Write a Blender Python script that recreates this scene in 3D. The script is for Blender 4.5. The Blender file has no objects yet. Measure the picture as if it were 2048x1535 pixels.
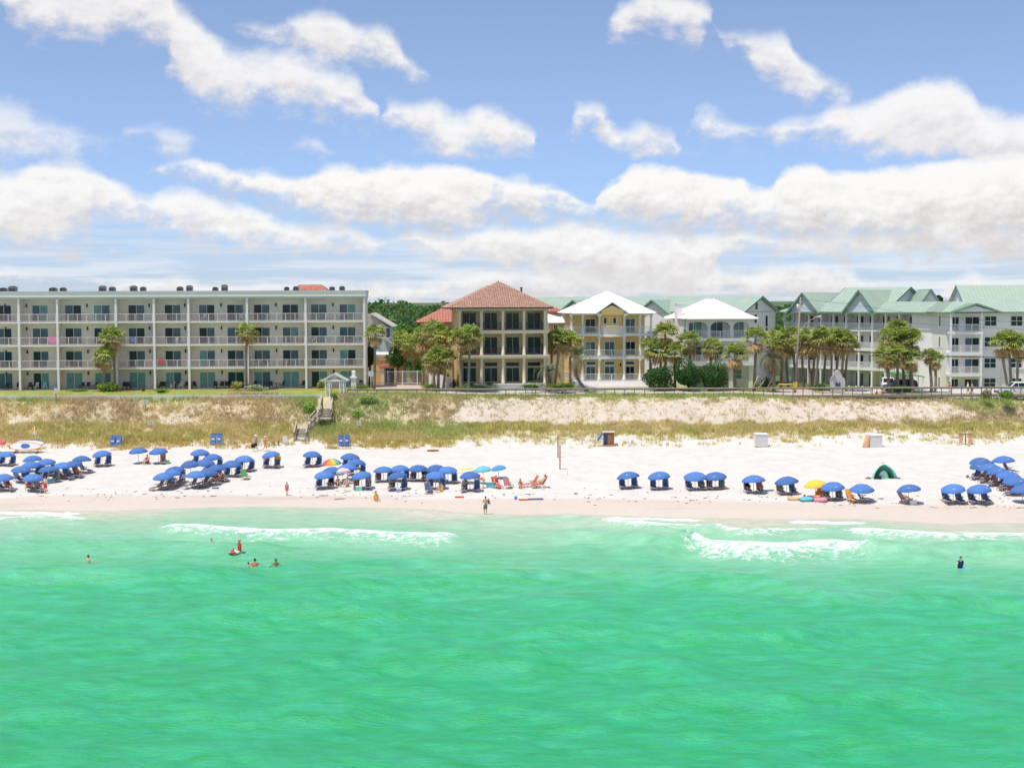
import bpy, bmesh, math, random
import numpy as np
from mathutils import Vector, Matrix

random.seed(7)
RNG = np.random.default_rng(11)
SC = bpy.context.scene
COL = SC.collection

# ------------------------------------------------------------------ camera
F = 3000.0            # focal length in photograph pixels (2048 wide)
CAM_H = 20.0
PITCH = math.atan(167.5 / F)
ROLL = math.radians(0.2)
_r0 = np.array([1.0, 0, 0]); _u0 = np.array([0, math.sin(PITCH), math.cos(PITCH)]); _b0 = np.array([0, -math.cos(PITCH), math.sin(PITCH)])
CR = math.cos(ROLL) * _r0 - math.sin(ROLL) * _u0
CU = math.sin(ROLL) * _r0 + math.cos(ROLL) * _u0
CB = _b0
cam = bpy.data.objects.new('camera', bpy.data.cameras.new('camera'))
COL.objects.link(cam)
cam.matrix_world = Matrix(((CR[0], CU[0], CB[0], 0), (CR[1], CU[1], CB[1], 0), (CR[2], CU[2], CB[2], CAM_H), (0, 0, 0, 1)))
cam.data.sensor_width = 36.0
cam.data.lens = 36.0 * F / 2048.0
cam.data.clip_start = 0.5
cam.data.clip_end = 20000
SC.camera = cam

# ------------------------------------------------------------------ render settings
SC.render.engine = 'CYCLES'
SC.cycles.use_denoising = True
SC.cycles.max_bounces = 6
SC.cycles.diffuse_bounces = 4
SC.cycles.glossy_bounces = 2
SC.cycles.transparent_max_bounces = 6
SC.cycles.caustics_reflective = False
SC.cycles.caustics_refractive = False
SC.view_settings.view_transform = 'Standard'
SC.view_settings.look = 'None'
SC.view_settings.gamma = 1.0
SC.view_settings.use_curve_mapping = False
SC.view_settings.exposure = 0.56

# ------------------------------------------------------------------ sun + sky
SUN = Vector((-0.27, -0.20, 0.94)).normalized()
sun = bpy.data.objects.new('sun', bpy.data.lights.new('sun', 'SUN'))
COL.objects.link(sun)
sun.data.energy = 2.8
sun.data.angle = math.radians(0.53)
sun.data.color = (1.0, 0.955, 0.89)
sun.rotation_euler = SUN.to_track_quat('Z', 'Y').to_euler()
sun.location = (0, 0, 80)

world = bpy.data.worlds.new('World')
SC.world = world
world.use_nodes = True
WN = world.node_tree.nodes; WL = world.node_tree.links
WN.clear()

def wn(t, **kw):
    n = WN.new(t)
    for k, v in kw.items():
        setattr(n, k, v)
    return n
def wmath(op, a, b=None, c=None, clamp=False):
    n = WN.new('ShaderNodeMath'); n.operation = op; n.use_clamp = clamp
    for i, v in enumerate((a, b, c)):
        if v is None: continue
        if isinstance(v, (int, float)): n.inputs[i].default_value = v
        else: WL.new(v, n.inputs[i])
    return n.outputs[0]

sky = wn('ShaderNodeTexSky')
sky.sky_type = 'NISHITA'
sky.sun_disc = False
sky.sun_elevation = math.asin(SUN.z)
sky.sun_rotation = math.atan2(SUN.x, SUN.y)
sky.altitude = 0; sky.air_density = 1.0; sky.dust_density = 0.25; sky.ozone_density = 3.0

tc = wn('ShaderNodeTexCoord')
nrm = wn('ShaderNodeVectorMath', operation='NORMALIZE'); WL.new(tc.outputs['Generated'], nrm.inputs[0])
sp = wn('ShaderNodeSeparateXYZ'); WL.new(nrm.outputs[0], sp.inputs[0])
az = wmath('MULTIPLY', wmath('ARCTAN2', sp.outputs[0], sp.outputs[1]), F)          # arc px, 0 = +Y
el = wmath('MULTIPLY', wmath('ARCSINE', sp.outputs[2]), F)                            # arc px above the horizon
AZH = math.atan(1024 / F) * F
azm = wmath('PINGPONG', wmath('ADD', az, AZH), 2 * AZH)                               # the bank goes on round the horizon
comb = wn('ShaderNodeCombineXYZ'); WL.new(az, comb.inputs[0]); WL.new(wmath('MULTIPLY', el, 1.5), comb.inputs[1])

def wnoise(scale, detail, rough=0.55, offs=(0, 0, 0), lac=2.0, vec=None):
    m = wn('ShaderNodeMapping'); WL.new(vec or comb.outputs[0], m.inputs[0])
    m.inputs['Scale'].default_value = (scale, scale, scale); m.inputs['Location'].default_value = offs
    n = wn('ShaderNodeTexNoise'); n.noise_dimensions = '2D'
    n.inputs['Scale'].default_value = 1.0; n.inputs['Detail'].default_value = detail
    n.inputs['Roughness'].default_value = rough; n.inputs['Lacunarity'].default_value = lac
    WL.new(m.outputs[0], n.inputs[0])
    return n
nA = wnoise(1 / 46.0, 8, 0.56)
nB = wnoise(1 / 120.0, 5, 0.55, (7.3, 2.1, 0))
nC = wnoise(1 / 60.0, 4, 0.6, (3.3, 9.1, 0))
nA0 = wmath('SUBTRACT', nA.outputs['Fac'], 0.5)
nE = wnoise(1 / 46.0, 8, 0.56, (0.10, -0.30, 0))
nF = wnoise(1 / 15.0, 6, 0.6, (5.1, 2.7, 0))
relief = wmath('SUBTRACT', nA.outputs['Fac'], nE.outputs['Fac'])
sepA = wn('ShaderNodeSeparateColor'); WL.new(nB.outputs['Color'], sepA.inputs[0])
# domain warp
U = wmath('MULTIPLY_ADD', wmath('SUBTRACT', sepA.outputs[0], 0.5), 70, azm)
V = wmath('MULTIPLY_ADD', wmath('SUBTRACT', sepA.outputs[1], 0.5), 48, el)
V = wmath('MULTIPLY_ADD', nA0, 26, V)
Un = wmath('DIVIDE', U, 2 * AZH)                                                       # 0..1 across the bank
VMAX = 700.0

def curve_node(pts):
    n = WN.new('ShaderNodeFloatCurve')
    c = n.mapping.curves[0]
    n.mapping.extend = 'HORIZONTAL'
    while len(c.points) < len(pts): c.points.new(0.5, 0.5)
    for p, (x, y) in zip(c.points, pts):
        p.location = (x, y); p.handle_type = 'AUTO_CLAMPED'
    n.mapping.clip_min_x = 0; n.mapping.clip_max_x = 1; n.mapping.clip_min_y = 0; n.mapping.clip_max_y = 1
    n.mapping.update()
    WL.new(Un, n.inputs['Value'])
    return wmath('MULTIPLY', n.outputs[0], VMAX)

def arc(x, y):
    a = math.atan((x - 1024) / F)
    e = math.atan((600 - y) / F * math.cos(a))
    return (a * F + AZH) / (2 * AZH), min(1, max(0, e * F / VMAX))

# cloud banks: (x, top y, bottom y) knots, back to front; softness top/bottom, grey of the underside
BANKS = [
 # low haze-like cloud on the horizon
 dict(p=[(0,535,565),(120,545,560),(240,556,592),(330,552,600),(430,565,595),(640,566,604),(750,555,604),(850,560,604),(900,545,604),(1000,540,604),(1100,528,604),(1300,518,604),(1420,530,604),(1460,548,604),(1520,540,604),(1560,526,604),(1690,533,604),(1720,560,604),(1800,590,600),(1890,572,604),(1930,548,604),(1990,560,604),(2048,572,604)], st=16, sb=14, lo=0.74, a=0.85, sf=1.7),
 dict(p=[(700,500,500),(770,478,492),(850,463,520),(900,470,532),(960,455,540),(1010,450,548),(1080,450,552),(1150,444,560),(1220,452,572),(1300,470,576),(1400,466,566),(1440,464,520),(1520,465,512),(1600,470,518),(1750,470,524),(1880,458,520),(2048,458,534)], st=16, sb=26, lo=0.74, a=0.95),
 dict(p=[(0,345,505),(60,338,505),(110,318,498),(170,325,482),(210,345,440),(250,372,442),(300,388,452),(330,382,464),(380,376,484),(430,388,492),(480,402,503),(530,425,508),(580,438,512),(640,448,510),(700,455,508),(740,470,516),(765,488,498),(800,520,500),(1000,520,500),(2048,520,500)], st=16, sb=40, lo=0.76, a=0.97),
 dict(p=[(0,194,338),(50,204,335),(90,228,332),(140,246,332),(170,262,326),(195,272,300),(250,286,294),(275,300,290),(400,300,290),(2048,300,290)], st=20, sb=40, lo=0.80, a=0.72, sf=2.2),
 dict(p=[(240,290,270),(265,256,276),(300,248,280),(335,250,322),(360,258,330),(400,275,292),(420,300,280),(570,310,290),(597,290,300),(620,274,318),(650,284,322),(672,302,312),(700,320,300),(2048,320,300)], st=16, sb=24, lo=0.82, a=0.62, sf=2.0),
 # right hand tower and mid chain
 dict(p=[(730,260,230),(760,226,244),(790,200,266),(830,208,286),(870,204,306),(900,218,326),(940,225,314),(970,212,306),(1000,214,312),(1040,238,314),(1068,254,312),(1085,300,270),(1120,280,250),(1137,238,256),(1150,213,270),(1180,210,264),(1210,215,290),(1240,250,302),(1270,244,318),(1300,258,322),(1345,268,322),(1366,295,308),(1385,238,264),(1420,221,276),(1450,232,280),(1500,254,282),(1530,260,274),(1560,244,292),(1620,238,294),(1680,208,300),(1730,205,325),(1770,190,325),(1820,168,335),(1880,160,335),(1930,178,340),(1960,213,345),(2000,228,350),(2048,233,355)], st=16, sb=26, lo=0.80, a=0.93, sf=1.9),
 # big central bank
 dict(p=[(290,360,340),(315,336,348),(350,327,354),(420,322,376),(500,337,398),(540,335,405),(590,350,432),(640,338,455),(690,326,468),(740,334,466),(790,323,472),(850,328,478),(920,334,478),(960,345,466),(1000,357,444),(1050,356,448),(1100,368,452),(1140,388,448),(1180,412,444),(1200,386,446),(1230,362,455),(1290,333,470),(1330,343,480),(1380,348,480),(1450,358,478),(1480,362,466),(1500,376,474),(1540,372,482),(1560,345,492),(1620,334,498),(1660,347,503),(1740,345,505),(1810,339,505),(1880,330,514),(1950,318,510),(2048,312,520)], st=11, sb=44, lo=0.67, a=1.0),
 # upper left diagonal
 dict(p=[(0,20,-30),(18,-30,4),(60,-60,62),(150,-60,84),(200,-60,98),(260,-60,80),(330,-60,104),(355,-10,160),(380,16,188),(420,52,222),(460,86,228),(500,100,220),(550,104,218),(600,110,228),(650,128,238),(700,140,243),(738,170,250),(752,222,252),(775,270,230),(2048,270,230)], st=22, sb=30, lo=0.82, a=0.92, sf=1.9),
 dict(p=[(470,70,40),(495,40,56),(520,40,72),(560,55,90),(590,34,108),(610,27,120),(650,19,140),(690,30,146),(720,50,126),(760,51,138),(800,74,152),(830,124,166),(858,158,170),(880,190,150),(1180,80,40),(1213,48,66),(1225,24,86),(1250,4,90),(1290,-16,72),(1340,-20,88),(1380,-10,102),(1415,6,64),(1432,30,60),(1440,66,92),(1480,69,108),(1525,74,170),(1560,70,190),(1590,108,202),(1630,148,210),(1680,180,212),(1702,196,208),(1720,230,190),(2048,230,190)], st=18, sb=26, lo=0.82, a=0.9, sf=1.9),
]
CLOUD_W = 4.35
lum = wmath('MULTIPLY', wmath('SUBTRACT', nC.outputs['Fac'], 0.5), 0.75)
skytint = wn('ShaderNodeMix', data_type='RGBA', blend_type='MULTIPLY'); skytint.inputs[0].default_value = 1.0
# clear, dry air: the low sky stays blue down to the horizon
tr = wn('ShaderNodeMapRange'); tr.interpolation_type = 'SMOOTHSTEP'; WL.new(el, tr.inputs[0]); tr.inputs[1].default_value = 0; tr.inputs[2].default_value = 560
tm = wn('ShaderNodeMix', data_type='RGBA'); WL.new(tr.outputs[0], tm.inputs[0]); tm.inputs[6].default_value = (0.36, 0.46, 0.74, 1); tm.inputs[7].default_value = (0.53, 0.505, 0.575, 1)
WL.new(sky.outputs[0], skytint.inputs[6]); WL.new(tm.outputs[2], skytint.inputs[7])
acc = skytint.outputs[2]
# thin pale haze and streaks low over the horizon
nS = wnoise(1.0, 4, 0.55, (0, 0, 0), vec=None)
WN_m = nS.inputs[0].links[0].from_node; WN_m.inputs['Scale'].default_value = (1 / 330.0, 1 / 30.0, 1)
hz = wn('ShaderNodeMapRange'); hz.interpolation_type = 'SMOOTHSTEP'; WL.new(el, hz.inputs[0]); hz.inputs[1].default_value = 210; hz.inputs[2].default_value = -10; hz.inputs[3].default_value = 0.0; hz.inputs[4].default_value = 0.8
st_ = wn('ShaderNodeMapRange'); st_.interpolation_type = 'SMOOTHSTEP'; WL.new(nS.outputs['Fac'], st_.inputs[0]); st_.inputs[1].default_value = 0.40; st_.inputs[2].default_value = 0.66; st_.inputs[3].default_value = 0.22; st_.inputs[4].default_value = 1.25
hm = wn('ShaderNodeMix', data_type='RGBA'); WL.new(wmath('MULTIPLY', hz.outputs[0], st_.outputs[0], clamp=True), hm.inputs[0]); WL.new(acc, hm.inputs[6]); hm.inputs[7].default_value = (CLOUD_W * 0.84, CLOUD_W * 0.89, CLOUD_W * 0.95, 1)
acc = hm.outputs[2]
for bk in BANKS:
    tops = [arc(x, t) for x, t, b in bk['p']]; bots = [arc(x, b) for x, t, b in bk['p']]
    T = curve_node(tops); B = curve_node(bots)
    ta = wmath('DIVIDE', wmath('SUBTRACT', T, V), bk['st'])
    ba = wmath('DIVIDE', wmath('SUBTRACT', V, B), bk['sb'])
    f = wmath('MINIMUM', ta, ba)
    f = wmath('MULTIPLY_ADD', nA0, 2.2, f); f = wmath('MULTIPLY_ADD', wmath('SUBTRACT', nF.outputs['Fac'], 0.5), 0.3, f)
    al = wn('ShaderNodeMapRange'); al.interpolation_type = 'SMOOTHSTEP'
    WL.new(f, al.inputs[0]); al.inputs[1].default_value = -0.55; al.inputs[2].default_value = bk.get('sf', 1.45)
    al.inputs[3].default_value = 0; al.inputs[4].default_value = bk['a']
    h = wmath('DIVIDE', wmath('SUBTRACT', V, B), wmath('MAXIMUM', wmath('SUBTRACT', T, B), 30.0))
    h = wmath('ADD', h, lum); h = wmath('MULTIPLY_ADD', relief, 0.55, h)
    sh = wn('ShaderNodeMapRange'); sh.interpolation_type = 'SMOOTHSTEP'
    WL.new(h, sh.inputs[0]); sh.inputs[1].default_value = -0.05; sh.inputs[2].default_value = 0.85
    cm = wn('ShaderNodeMix', data_type='RGBA'); WL.new(sh.outputs[0], cm.inputs[0])
    lo = bk['lo']
    cm.inputs[6].default_value = (CLOUD_W * lo * 1.0, CLOUD_W * lo * 0.95, CLOUD_W * lo * 0.96, 1)
    cm.inputs[7].default_value = (CLOUD_W * 1.01, CLOUD_W * 1.0, CLOUD_W * 0.985, 1)
    mx = wn('ShaderNodeMix', data_type='RGBA')
    WL.new(al.outputs[0], mx.inputs[0]); WL.new(acc, mx.inputs[6]); WL.new(cm.outputs[2], mx.inputs[7])
    acc = mx.outputs[2]
# scattered cloud higher up, outside the picture
hi = wn('ShaderNodeMapRange'); hi.interpolation_type = 'SMOOTHSTEP'
pv = wn('ShaderNodeVectorMath', operation='SCALE'); WL.new(nrm.outputs[0], pv.inputs[0])
WL.new(wmath('DIVIDE', 3.0, wmath('MAXIMUM', wmath('ADD', sp.outputs[2], 0.12), 0.05)), pv.inputs[3])
nH = wnoise(1.0, 5, 0.55, (1.7, 4.2, 0), vec=pv.outputs[0])
WL.new(nH.outputs['Fac'], hi.inputs[0]); hi.inputs[1].default_value = 0.49; hi.inputs[2].default_value = 0.62
hi.inputs[4].default_value = 0.9
him = wn('ShaderNodeMapRange'); WL.new(el, him.inputs[0]); him.inputs[1].default_value = 680; him.inputs[2].default_value = 1000
mh = wn('ShaderNodeMix', data_type='RGBA'); WL.new(wmath('MULTIPLY', hi.outputs[0], him.outputs[0]), mh.inputs[0])
WL.new(acc, mh.inputs[6]); mh.inputs[7].default_value = (CLOUD_W, CLOUD_W, CLOUD_W, 1)
bg = wn('ShaderNodeBackground'); WL.new(mh.outputs[2], bg.inputs[0]); bg.inputs[1].default_value = 0.15
wo = wn('ShaderNodeOutputWorld'); WL.new(bg.outputs[0], wo.inputs[0])
world.cycles.sampling_method = 'MANUAL'
world.cycles.sample_map_resolution = 512

# ------------------------------------------------------------------ projection helpers (photograph pixel -> place)
def ray(px, py):
    return CR * ((px - 1024) / F) + CU * ((767.5 - py) / F) - CB
def P(px, py, D):
    d = ray(px, py); k = D / d[1]
    return Vector((d[0] * k, D, CAM_H + d[2] * k))
def PX(px, D, py=700):
    return P(px, py, D).x
def PZ(py, D, px=1024):
    return P(px, py, D).z
def project(X, Y, Z):
    dz = Z - CAM_H
    a = X * CR[0] + Y * CR[1] + dz * CR[2]; b = X * CU[0] + Y * CU[1] + dz * CU[2]; c = -(X * CB[0] + Y * CB[1] + dz * CB[2])
    return 1024 + F * a / c, 767.5 - F * b / c

# ------------------------------------------------------------------ value noise in numpy
def _hash(ix, iy, seed):
    h = (ix.astype(np.int64) * 374761393 + iy.astype(np.int64) * 668265263 + seed * 974711) & 0x7fffffff
    h = ((h ^ (h >> 13)) * 1274126177) & 0x7fffffff
    return ((h ^ (h >> 16)) & 0xffff) / 65535.0
def vnoise(x, y, seed=0):
    x = np.asarray(x, float); y = np.asarray(y, float)
    ix = np.floor(x); iy = np.floor(y); fx = x - ix; fy = y - iy
    fx = fx * fx * (3 - 2 * fx); fy = fy * fy * (3 - 2 * fy)
    a = _hash(ix, iy, seed); b = _hash(ix + 1, iy, seed); c = _hash(ix, iy + 1, seed); d = _hash(ix + 1, iy + 1, seed)
    return (a + (b - a) * fx) * (1 - fy) + (c + (d - c) * fx) * fy
def fbm(x, y, seed=0, oct=4, gain=0.5):
    s = 0; a = 1; t = 0
    for k in range(oct):
        s = s + a * vnoise(x * 2 ** k + 17.3 * k, y * 2 ** k - 9.1 * k, seed + k); t += a; a *= gain
    return s / t
def sstep(a, b, x):
    t = np.clip((np.asarray(x, float) - a) / (b - a), 0, 1); return t * t * (3 - 2 * t)

# ------------------------------------------------------------------ mesh builder
class MB:
    def __init__(s): s.v = []; s.f = []; s.m = []; s.sm = []
    def add(s, verts, faces, mi=0, smooth=False):
        o = len(s.v); s.v.extend([tuple(v) for v in verts])
        for f in faces: s.f.append(tuple(i + o for i in f)); s.m.append(mi); s.sm.append(smooth)
        return s
    def box(s, x0, x1, y0, y1, z0, z1, mi=0):
        v = [(x0,y0,z0),(x1,y0,z0),(x1,y1,z0),(x0,y1,z0),(x0,y0,z1),(x1,y0,z1),(x1,y1,z1),(x0,y1,z1)]
        return s.add(v, [(0,3,2,1),(4,5,6,7),(0,1,5,4),(1,2,6,5),(2,3,7,6),(3,0,4,7)], mi)
    def bar(s, a, b, w, h=None, mi=0, up=(0, 0, 1)):
        a = Vector(a); b = Vector(b); h = h or w; d = (b - a).normalized()
        x = d.cross(Vector(up))
        if x.length < 1e-4: x = d.cross(Vector((0, 1, 0)))
        x.normalize(); y = x.cross(d).normalized(); x = x * w / 2; y = y * h / 2
        v = [a - x - y, a + x - y, a + x + y, a - x + y, b - x - y, b + x - y, b + x + y, b - x + y]
        return s.add(v, [(0,3,2,1),(4,5,6,7),(0,1,5,4),(1,2,6,5),(2,3,7,6),(3,0,4,7)], mi)
    def tube(s, pts, rad, n=6, mi=0, smooth=True, caps=True):
        pts = [Vector(p) for p in pts]; rings = []
        if not hasattr(rad, '__len__'): rad = [rad] * len(pts)
        V = []; Fc = []; prev = None
        for i, p in enumerate(pts):
            d = (pts[min(i + 1, len(pts) - 1)] - pts[max(i - 1, 0)]).normalized()
            if prev is None:
                x = d.cross(Vector((0, 0, 1)))
                if x.length < 1e-3: x = d.cross(Vector((0, 1, 0)))
            else: x = prev - d * prev.dot(d)
            x.normalize(); prev = x; y = d.cross(x)
            for k in range(n):
                t = 2 * math.pi * k / n
                V.append(p + (x * math.cos(t) + y * math.sin(t)) * rad[i])
        for i in range(len(pts) - 1):
            for k in range(n):
                a = i * n + k; b = i * n + (k + 1) % n
                Fc.append((a, b, b + n, a + n))
        if caps:
            Fc.append(tuple(reversed(range(n)))); Fc.append(tuple(range((len(pts) - 1) * n, len(pts) * n)))
        return s.add(V, Fc, mi, smooth)
    def lathe(s, prof, n=12, c=(0, 0, 0), mi=0, smooth=True):
        V = []; Fc = []
        for r, z in prof:
            for k in range(n):
                t = 2 * math.pi * k / n; V.append((c[0] + r * math.cos(t), c[1] + r * math.sin(t), c[2] + z))
        for i in range(len(prof) - 1):
            for k in range(n):
                a = i * n + k; b = i * n + (k + 1) % n; Fc.append((a, b, b + n, a + n))
        Fc.append(tuple(reversed(range(n)))); Fc.append(tuple(range((len(prof) - 1) * n, len(prof) * n)))
        return s.add(V, Fc, mi, smooth)
    def prism(s, poly, y0, y1, mi=0):            # polygon in x,z extruded along y
        n = len(poly)
        V = [(x, y0, z) for x, z in poly] + [(x, y1, z) for x, z in poly]
        Fc = [tuple(range(n)), tuple(reversed(range(n, 2 * n)))] + [((i + 1) % n, i, i + n, (i + 1) % n + n) for i in range(n)]
        return s.add(V, Fc, mi)
    def slab(s, pts, t, mi=0):                   # planar polygon given thickness t downwards along its normal
        pts = [Vector(p) for p in pts]; nrm = Vector((0, 0, 0)); n = len(pts)
        for i in range(n): nrm += pts[i].cross(pts[(i + 1) % n])
        nrm.normalize()
        V = pts + [p - nrm * t for p in pts]
        Fc = [tuple(range(n)), tuple(reversed(range(n, 2 * n)))] + [((i + 1) % n, i, i + n, (i + 1) % n + n) for i in range(n)]
        return s.add(V, Fc, mi)
    def sphere(s, c, r, nu=10, nv=6, mi=0, sc=(1, 1, 1)):
        prof = [(max(1e-4, math.sin(math.pi * i / nv)) * r, -math.cos(math.pi * i / nv) * r) for i in range(nv + 1)]
        V = []; Fc = []
        for pr, z in prof:
            for k in range(nu):
                t = 2 * math.pi * k / nu; V.append((c[0] + pr * math.cos(t) * sc[0], c[1] + pr * math.sin(t) * sc[1], c[2] + z * sc[2]))
        for i in range(nv):
            for k in range(nu):
                a = i * nu + k; b = i * nu + (k + 1) % nu; Fc.append((a, b, b + nu, a + nu))
        return s.add(V, Fc, mi, True)
    def mesh(s, name):
        me = bpy.data.meshes.new(name); me.from_pydata(s.v, [], s.f)
        if any(s.m): me.polygons.foreach_set('material_index', s.m)
        if any(s.sm): me.polygons.foreach_set('use_smooth', s.sm)
        me.update(); return me
    def build(s, name, mats, parent=None, loc=None, rz=0):
        me = s.mesh(name)
        for m in (mats if isinstance(mats, (list, tuple)) else [mats]): me.materials.append(m)
        return link(name, me, parent, loc, rz)

def link(name, me, parent=None, loc=None, rz=0):
    o = bpy.data.objects.new(name, me); COL.objects.link(o)
    if parent is not None: o.parent = parent
    if loc is not None: o.location = loc
    if rz: o.rotation_euler = (0, 0, rz)
    return o
def tag(o, label, cat=None, group=None, kind=None):
    if label: o['label'] = label
    if cat: o['category'] = cat
    if group: o['group'] = group
    if kind: o['kind'] = kind
    return o
def thing(name, label, cat, loc=(0, 0, 0), rz=0, group=None):
    o = bpy.data.objects.new(name, None); COL.objects.link(o)
    o.empty_display_size = 0.3
    o.location = loc; o.rotation_euler = (0, 0, rz)
    return tag(o, label, cat, group)
def struct(o): o['kind'] = 'structure'; return o
def stuff(o): o['kind'] = 'stuff'; return o

# ------------------------------------------------------------------ materials
MATS = {}
def mat(name, rgb=(.5, .5, .5), rough=0.7, var=0.08, scale=2.0, bump=0.0, metal=0.0, spec=0.4, attr=None, bscale=None):
    if name in MATS: return MATS[name]
    m = bpy.data.materials.new(name); m.use_nodes = True
    nt = m.node_tree; N = nt.nodes; L = nt.links; b = N['Principled BSDF']
    b.inputs['Roughness'].default_value = rough; b.inputs['Metallic'].default_value = metal
    b.inputs['Specular IOR Level'].default_value = spec
    t = N.new('ShaderNodeTexCoord')
    nz = N.new('ShaderNodeTexNoise'); nz.inputs['Scale'].default_value = scale; nz.inputs['Detail'].default_value = 4
    L.new(t.outputs['Object'], nz.inputs['Vector'])
    mr = N.new('ShaderNodeMapRange'); L.new(nz.outputs['Fac'], mr.inputs[0])
    mr.inputs[1].default_value = 0.25; mr.inputs[2].default_value = 0.75
    mr.inputs[3].default_value = 1 - var; mr.inputs[4].default_value = 1 + var
    mx = N.new('ShaderNodeMix'); mx.data_type = 'RGBA'; mx.blend_type = 'MULTIPLY'; mx.inputs[0].default_value = 1
    L.new(mr.outputs[0], mx.inputs[7])
    if attr:
        a = N.new('ShaderNodeAttribute'); a.attribute_name = attr; L.new(a.outputs['Color'], mx.inputs[6])
    else: mx.inputs[6].default_value = (*rgb, 1)
    L.new(mx.outputs[2], b.inputs['Base Color'])
    if bump:
        n2 = N.new('ShaderNodeTexNoise'); n2.inputs['Scale'].default_value = bscale or scale * 6; n2.inputs['Detail'].default_value = 5
        L.new(t.outputs['Object'], n2.inputs['Vector'])
        bp = N.new('ShaderNodeBump'); bp.inputs['Strength'].default_value = bump; bp.inputs['Distance'].default_value = 0.05
        L.new(n2.outputs['Fac'], bp.inputs['Height']); L.new(bp.outputs[0], b.inputs['Normal'])
    MATS[name] = m
    return m
def setcol(me, rgb, name='Col'):
    a = me.color_attributes.new(name, 'FLOAT_COLOR', 'POINT')
    c = np.ones((len(me.vertices), 4), np.float32); c[:, :3] = rgb
    a.data.foreach_set('color', c.ravel())
def npmesh(name, V, Fq, mats, cols=None, smooth=True):
    """mesh from numpy arrays; Fq (n,k) faces with k constant"""
    me = bpy.data.meshes.new(name); n, k = Fq.shape
    me.vertices.add(len(V)); me.vertices.foreach_set('co', np.ascontiguousarray(V, np.float32).ravel())
    me.loops.add(n * k); me.loops.foreach_set('vertex_index', np.ascontiguousarray(Fq, np.int32).ravel())
    me.polygons.add(n); me.polygons.foreach_set('loop_start', np.arange(0, n * k, k, dtype=np.int32))
    if smooth: me.polygons.foreach_set('use_smooth', np.ones(n, bool))
    me.update(calc_edges=True)
    if cols is not None: setcol(me, cols)
    for m in (mats if isinstance(mats, (list, tuple)) else [mats]): me.materials.append(m)
    return me
# ================================================================== TERRAIN
def _sea(px, py):
    d = ray(px, py); k = -CAM_H / d[2]; return d[0] * k, d[1] * k
_SH = np.array([_sea(x, y + 5) for x, y in ((-500, 1012), (0, 1021), (150, 1023), (300, 1020), (420, 1016), (520, 1012), (640, 1015), (760, 1015), (860, 1020), (960, 1028), (1060, 1032), (1150, 1029), (1250, 1031), (1400, 1035), (1600, 1039), (1800, 1044), (1950, 1047), (2048, 1046), (2500, 1052))])
def shore(X):
    X = np.asarray(X, float); s_ = 0
    for o in (-1.6, -0.8, 0, 0.8, 1.6): s_ = s_ + np.interp(X + o, _SH[:, 0], _SH[:, 1])
    return s_ / 5
def land(X, Y=None):
    l = np.interp(X, [-90, -16, -6, 30, 48, 90], [8.1, 8.1, 7.85, 7.8, 7.15, 7.15])
    return l if Y is None else l + (6.2 - l) * sstep(210, 234, Y)
def ground(X, Y):
    X = np.asarray(X, float); Y = np.asarray(Y, float)
    sh = shore(X); e = Y - sh
    zb = np.interp(e, [-90, -45, -22, -9, -3, 0, 5, 9.5], [-6, -3.2, -1.9, -0.85, -0.3, 0, 0.50, 0.92])
    foot = 180.0 + 1.2 * (vnoise(X * 0.09, 0 * X, 3) - 0.5) * 2 + 0.7 * np.sin(X * 0.21)
    e1 = sh + 9.5
    zbeach = 0.92 + (2.45 - 0.92) * np.clip((Y - e1) / (foot - e1), 0, 1)
    zb = np.where(Y < e1, zb, zbeach)
    zb = zb + np.where(Y > e1 - 2, 0.24 * (fbm(X * 1.2, Y * 1.2, 5, 4) - 0.5), 0)
    t = Y - foot
    crest = land(X) - 0.45 - 0.42 * sstep(-22, -27, X)
    dz = np.interp(t, [0, 2.5, 7.0, 9.0, 14.0, 16.5], [0, 0.55, 1.35, 1.7, 1.0e3, 1.0e3])
    pr = np.interp(t, [9.0, 14.5], [0, 1]); pr = pr * pr * (3 - 2 * pr)
    zd = 2.45 + np.where(t < 9.0, dz, 1.7 + (crest - 4.15) * pr)
    hum = (fbm(X * 0.35, Y * 0.35, 21, 3) - 0.5) * 1.3 * sstep(0.3, 4, t) * (1 - 0.75 * sstep(9, 13, t)) * (1 - sstep(14, 16, t))
    fine = (fbm(X * 1.6, Y * 1.6, 31, 3) - 0.5) * 0.28 * sstep(0, 2, t) * (1 - sstep(15, 17, t))
    z = np.where(t > 0, zd + hum + fine, zb)
    fl = sstep(15.5, 18.5, t)
    return z * (1 - fl) + fl * land(X, Y)
def gz(x, y): return float(ground(np.array([x]), np.array([y]))[0])
def hit(px, py):
    """the place on the ground that the photograph shows at this pixel"""
    Ys = np.linspace(60, 230, 1700)
    d = ray(px, py); k = Ys / d[1]
    diff = CAM_H + d[2] * k - ground(d[0] * k, Ys)
    i = np.where(diff < 0)[0]
    i = int(i[0]) if len(i) else len(Ys) - 1
    a = diff[i - 1] / (diff[i - 1] - diff[i] + 1e-9); Yh = Ys[i - 1] + a * (Ys[i] - Ys[i - 1])
    x = d[0] * Yh / d[1]
    return Vector((x, Yh, gz(x, Yh)))
def sea(px, py):
    d = ray(px, py); k = -CAM_H / d[2]
    return Vector((d[0] * k, d[1] * k, 0))

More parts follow.
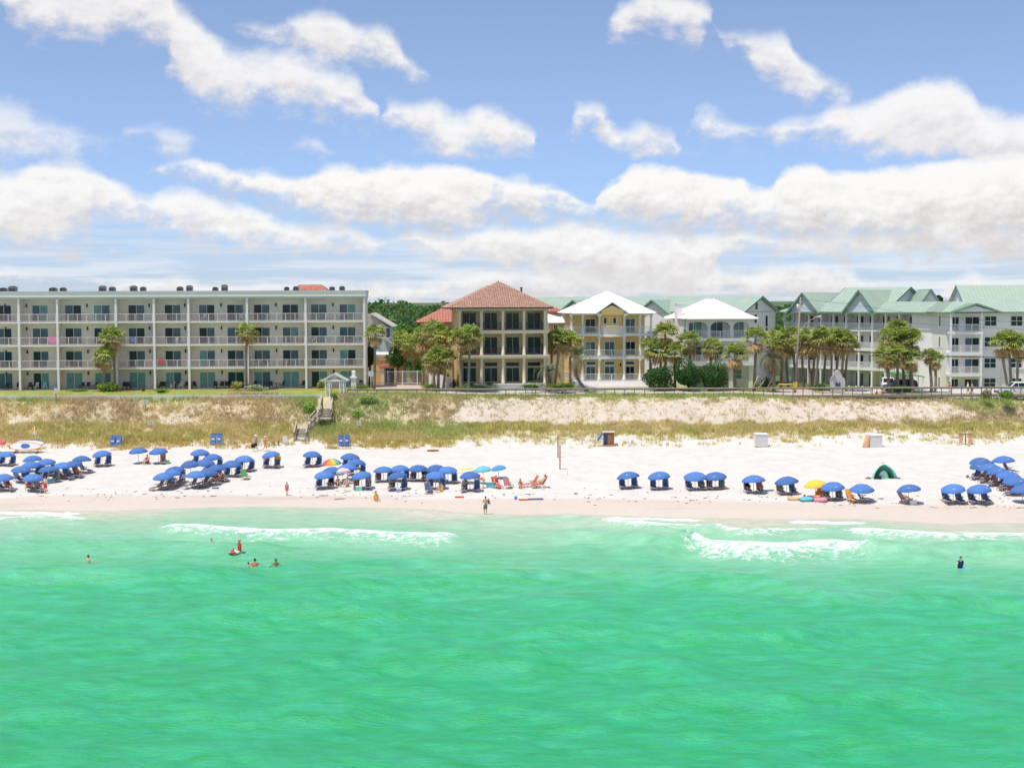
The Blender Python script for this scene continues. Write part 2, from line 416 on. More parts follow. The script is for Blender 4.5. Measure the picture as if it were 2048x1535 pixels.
# sand-coloured patches and vegetation, as the dune shows them
def in_poly_soft(px, py, pts, soft):
    """band given as (x, y_top, y_bottom) knots, 1 inside"""
    xs = [p[0] for p in pts]
    t = np.interp(px, xs, [p[1] for p in pts]); b = np.interp(px, xs, [p[2] for p in pts])
    return sstep(-soft, soft, py - t) * sstep(-soft, soft, b - py)
def veg_density(X, Y, Z):
    px, py = project(X, Y, Z)
    n = fbm(X * 0.5, Y * 0.8, 41, 4); n2 = fbm(X * 0.12, Y * 0.25, 47, 3)
    wob = (n - 0.5) * 34
    low = np.interp(px, [0, 40, 110, 200, 260, 330, 400, 520, 570, 600, 660, 690, 780, 860, 930, 1000, 1080, 1150, 1300, 1400, 1500, 1620, 1750, 1850, 1950, 2048],
                    [880, 885, 884, 888, 892, 888, 884, 882, 880, 868, 888, 884, 890, 886, 878, 868, 866, 868, 870, 872, 868, 870, 856, 864, 868, 862])
    full = sstep(5, -7, py + wob * 0.6 - low)
    fringe = 0.35 * sstep(26, 0, py + wob - low - 6) * (n > 0.5)
    bare = in_poly_soft(px, py + wob, [(880, 850, 840), (925, 812, 850), (960, 798, 850), (1100, 800, 848), (1300, 798, 845), (1500, 800, 850), (1700, 797, 846), (1850, 800, 842), (1925, 812, 836), (1970, 830, 826)], 9)
    bare2 = in_poly_soft(px, py + wob * 1.4, [(0, 832, 846), (60, 830, 850), (110, 850, 840), (250, 850, 846), (290, 832, 856), (360, 822, 854), (420, 838, 842), (470, 850, 835)], 6) * (n2 > 0.38)
    d = np.maximum(full, fringe)
    d = d * (1 - 0.88 * bare) * (1 - 0.75 * bare2)
    d = np.where(bare > 0.3, np.maximum(d, 0.26 * sstep(0.44, 0.6, n)), d)
    d = d * np.where(py > 1000, 0, 1)
    return np.clip(d, 0, 1), px, py

def build_terrain():
    xs = np.concatenate([np.linspace(-420, -76, 60), np.linspace(-75, 75, 430), np.linspace(76, 420, 60)])
    ys = np.concatenate([np.linspace(48, 118, 24), np.linspace(120, 176, 150), np.linspace(176.3, 200, 120), np.linspace(201, 236, 12)])
    X, Y = np.meshgrid(xs, ys)
    Xc = np.clip(X, -80, 80)
    Z = ground(X, Y)
    d, px, py = veg_density(X, Y, Z)
    e = Y - shore(X)
    n = fbm(X * 0.7, Y * 0.7, 51, 4); n2 = fbm(X * 0.09, Y * 0.35, 57, 4)
    dry = np.stack([0.625 + 0 * X, 0.592 + 0 * X, 0.54 + 0 * X], -1)
    wetc = np.array([0.615, 0.53, 0.44]); dune = np.array([0.61, 0.53, 0.45]); soil = np.array([0.50, 0.42, 0.25])
    line = np.interp(px, [0, 150, 300, 400, 574, 700, 860, 1000, 1150, 1300, 1500, 1650, 1800, 1900, 2048], [996, 990, 990, 990, 992, 993, 999, 996, 997, 999, 1001, 1006, 1009, 1010, 1012])
    wet = sstep(-2.5, 2.5, py - line + (n2 - 0.5) * 9 + (n - 0.5) * 5) * (Y < 175)
    c = dry * (0.90 + 0.20 * n[..., None])
    c = c * (1 - wet[..., None]) + (wetc * (0.96 + 0.09 * n2[..., None])) * wet[..., None]
    pud = sstep(0.62, 0.72, fbm(X * 0.06 + 3, Y * 0.5, 61, 3)) * sstep(1, 3, e) * sstep(8, 6, e)
    c = c * (1 - 0.10 * pud[..., None])
    dn = sstep(182, 188, Y)
    c = c * (1 - dn[..., None]) + dune * (0.93 + 0.14 * n[..., None]) * dn[..., None]
    c = c * (1 - d[..., None] * 0.85) + soil * (0.8 + 0.4 * n[..., None]) * d[..., None] * 0.85
    # the levelled land behind the dune: lawn and pale paving dust
    fl = sstep(194.5, 197, Y)
    lawn = np.array([0.26, 0.295, 0.07]) * (0.8 + 0.45 * n[..., None])
    c = c * (1 - fl[..., None]) + lawn * fl[..., None]
    uw = sstep(0.3, -1.5, e)[..., None]
    c = c * (1 - uw) + np.array([0.62, 0.60, 0.45]) * uw
    ny, nx = X.shape
    idx = np.arange(nx * ny).reshape(ny, nx)
    Q = np.stack([idx[:-1, :-1], idx[:-1, 1:], idx[1:, 1:], idx[1:, :-1]], -1).reshape(-1, 4)
    m = mat('sand_and_soil', rough=0.95, var=0.035, scale=1.6, bump=0.35, bscale=3.0, spec=0.1, attr='Col')
    me = npmesh('ground', np.stack([X, Y, Z], -1).reshape(-1, 3), Q, m, c.reshape(-1, 3))
    a = me.attributes.new('wet', 'FLOAT', 'POINT')
    a.data.foreach_set('value', (wet * sstep(-2, 0, e)).ravel().astype(np.float32))
    N = m.node_tree.nodes; L = m.node_tree.links
    at = N.new('ShaderNodeAttribute'); at.attribute_name = 'wet'
    mr = N.new('ShaderNodeMapRange'); L.new(at.outputs['Fac'], mr.inputs[0]); mr.inputs[3].default_value = 0.95; mr.inputs[4].default_value = 0.42
    L.new(mr.outputs[0], N['Principled BSDF'].inputs['Roughness'])
    struct(link('ground', me))
    # land reaching to the horizon behind
    mb = MB().add([(-2500, 235.6, 6.21), (2500, 235.6, 6.21), (6000, 9000, 6.21), (-6000, 9000, 6.21)], [(0, 1, 2, 3)])
    struct(mb.build('far_land', mat('far_land_green', (0.09, 0.13, 0.04), 0.95, 0.3, 0.02)))
build_terrain()

# ================================================================== WATER
def spectrum_field(nx, ny, dx, dy, lmin, lmax, wind=(0.25, 1.0), slope=3.4, seed=3, spread=2):
    r = np.random.default_rng(seed)
    kx = np.fft.fftfreq(nx, dx) * 2 * np.pi; ky = np.fft.fftfreq(ny, dy) * 2 * np.pi
    KX, KY = np.meshgrid(kx, ky); K = np.hypot(KX, KY); K[0, 0] = 1
    w = np.array(wind) / np.hypot(*wind)
    dirf = np.abs(KX * w[0] + KY * w[1]) / K
    amp = K ** (-slope / 2 - 0.5) * dirf ** spread
    amp[(K < 2 * np.pi / lmax) | (K > 2 * np.pi / lmin)] = 0
    ph = r.normal(size=K.shape) + 1j * r.normal(size=K.shape)
    h = np.real(np.fft.ifft2(ph * amp)); return h / h.std()

# breaking waves: crest pixels (x, y), height m, foam strength, foam trail length m (towards the sea)
BREAKERS = [
 dict(p=[(-60, 1042), (0, 1043), (60, 1039), (110, 1038), (175, 1042)], h=0.30, foam=1.0, tr=1.7),
 dict(p=[(20, 1079), (45, 1077), (75, 1078)], h=0.10, foam=0.75, tr=0.8),
 dict(p=[(322, 1062), (350, 1061), (400, 1064), (470, 1069), (560, 1072), (640, 1071), (720, 1073), (800, 1077), (860, 1079), (918, 1078)], h=0.50, foam=1.0, tr=3.0),
 dict(p=[(925, 1050), (960, 1046), (1050, 1042), (1110, 1039), (1150, 1038), (1190, 1044)], h=0.20, foam=0.12, tr=1.2),
 dict(p=[(1190, 1045), (1240, 1049), (1300, 1052), (1360, 1056), (1420, 1062)], h=0.30, foam=0.95, tr=2.2),
 dict(p=[(1408, 1060), (1440, 1062), (1500, 1070), (1560, 1066), (1600, 1067), (1660, 1065)], h=0.36, foam=0.85, tr=2.6),
 dict(p=[(1680, 1065), (1730, 1066), (1800, 1071), (1900, 1075), (2048, 1075), (2110, 1076)], h=0.34, foam=0.95, tr=3.0),
 dict(p=[(1365, 1094), (1385, 1092), (1420, 1097), (1480, 1103), (1560, 1103), (1620, 1099), (1680, 1098), (1742, 1104)], h=0.58, foam=1.0, tr=5.0),
 dict(p=[(1120, 1075), (1180, 1076), (1240, 1078), (1330, 1090), (1380, 1092)], h=0.36, foam=0.0, tr=1),
 dict(p=[(1130, 1098), (1170, 1096), (1200, 1094), (1225, 1098), (1260, 1104), (1330, 1100), (1370, 1094)], h=0.42, foam=0.5, tr=1.6),
 dict(p=[(1740, 1104), (1800, 1107), (1860, 1106), (1950, 1103), (2060, 1107)], h=0.5, foam=0.16, tr=2.5),
 dict(p=[(1020, 1160), (1080, 1152), (1130, 1149), (1200, 1148), (1300, 1152), (1370, 1156), (1420, 1157), (1490, 1160), (1560, 1172), (1640, 1186), (1740, 1187)], h=0.5, foam=0.42, tr=0.8),
 dict(p=[(640, 1178), (760, 1172), (900, 1166), (1020, 1160)], h=0.35, foam=0.0, tr=1),
 dict(p=[(0, 1096), (110, 1088), (200, 1094), (330, 1090), (450, 1100), (560, 1098)], h=0.28, foam=0.12, tr=1.5),
 dict(p=[(1780, 1215), (1850, 1211), (1960, 1209), (2080, 1211)], h=0.45, foam=0.05, tr=1),
 dict(p=[(420, 1140), (560, 1136), (700, 1128), (860, 1124), (1020, 1118)], h=0.10, foam=0.0, tr=1),
 dict(p=[(1050, 1262), (1200, 1256), (1330, 1264), (1500, 1272), (1640, 1266)], h=0.4, foam=0.0, tr=1),
 dict(p=[(420, 1232), (560, 1226), (760, 1236), (900, 1230)], h=0.34, foam=0.0, tr=1),
 dict(p=[(560, 1330), (740, 1322), (980, 1334), (1160, 1326), (1400, 1338)], h=0.34, foam=0.0, tr=1),
 dict(p=[(1250, 1410), (1450, 1400), (1680, 1412), (1900, 1402)], h=0.3, foam=0.0, tr=1),
 dict(p=[(60, 1420), (300, 1410), (560, 1424), (760, 1414)], h=0.3, foam=0.0, tr=1),
 dict(p=[(-20, 1160), (150, 1150), (330, 1152), (480, 1146)], h=0.28, foam=0.0, tr=1),
]
def build_water():
    nx, ny = 720, 640
    xs = np.linspace(-72, 72, nx)
    t = np.linspace(0, 1, ny); ys = 52 + (149 - 52) * (t ** 0.86)
    X, Y = np.meshgrid(xs, ys)
    # regular spectral fields sampled onto the grid
    g = 0.25; gx = np.arange(-80, 80, g); gy = np.arange(48, 152, g)
    def sample(fld):
        ix = np.clip((X + 80) / g, 0, len(gx) - 1.01); iy = np.clip((Y - 48) / g, 0, len(gy) - 1.01)
        i0 = ix.astype(int); j0 = iy.astype(int); fx = ix - i0; fy = iy - j0
        return (fld[j0, i0] * (1 - fx) + fld[j0, i0 + 1] * fx) * (1 - fy) + (fld[j0 + 1, i0] * (1 - fx) + fld[j0 + 1, i0 + 1] * fx) * fy
    swell = sample(spectrum_field(len(gx), len(gy), g, g, 5, 24, (0.12, 1), 2.6, 5, 5))
    chop = sample(spectrum_field(len(gx), len(gy), g, g, 0.7, 7, (0.30, 1), 2.7, 9, 1.2))
    e = Y - shore(X)
    calm = sstep(-1, -14, e)
    deep = sstep(-20, -40, e)
    Z = swell * (0.02 + 0.13 * deep) * calm + chop * (0.03 + 0.05 * deep) * (0.25 + 0.75 * calm)
    foam = np.zeros_like(X); shade = np.zeros_like(X)
    nz = fbm(X * 0.9, Y * 0.9, 71, 3) - 0.5; nlow = fbm(X * 0.16, Y * 0.3, 73, 3) - 0.5
    for w in BREAKERS:
        pts = [sea(x, y) for x, y in w['p']]
        wx = np.array([p.x for p in pts]); wy = np.array([p.y for p in pts])
        yc = np.interp(X, wx, wy) + nz * 0.5
        inr = sstep(wx[0] - 2.2, wx[0] + 1.6, X) * sstep(wx[-1] + 2.2, wx[-1] - 1.6, X)
        dd = Y - yc
        prof = np.where(dd < 0, np.exp(-(dd / 2.0) ** 2), np.exp(-(dd / 0.75) ** 2)) - 0.22 * np.exp(-((dd + 4.0) / 2.6) ** 2)
        Z += (1.35 if w['foam'] > 0.3 else 2.0) * w['h'] * inr * prof * (1 + 0.5 * nlow)
        fr = np.where(dd < 0, np.exp(-np.maximum(0, -dd) / (w['tr'] * (0.6 + 1.3 * (nlow + 0.5)))), sstep(1.1, 0.1, dd))
        foam = np.maximum(foam, w['foam'] * inr * fr * np.where(dd > -w['tr'] * 3, 1, 0))
    # swash along the shore line
    sw = np.exp(-((e + 0.5 + nz * 1.2) / 0.9) ** 2) * 1.15 * sstep(0.42, 0.62, fbm(X * 0.14, Y * 0.02, 99, 3))
    lace = 0.43 * sstep(-32, -12, e) * sstep(-0.5, -4, e) * np.clip(0.55 + 1.7 * (fbm(X * 0.11, Y * 0.16, 77, 3) - 0.5), 0, 1.4)
    wash = 0.62 * sstep(-7, -1.5, e) * sstep(1.5, -0.5, e) * np.maximum(np.exp(-((X + 7) / 11) ** 2), 0.55 * np.exp(-((X - 30) / 16) ** 2))
    foam = np.maximum(foam, np.maximum(np.maximum(sw, lace), wash))
    # swash film climbs the sand
    Z += 0.16 * sstep(-4, 0.5, e) * (0.5 + 0.8 * (fbm(X * 0.13, 0 * X, 79, 2) - 0.2))
    global WATER
    WATER = (xs, ys, Z)
    # colour of the water body by depth of the bottom below it
    dep = -e + (fbm(X * 0.10, Y * 0.22, 83, 4) - 0.5) * 14
    stops = [0, 2.6, 7.5, 15, 25, 36, 60, 95]
    cols = np.array([[.56, .57, .42], [.44, .58, .40], [.31, .56, .36], [.23, .545, .33], [.12, .49, .25], [.045, .425, .19], [.026, .39, .156], [.022, .37, .14]])
    c = np.stack([np.interp(dep, stops, cols[:, k]) for k in range(3)], -1)
    idx = np.arange(nx * ny).reshape(ny, nx)
    Q = np.stack([idx[:-1, :-1], idx[:-1, 1:], idx[1:, 1:], idx[1:, :-1]], -1).reshape(-1, 4)
    m = bpy.data.materials.new('sea_water'); m.use_nodes = True
    N = m.node_tree.nodes; L = m.node_tree.links; b = N['Principled BSDF']
    at = N.new('ShaderNodeAttribute'); at.attribute_name = 'Col'
    fa = N.new('ShaderNodeAttribute'); fa.attribute_name = 'foam'
    tcn = N.new('ShaderNodeTexCoord')
    def noise(sx, sy, det, rough=0.6, dist=0.0):
        mp = N.new('ShaderNodeMapping'); mp.inputs['Scale'].default_value = (sx, sy, 1); L.new(tcn.outputs['Object'], mp.inputs[0])
        n = N.new('ShaderNodeTexNoise'); n.inputs['Scale'].default_value = 1; n.inputs['Detail'].default_value = det
        n.inputs['Roughness'].default_value = rough; n.inputs['Distortion'].default_value = dist; L.new(mp.outputs[0], n.inputs[0]); return n.outputs['Fac']
    def mth(op, a, bb, cl=False):
        n = N.new('ShaderNodeMath'); n.operation = op; n.use_clamp = cl
        for i, v in enumerate((a, bb)):
            if isinstance(v, (int, float)): n.inputs[i].default_value = v
            else: L.new(v, n.inputs[i])
        return n.outputs[0]
    fn = noise(1.5, 2.0, 8, 0.74, 0.5)
    th = mth('SUBTRACT', mth('ADD', fa.outputs['Fac'], mth('MULTIPLY', mth('SUBTRACT', fn, 0.5), 2.1)), 0.51)
    fm = N.new('ShaderNodeMapRange'); fm.interpolation_type = 'SMOOTHSTEP'; L.new(th, fm.inputs[0]); fm.inputs[1].default_value = 0.0; fm.inputs[2].default_value = 0.55
    gate = mth('MULTIPLY', fa.outputs['Fac'], 7, True)
    fmask = mth('MULTIPLY', fm.outputs[0], gate)
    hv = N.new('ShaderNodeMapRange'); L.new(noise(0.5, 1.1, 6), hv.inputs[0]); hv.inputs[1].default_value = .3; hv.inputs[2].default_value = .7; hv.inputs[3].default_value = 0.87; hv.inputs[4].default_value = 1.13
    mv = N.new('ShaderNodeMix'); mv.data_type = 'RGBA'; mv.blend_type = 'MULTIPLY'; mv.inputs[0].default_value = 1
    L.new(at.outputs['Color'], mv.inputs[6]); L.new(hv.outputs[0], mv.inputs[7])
    # turquoise sky reflection and greener wave faces, put into the colour as noise patches
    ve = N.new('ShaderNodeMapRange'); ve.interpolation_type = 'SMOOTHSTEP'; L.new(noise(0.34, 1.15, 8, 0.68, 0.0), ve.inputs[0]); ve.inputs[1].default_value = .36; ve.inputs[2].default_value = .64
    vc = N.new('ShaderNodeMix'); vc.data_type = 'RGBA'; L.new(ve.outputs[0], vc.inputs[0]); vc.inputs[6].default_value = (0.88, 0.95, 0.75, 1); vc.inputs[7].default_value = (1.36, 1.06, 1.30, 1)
    vm = N.new('ShaderNodeMix'); vm.data_type = 'RGBA'; vm.blend_type = 'MULTIPLY'; va = N.new('ShaderNodeAttribute'); va.attribute_name = 'sky_reflect_tint'; L.new(va.outputs['Fac'], vm.inputs[0]); L.new(mv.outputs[2], vm.inputs[6]); L.new(vc.outputs[2], vm.inputs[7])
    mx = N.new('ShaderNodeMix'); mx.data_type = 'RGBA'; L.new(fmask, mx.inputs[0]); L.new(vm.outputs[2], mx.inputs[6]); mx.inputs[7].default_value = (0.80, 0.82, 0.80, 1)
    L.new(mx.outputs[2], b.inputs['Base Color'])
    rg = N.new('ShaderNodeMapRange'); L.new(fmask, rg.inputs[0]); rg.inputs[3].default_value = 0.3; rg.inputs[4].default_value = 0.9
    L.new(rg.outputs[0], b.inputs['Roughness'])
    b.inputs['IOR'].default_value = 1.33; b.inputs['Specular IOR Level'].default_value = 0.65
    bp = N.new('ShaderNodeBump'); bp.inputs['Strength'].default_value = 1.0; bp.inputs['Distance'].default_value = 0.13
    hsum = mth('ADD', noise(1.6, 4.2, 6, 0.66), mth('MULTIPLY', fmask, 0.3))
    L.new(mth('SUBTRACT', 1.0, mth('MULTIPLY', fmask, 0.7)), bp.inputs['Strength']); L.new(hsum, bp.inputs['Height']); L.new(bp.outputs[0], b.inputs['Normal'])
    me = npmesh('sea', np.stack([X, Y, Z], -1).reshape(-1, 3), Q, m, c.reshape(-1, 3))
    a = me.attributes.new('foam', 'FLOAT', 'POINT'); a.data.foreach_set('value', foam.ravel().astype(np.float32))
    a = me.attributes.new('sky_reflect_tint', 'FLOAT', 'POINT'); a.data.foreach_set('value', (0.12 + 0.88 * sstep(-8, -34, e)).ravel().astype(np.float32))
    struct(link('sea', me))
    # the open sea around and behind the viewer
    V = []; Fc = []
    for (x0, x1, y0, y1) in ((-900, 900, -900, 52.0), (-900, -71.9, 52.0, 150), (71.9, 900, 52.0, 150)):
        o = len(V); V += [(x0, y0, -0.02), (x1, y0, -0.02), (x1, y1, -0.02), (x0, y1, -0.02)]; Fc.append((o, o + 1, o + 2, o + 3))
    me = npmesh('open_sea', np.array(V), np.array(Fc), m, np.tile([.022, .35, .125], (len(V), 1)))
    a = me.attributes.new('sky_reflect_tint', 'FLOAT', 'POINT'); a.data.foreach_set('value', np.ones(len(V), np.float32))
    struct(link('open_sea', me))
build_water()
def water_z(x, y):
    xs, ys, Z = WATER; return float(Z[int(np.argmin(np.abs(ys - y))), int(np.argmin(np.abs(xs - x)))])
# ================================================================== BUILDINGS
M = dict(
 cream=mat('cream_stucco', (0.84, 0.745, 0.655), 0.85, 0.05, 0.8, 0.15, bscale=12),
 fascia=mat('cream_fascia', (0.80, 0.755, 0.66), 0.7, 0.04, 0.7),
 flash=mat('grey_flashing', (0.50, 0.55, 0.57), 0.5, 0.05, 1.0),
 white=mat('white_paint', (0.80, 0.79, 0.77), 0.6, 0.03, 2.0),
 rail=mat('weathered_white_rail', (0.78, 0.68, 0.66), 0.65, 0.08, 3.0),
 baluster=mat('grey_balusters', (0.56, 0.46, 0.45), 0.7, 0.08, 3.0),
 glass=mat('dark_glass', (0.022, 0.028, 0.042), 0.06, 0.3, 0.7, spec=0.35),
 glassb=mat('blue_glass', (0.085, 0.12, 0.165), 0.08, 0.25, 0.9, spec=0.5),
 glasst=mat('teal_curtain_glass', (0.17, 0.31, 0.31), 0.12, 0.2, 1.5, spec=0.5),
 black=mat('black_metal', (0.02, 0.02, 0.022), 0.5, 0.1, 3),
 iron=mat('dark_iron', (0.05, 0.055, 0.06), 0.5, 0.1, 3),
 acgrey=mat('rooftop_unit_metal', (0.22, 0.20, 0.175), 0.6, 0.2, 3),
 tan=mat('tan_stucco', (0.64, 0.50, 0.335), 0.85, 0.05, 0.7, 0.15, bscale=10),
 tanlight=mat('sand_stone_trim', (0.72, 0.63, 0.48), 0.8, 0.05, 1.2),
 orange=mat('orange_and_sunlit_stucco', (0.74, 0.47, 0.22), 0.85, 0.05, 0.8),  # also the tan villa's left side, where sunlight is put into the colour
 clay=mat('clay_tile', (0.45, 0.265, 0.20), 0.85, 0.32, 2.6, 0.2),
 clayred=mat('red_clay_tile', (0.50, 0.20, 0.14), 0.75, 0.2, 2.2),
 yellow=mat('yellow_stucco', (0.92, 0.635, 0.27), 0.85, 0.05, 0.7, 0.1, bscale=10),
 roofw=mat('white_metal_roof', (0.86, 0.82, 0.78), 0.5, 0.03, 1.0),
 whitew=mat('white_stucco', (0.82, 0.78, 0.74), 0.85, 0.05, 0.7, 0.1, bscale=10),
 pale=mat('pale_siding', (0.84, 0.80, 0.81), 0.8, 0.04, 0.6),
 green=mat('green_metal_roof', (0.37, 0.465, 0.375), 0.5, 0.07, 0.5),
 greend=mat('green_metal_trim', (0.17, 0.31, 0.24), 0.5, 0.08, 1.0),
 blue_wall=mat('pale_blue_siding', (0.55, 0.62, 0.68), 0.8, 0.05, 0.6),
 greyroof=mat('grey_shingle', (0.50, 0.46, 0.43), 0.85, 0.1, 2.0),
 wood=mat('weathered_wood', (0.24, 0.20, 0.165), 0.85, 0.25, 4.0, 0.3),
 woodl=mat('pale_weathered_wood', (0.42, 0.37, 0.31), 0.85, 0.2, 4.0, 0.3),
 paver=mat('pink_paver', (0.52, 0.40, 0.33), 0.9, 0.14, 1.6, 0.2),
 asphalt=mat('asphalt', (0.10, 0.10, 0.10), 0.95, 0.12, 1.0),
 concrete=mat('concrete', (0.55, 0.52, 0.48), 0.9, 0.08, 1.2),
 mulch=mat('red_mulch', (0.34, 0.15, 0.08), 0.95, 0.25, 5.0),
 patio=mat('patio_brick', (0.33, 0.22, 0.18), 0.9, 0.15, 4.0),
)
class Bld:
    def __init__(s, name, label, cat, px, py, D, rz=0.0, group=None, z=None):
        p = P(px, py, D)
        if z is not None: p.z = z
        s.root = thing(name, label, cat, p, rz, group); s.o = p; s.D = D; s.rz = rz
    def x(s, px, dd=0.0):            # local x of a photograph column at local depth dd
        c, n = math.cos(s.rz), math.sin(s.rz)
        d = ray(px, 700); t = d[0] / d[1]
        # world = o + x*(c,n) + dd*(-n,c) ; X = t*Y
        ox, oy = s.o.x - n * dd, s.o.y + c * dd
        return (t * oy - ox) / (c - t * n)
    def z(s, py, px=None, dd=0.0):
        px = px if px is not None else 1024
        lx = s.x(px, dd); Y = s.o.y + lx * math.sin(s.rz) + dd * math.cos(s.rz)
        return P(px, py, Y).z - s.o.z
    def box(s, name, m, x0, x1, y0, y1, z0, z1, parent=None):
        return MB().box(x0, x1, y0, y1, z0, z1).build(name, m, parent or s.root)
GL = ['glass', 'glassb', 'glass', 'glassb', 'glassb', 'glass', 'glasst']
def opening(root, name, x0, x1, z0, z1, y, npane=2, frame='white', w=0.08, gl=None, mid=None, child='pane'):
    """frame of bars on a wall plane at depth y (outside is -y) with its panes as sub-parts"""
    mb = MB()
    mb.box(x0, x0 + w, y - 0.07, y - 0.003, z0, z1); mb.box(x1 - w, x1, y - 0.07, y - 0.003, z0, z1)
    mb.box(x0 + w, x1 - w, y - 0.07, y - 0.003, z1 - w, z1); mb.box(x0 + w, x1 - w, y - 0.07, y - 0.003, z0, z0 + w)
    pw = (x1 - x0 - 2 * w) / npane
    for k in range(1, npane): mb.box(x0 + w + k * pw - 0.03, x0 + w + k * pw + 0.03, y - 0.065, y - 0.003, z0 + w, z1 - w)
    if mid:
        for zz in mid: mb.box(x0 + w, x1 - w, y - 0.06, y - 0.003, zz - 0.03, zz + 0.03)
    f = mb.build(name, M[frame], root)
    for k in range(npane):
        g = gl if isinstance(gl, str) else random.choice(gl or GL)
        a = x0 + w + k * pw + (0.03 if k else 0); b = x0 + w + (k + 1) * pw - (0.03 if k < npane - 1 else 0)
        MB().box(a, b, y - 0.035 - 0.012 * (k % 2), y - 0.004, z0 + w, z1 - w).build(child, M[g], f)
    return f
def railing(root, x0, x1, y, z0, h=1.06, m='rail', mb_='baluster', step=0.13, post=1.25, bw=0.032, name='railing', along='x', other=None):
    """top rail with posts as the part, its balusters joined below it as one sub-part"""
    def B(mb, a0, a1, t0, t1, zz0, zz1):
        if along == 'x': mb.box(a0, a1, y + t0, y + t1, zz0, zz1)
        else: mb.box(y + t0, y + t1, a0, a1, zz0, zz1)
    mb = MB()
    B(mb, x0, x1, -0.04, 0.04, z0 + h - 0.07, z0 + h); B(mb, x0, x1, -0.03, 0.03, z0 + 0.07, z0 + 0.12)
    n = max(1, round((x1 - x0) / post))
    for k in range(n + 1):
        c = x0 + 0.04 + (x1 - x0 - 0.08) * k / n; B(mb, c - 0.04, c + 0.04, -0.035, 0.035, z0 + 0.004, z0 + h - 0.07)
    r = mb.build(name, M[m], root)
    mb = MB(); n = int((x1 - x0) / step)
    for k in range(1, n):
        c = x0 + (x1 - x0) * k / n; B(mb, c - bw / 2, c + bw / 2, -0.015, 0.015, z0 + 0.12, z0 + h - 0.07)
    if mb.v: stuff(mb.build('balusters', M[mb_], r))
    return r
def hip_roof(B, m, x0, x1, y0, y1, ze, zr, rx0, rx1, ry0, ry1, t=0.18, name='roof_slope', ridge=None):
    """four roof slopes, each its own part; ridge line rx0..rx1 / ry0..ry1"""
    a, b, c, d = (x0, y0, ze), (x1, y0, ze), (x1, y1, ze), (x0, y1, ze)
    r0, r1 = (rx0, ry0, zr), (rx1, ry1, zr)
    out = []
    for poly in ([a, b, r1, r0] if (rx0, ry0) != (rx1, ry1) else [a, b, r0], [b, c, r1], [c, d, r0, r1] if (rx0, ry0) != (rx1, ry1) else [c, d, r0], [d, a, r0]):
        out.append(MB().slab(poly, t).build(name, m, B.root))
    mb = MB()
    for p, q in ((a, r0), (b, r1), (c, r1), (d, r0)): mb.bar(Vector(p) + Vector((0, 0, .03)), Vector(q) + Vector((0, 0, .03)), 0.16, 0.08)
    if r0 != r1: mb.bar(Vector(r0) + Vector((0, 0, .03)), Vector(r1) + Vector((0, 0, .03)), 0.16, 0.08)
    mb.build('ridge_cap', ridge or m, B.root)
    return out
def tile_face(corner_a, corner_b, apex0, apex1, w=0.32, c=0.36):
    """barrel tiles in courses over a trapezoid roof face (eave a-b, ridge apex0-apex1)"""
    A, Bv, R0, R1 = map(Vector, (corner_a, corner_b, apex0, apex1))
    ux = (Bv - A).normalized(); L = (Bv - A).length
    up = (R0 - A) - ux * (R0 - A).dot(ux); H = up.length; up.normalize()
    n = ux.cross(up).normalized()
    l0 = (R0 - A).dot(ux) / H; l1 = (L - (R1 - A).dot(ux)) / H
    mb = MB(); rows = int(H / c)
    for j in range(rows):
        h0 = j * c; h1 = (j + 1) * c + 0.05
        xa = l0 * h0; xb = L - l1 * h0
        k = math.ceil(xa / w)
        while (k + 1) * w <= xb + 0.05:
            x0 = k * w
            V = []
            jit = random.uniform(-0.012, 0.012)
            for hh, lift in ((h0, 0.075 + jit), (h1, 0.02)):
                for fx, fz in ((0.02, 0), (0.28, 0.8), (0.5, 1), (0.72, 0.8), (0.98, 0)):
                    V.append(A + ux * (x0 + fx * w) + up * hh + n * (lift * 0.9 + fz * 0.085))
            mb.add(V, [(i, i + 1, i + 6, i + 5) for i in range(4)] + [(0, 5, 5, 0)[:0] or (0, 4, 3, 2, 1)[::1]], 0, False)
            k += 1
    return mb

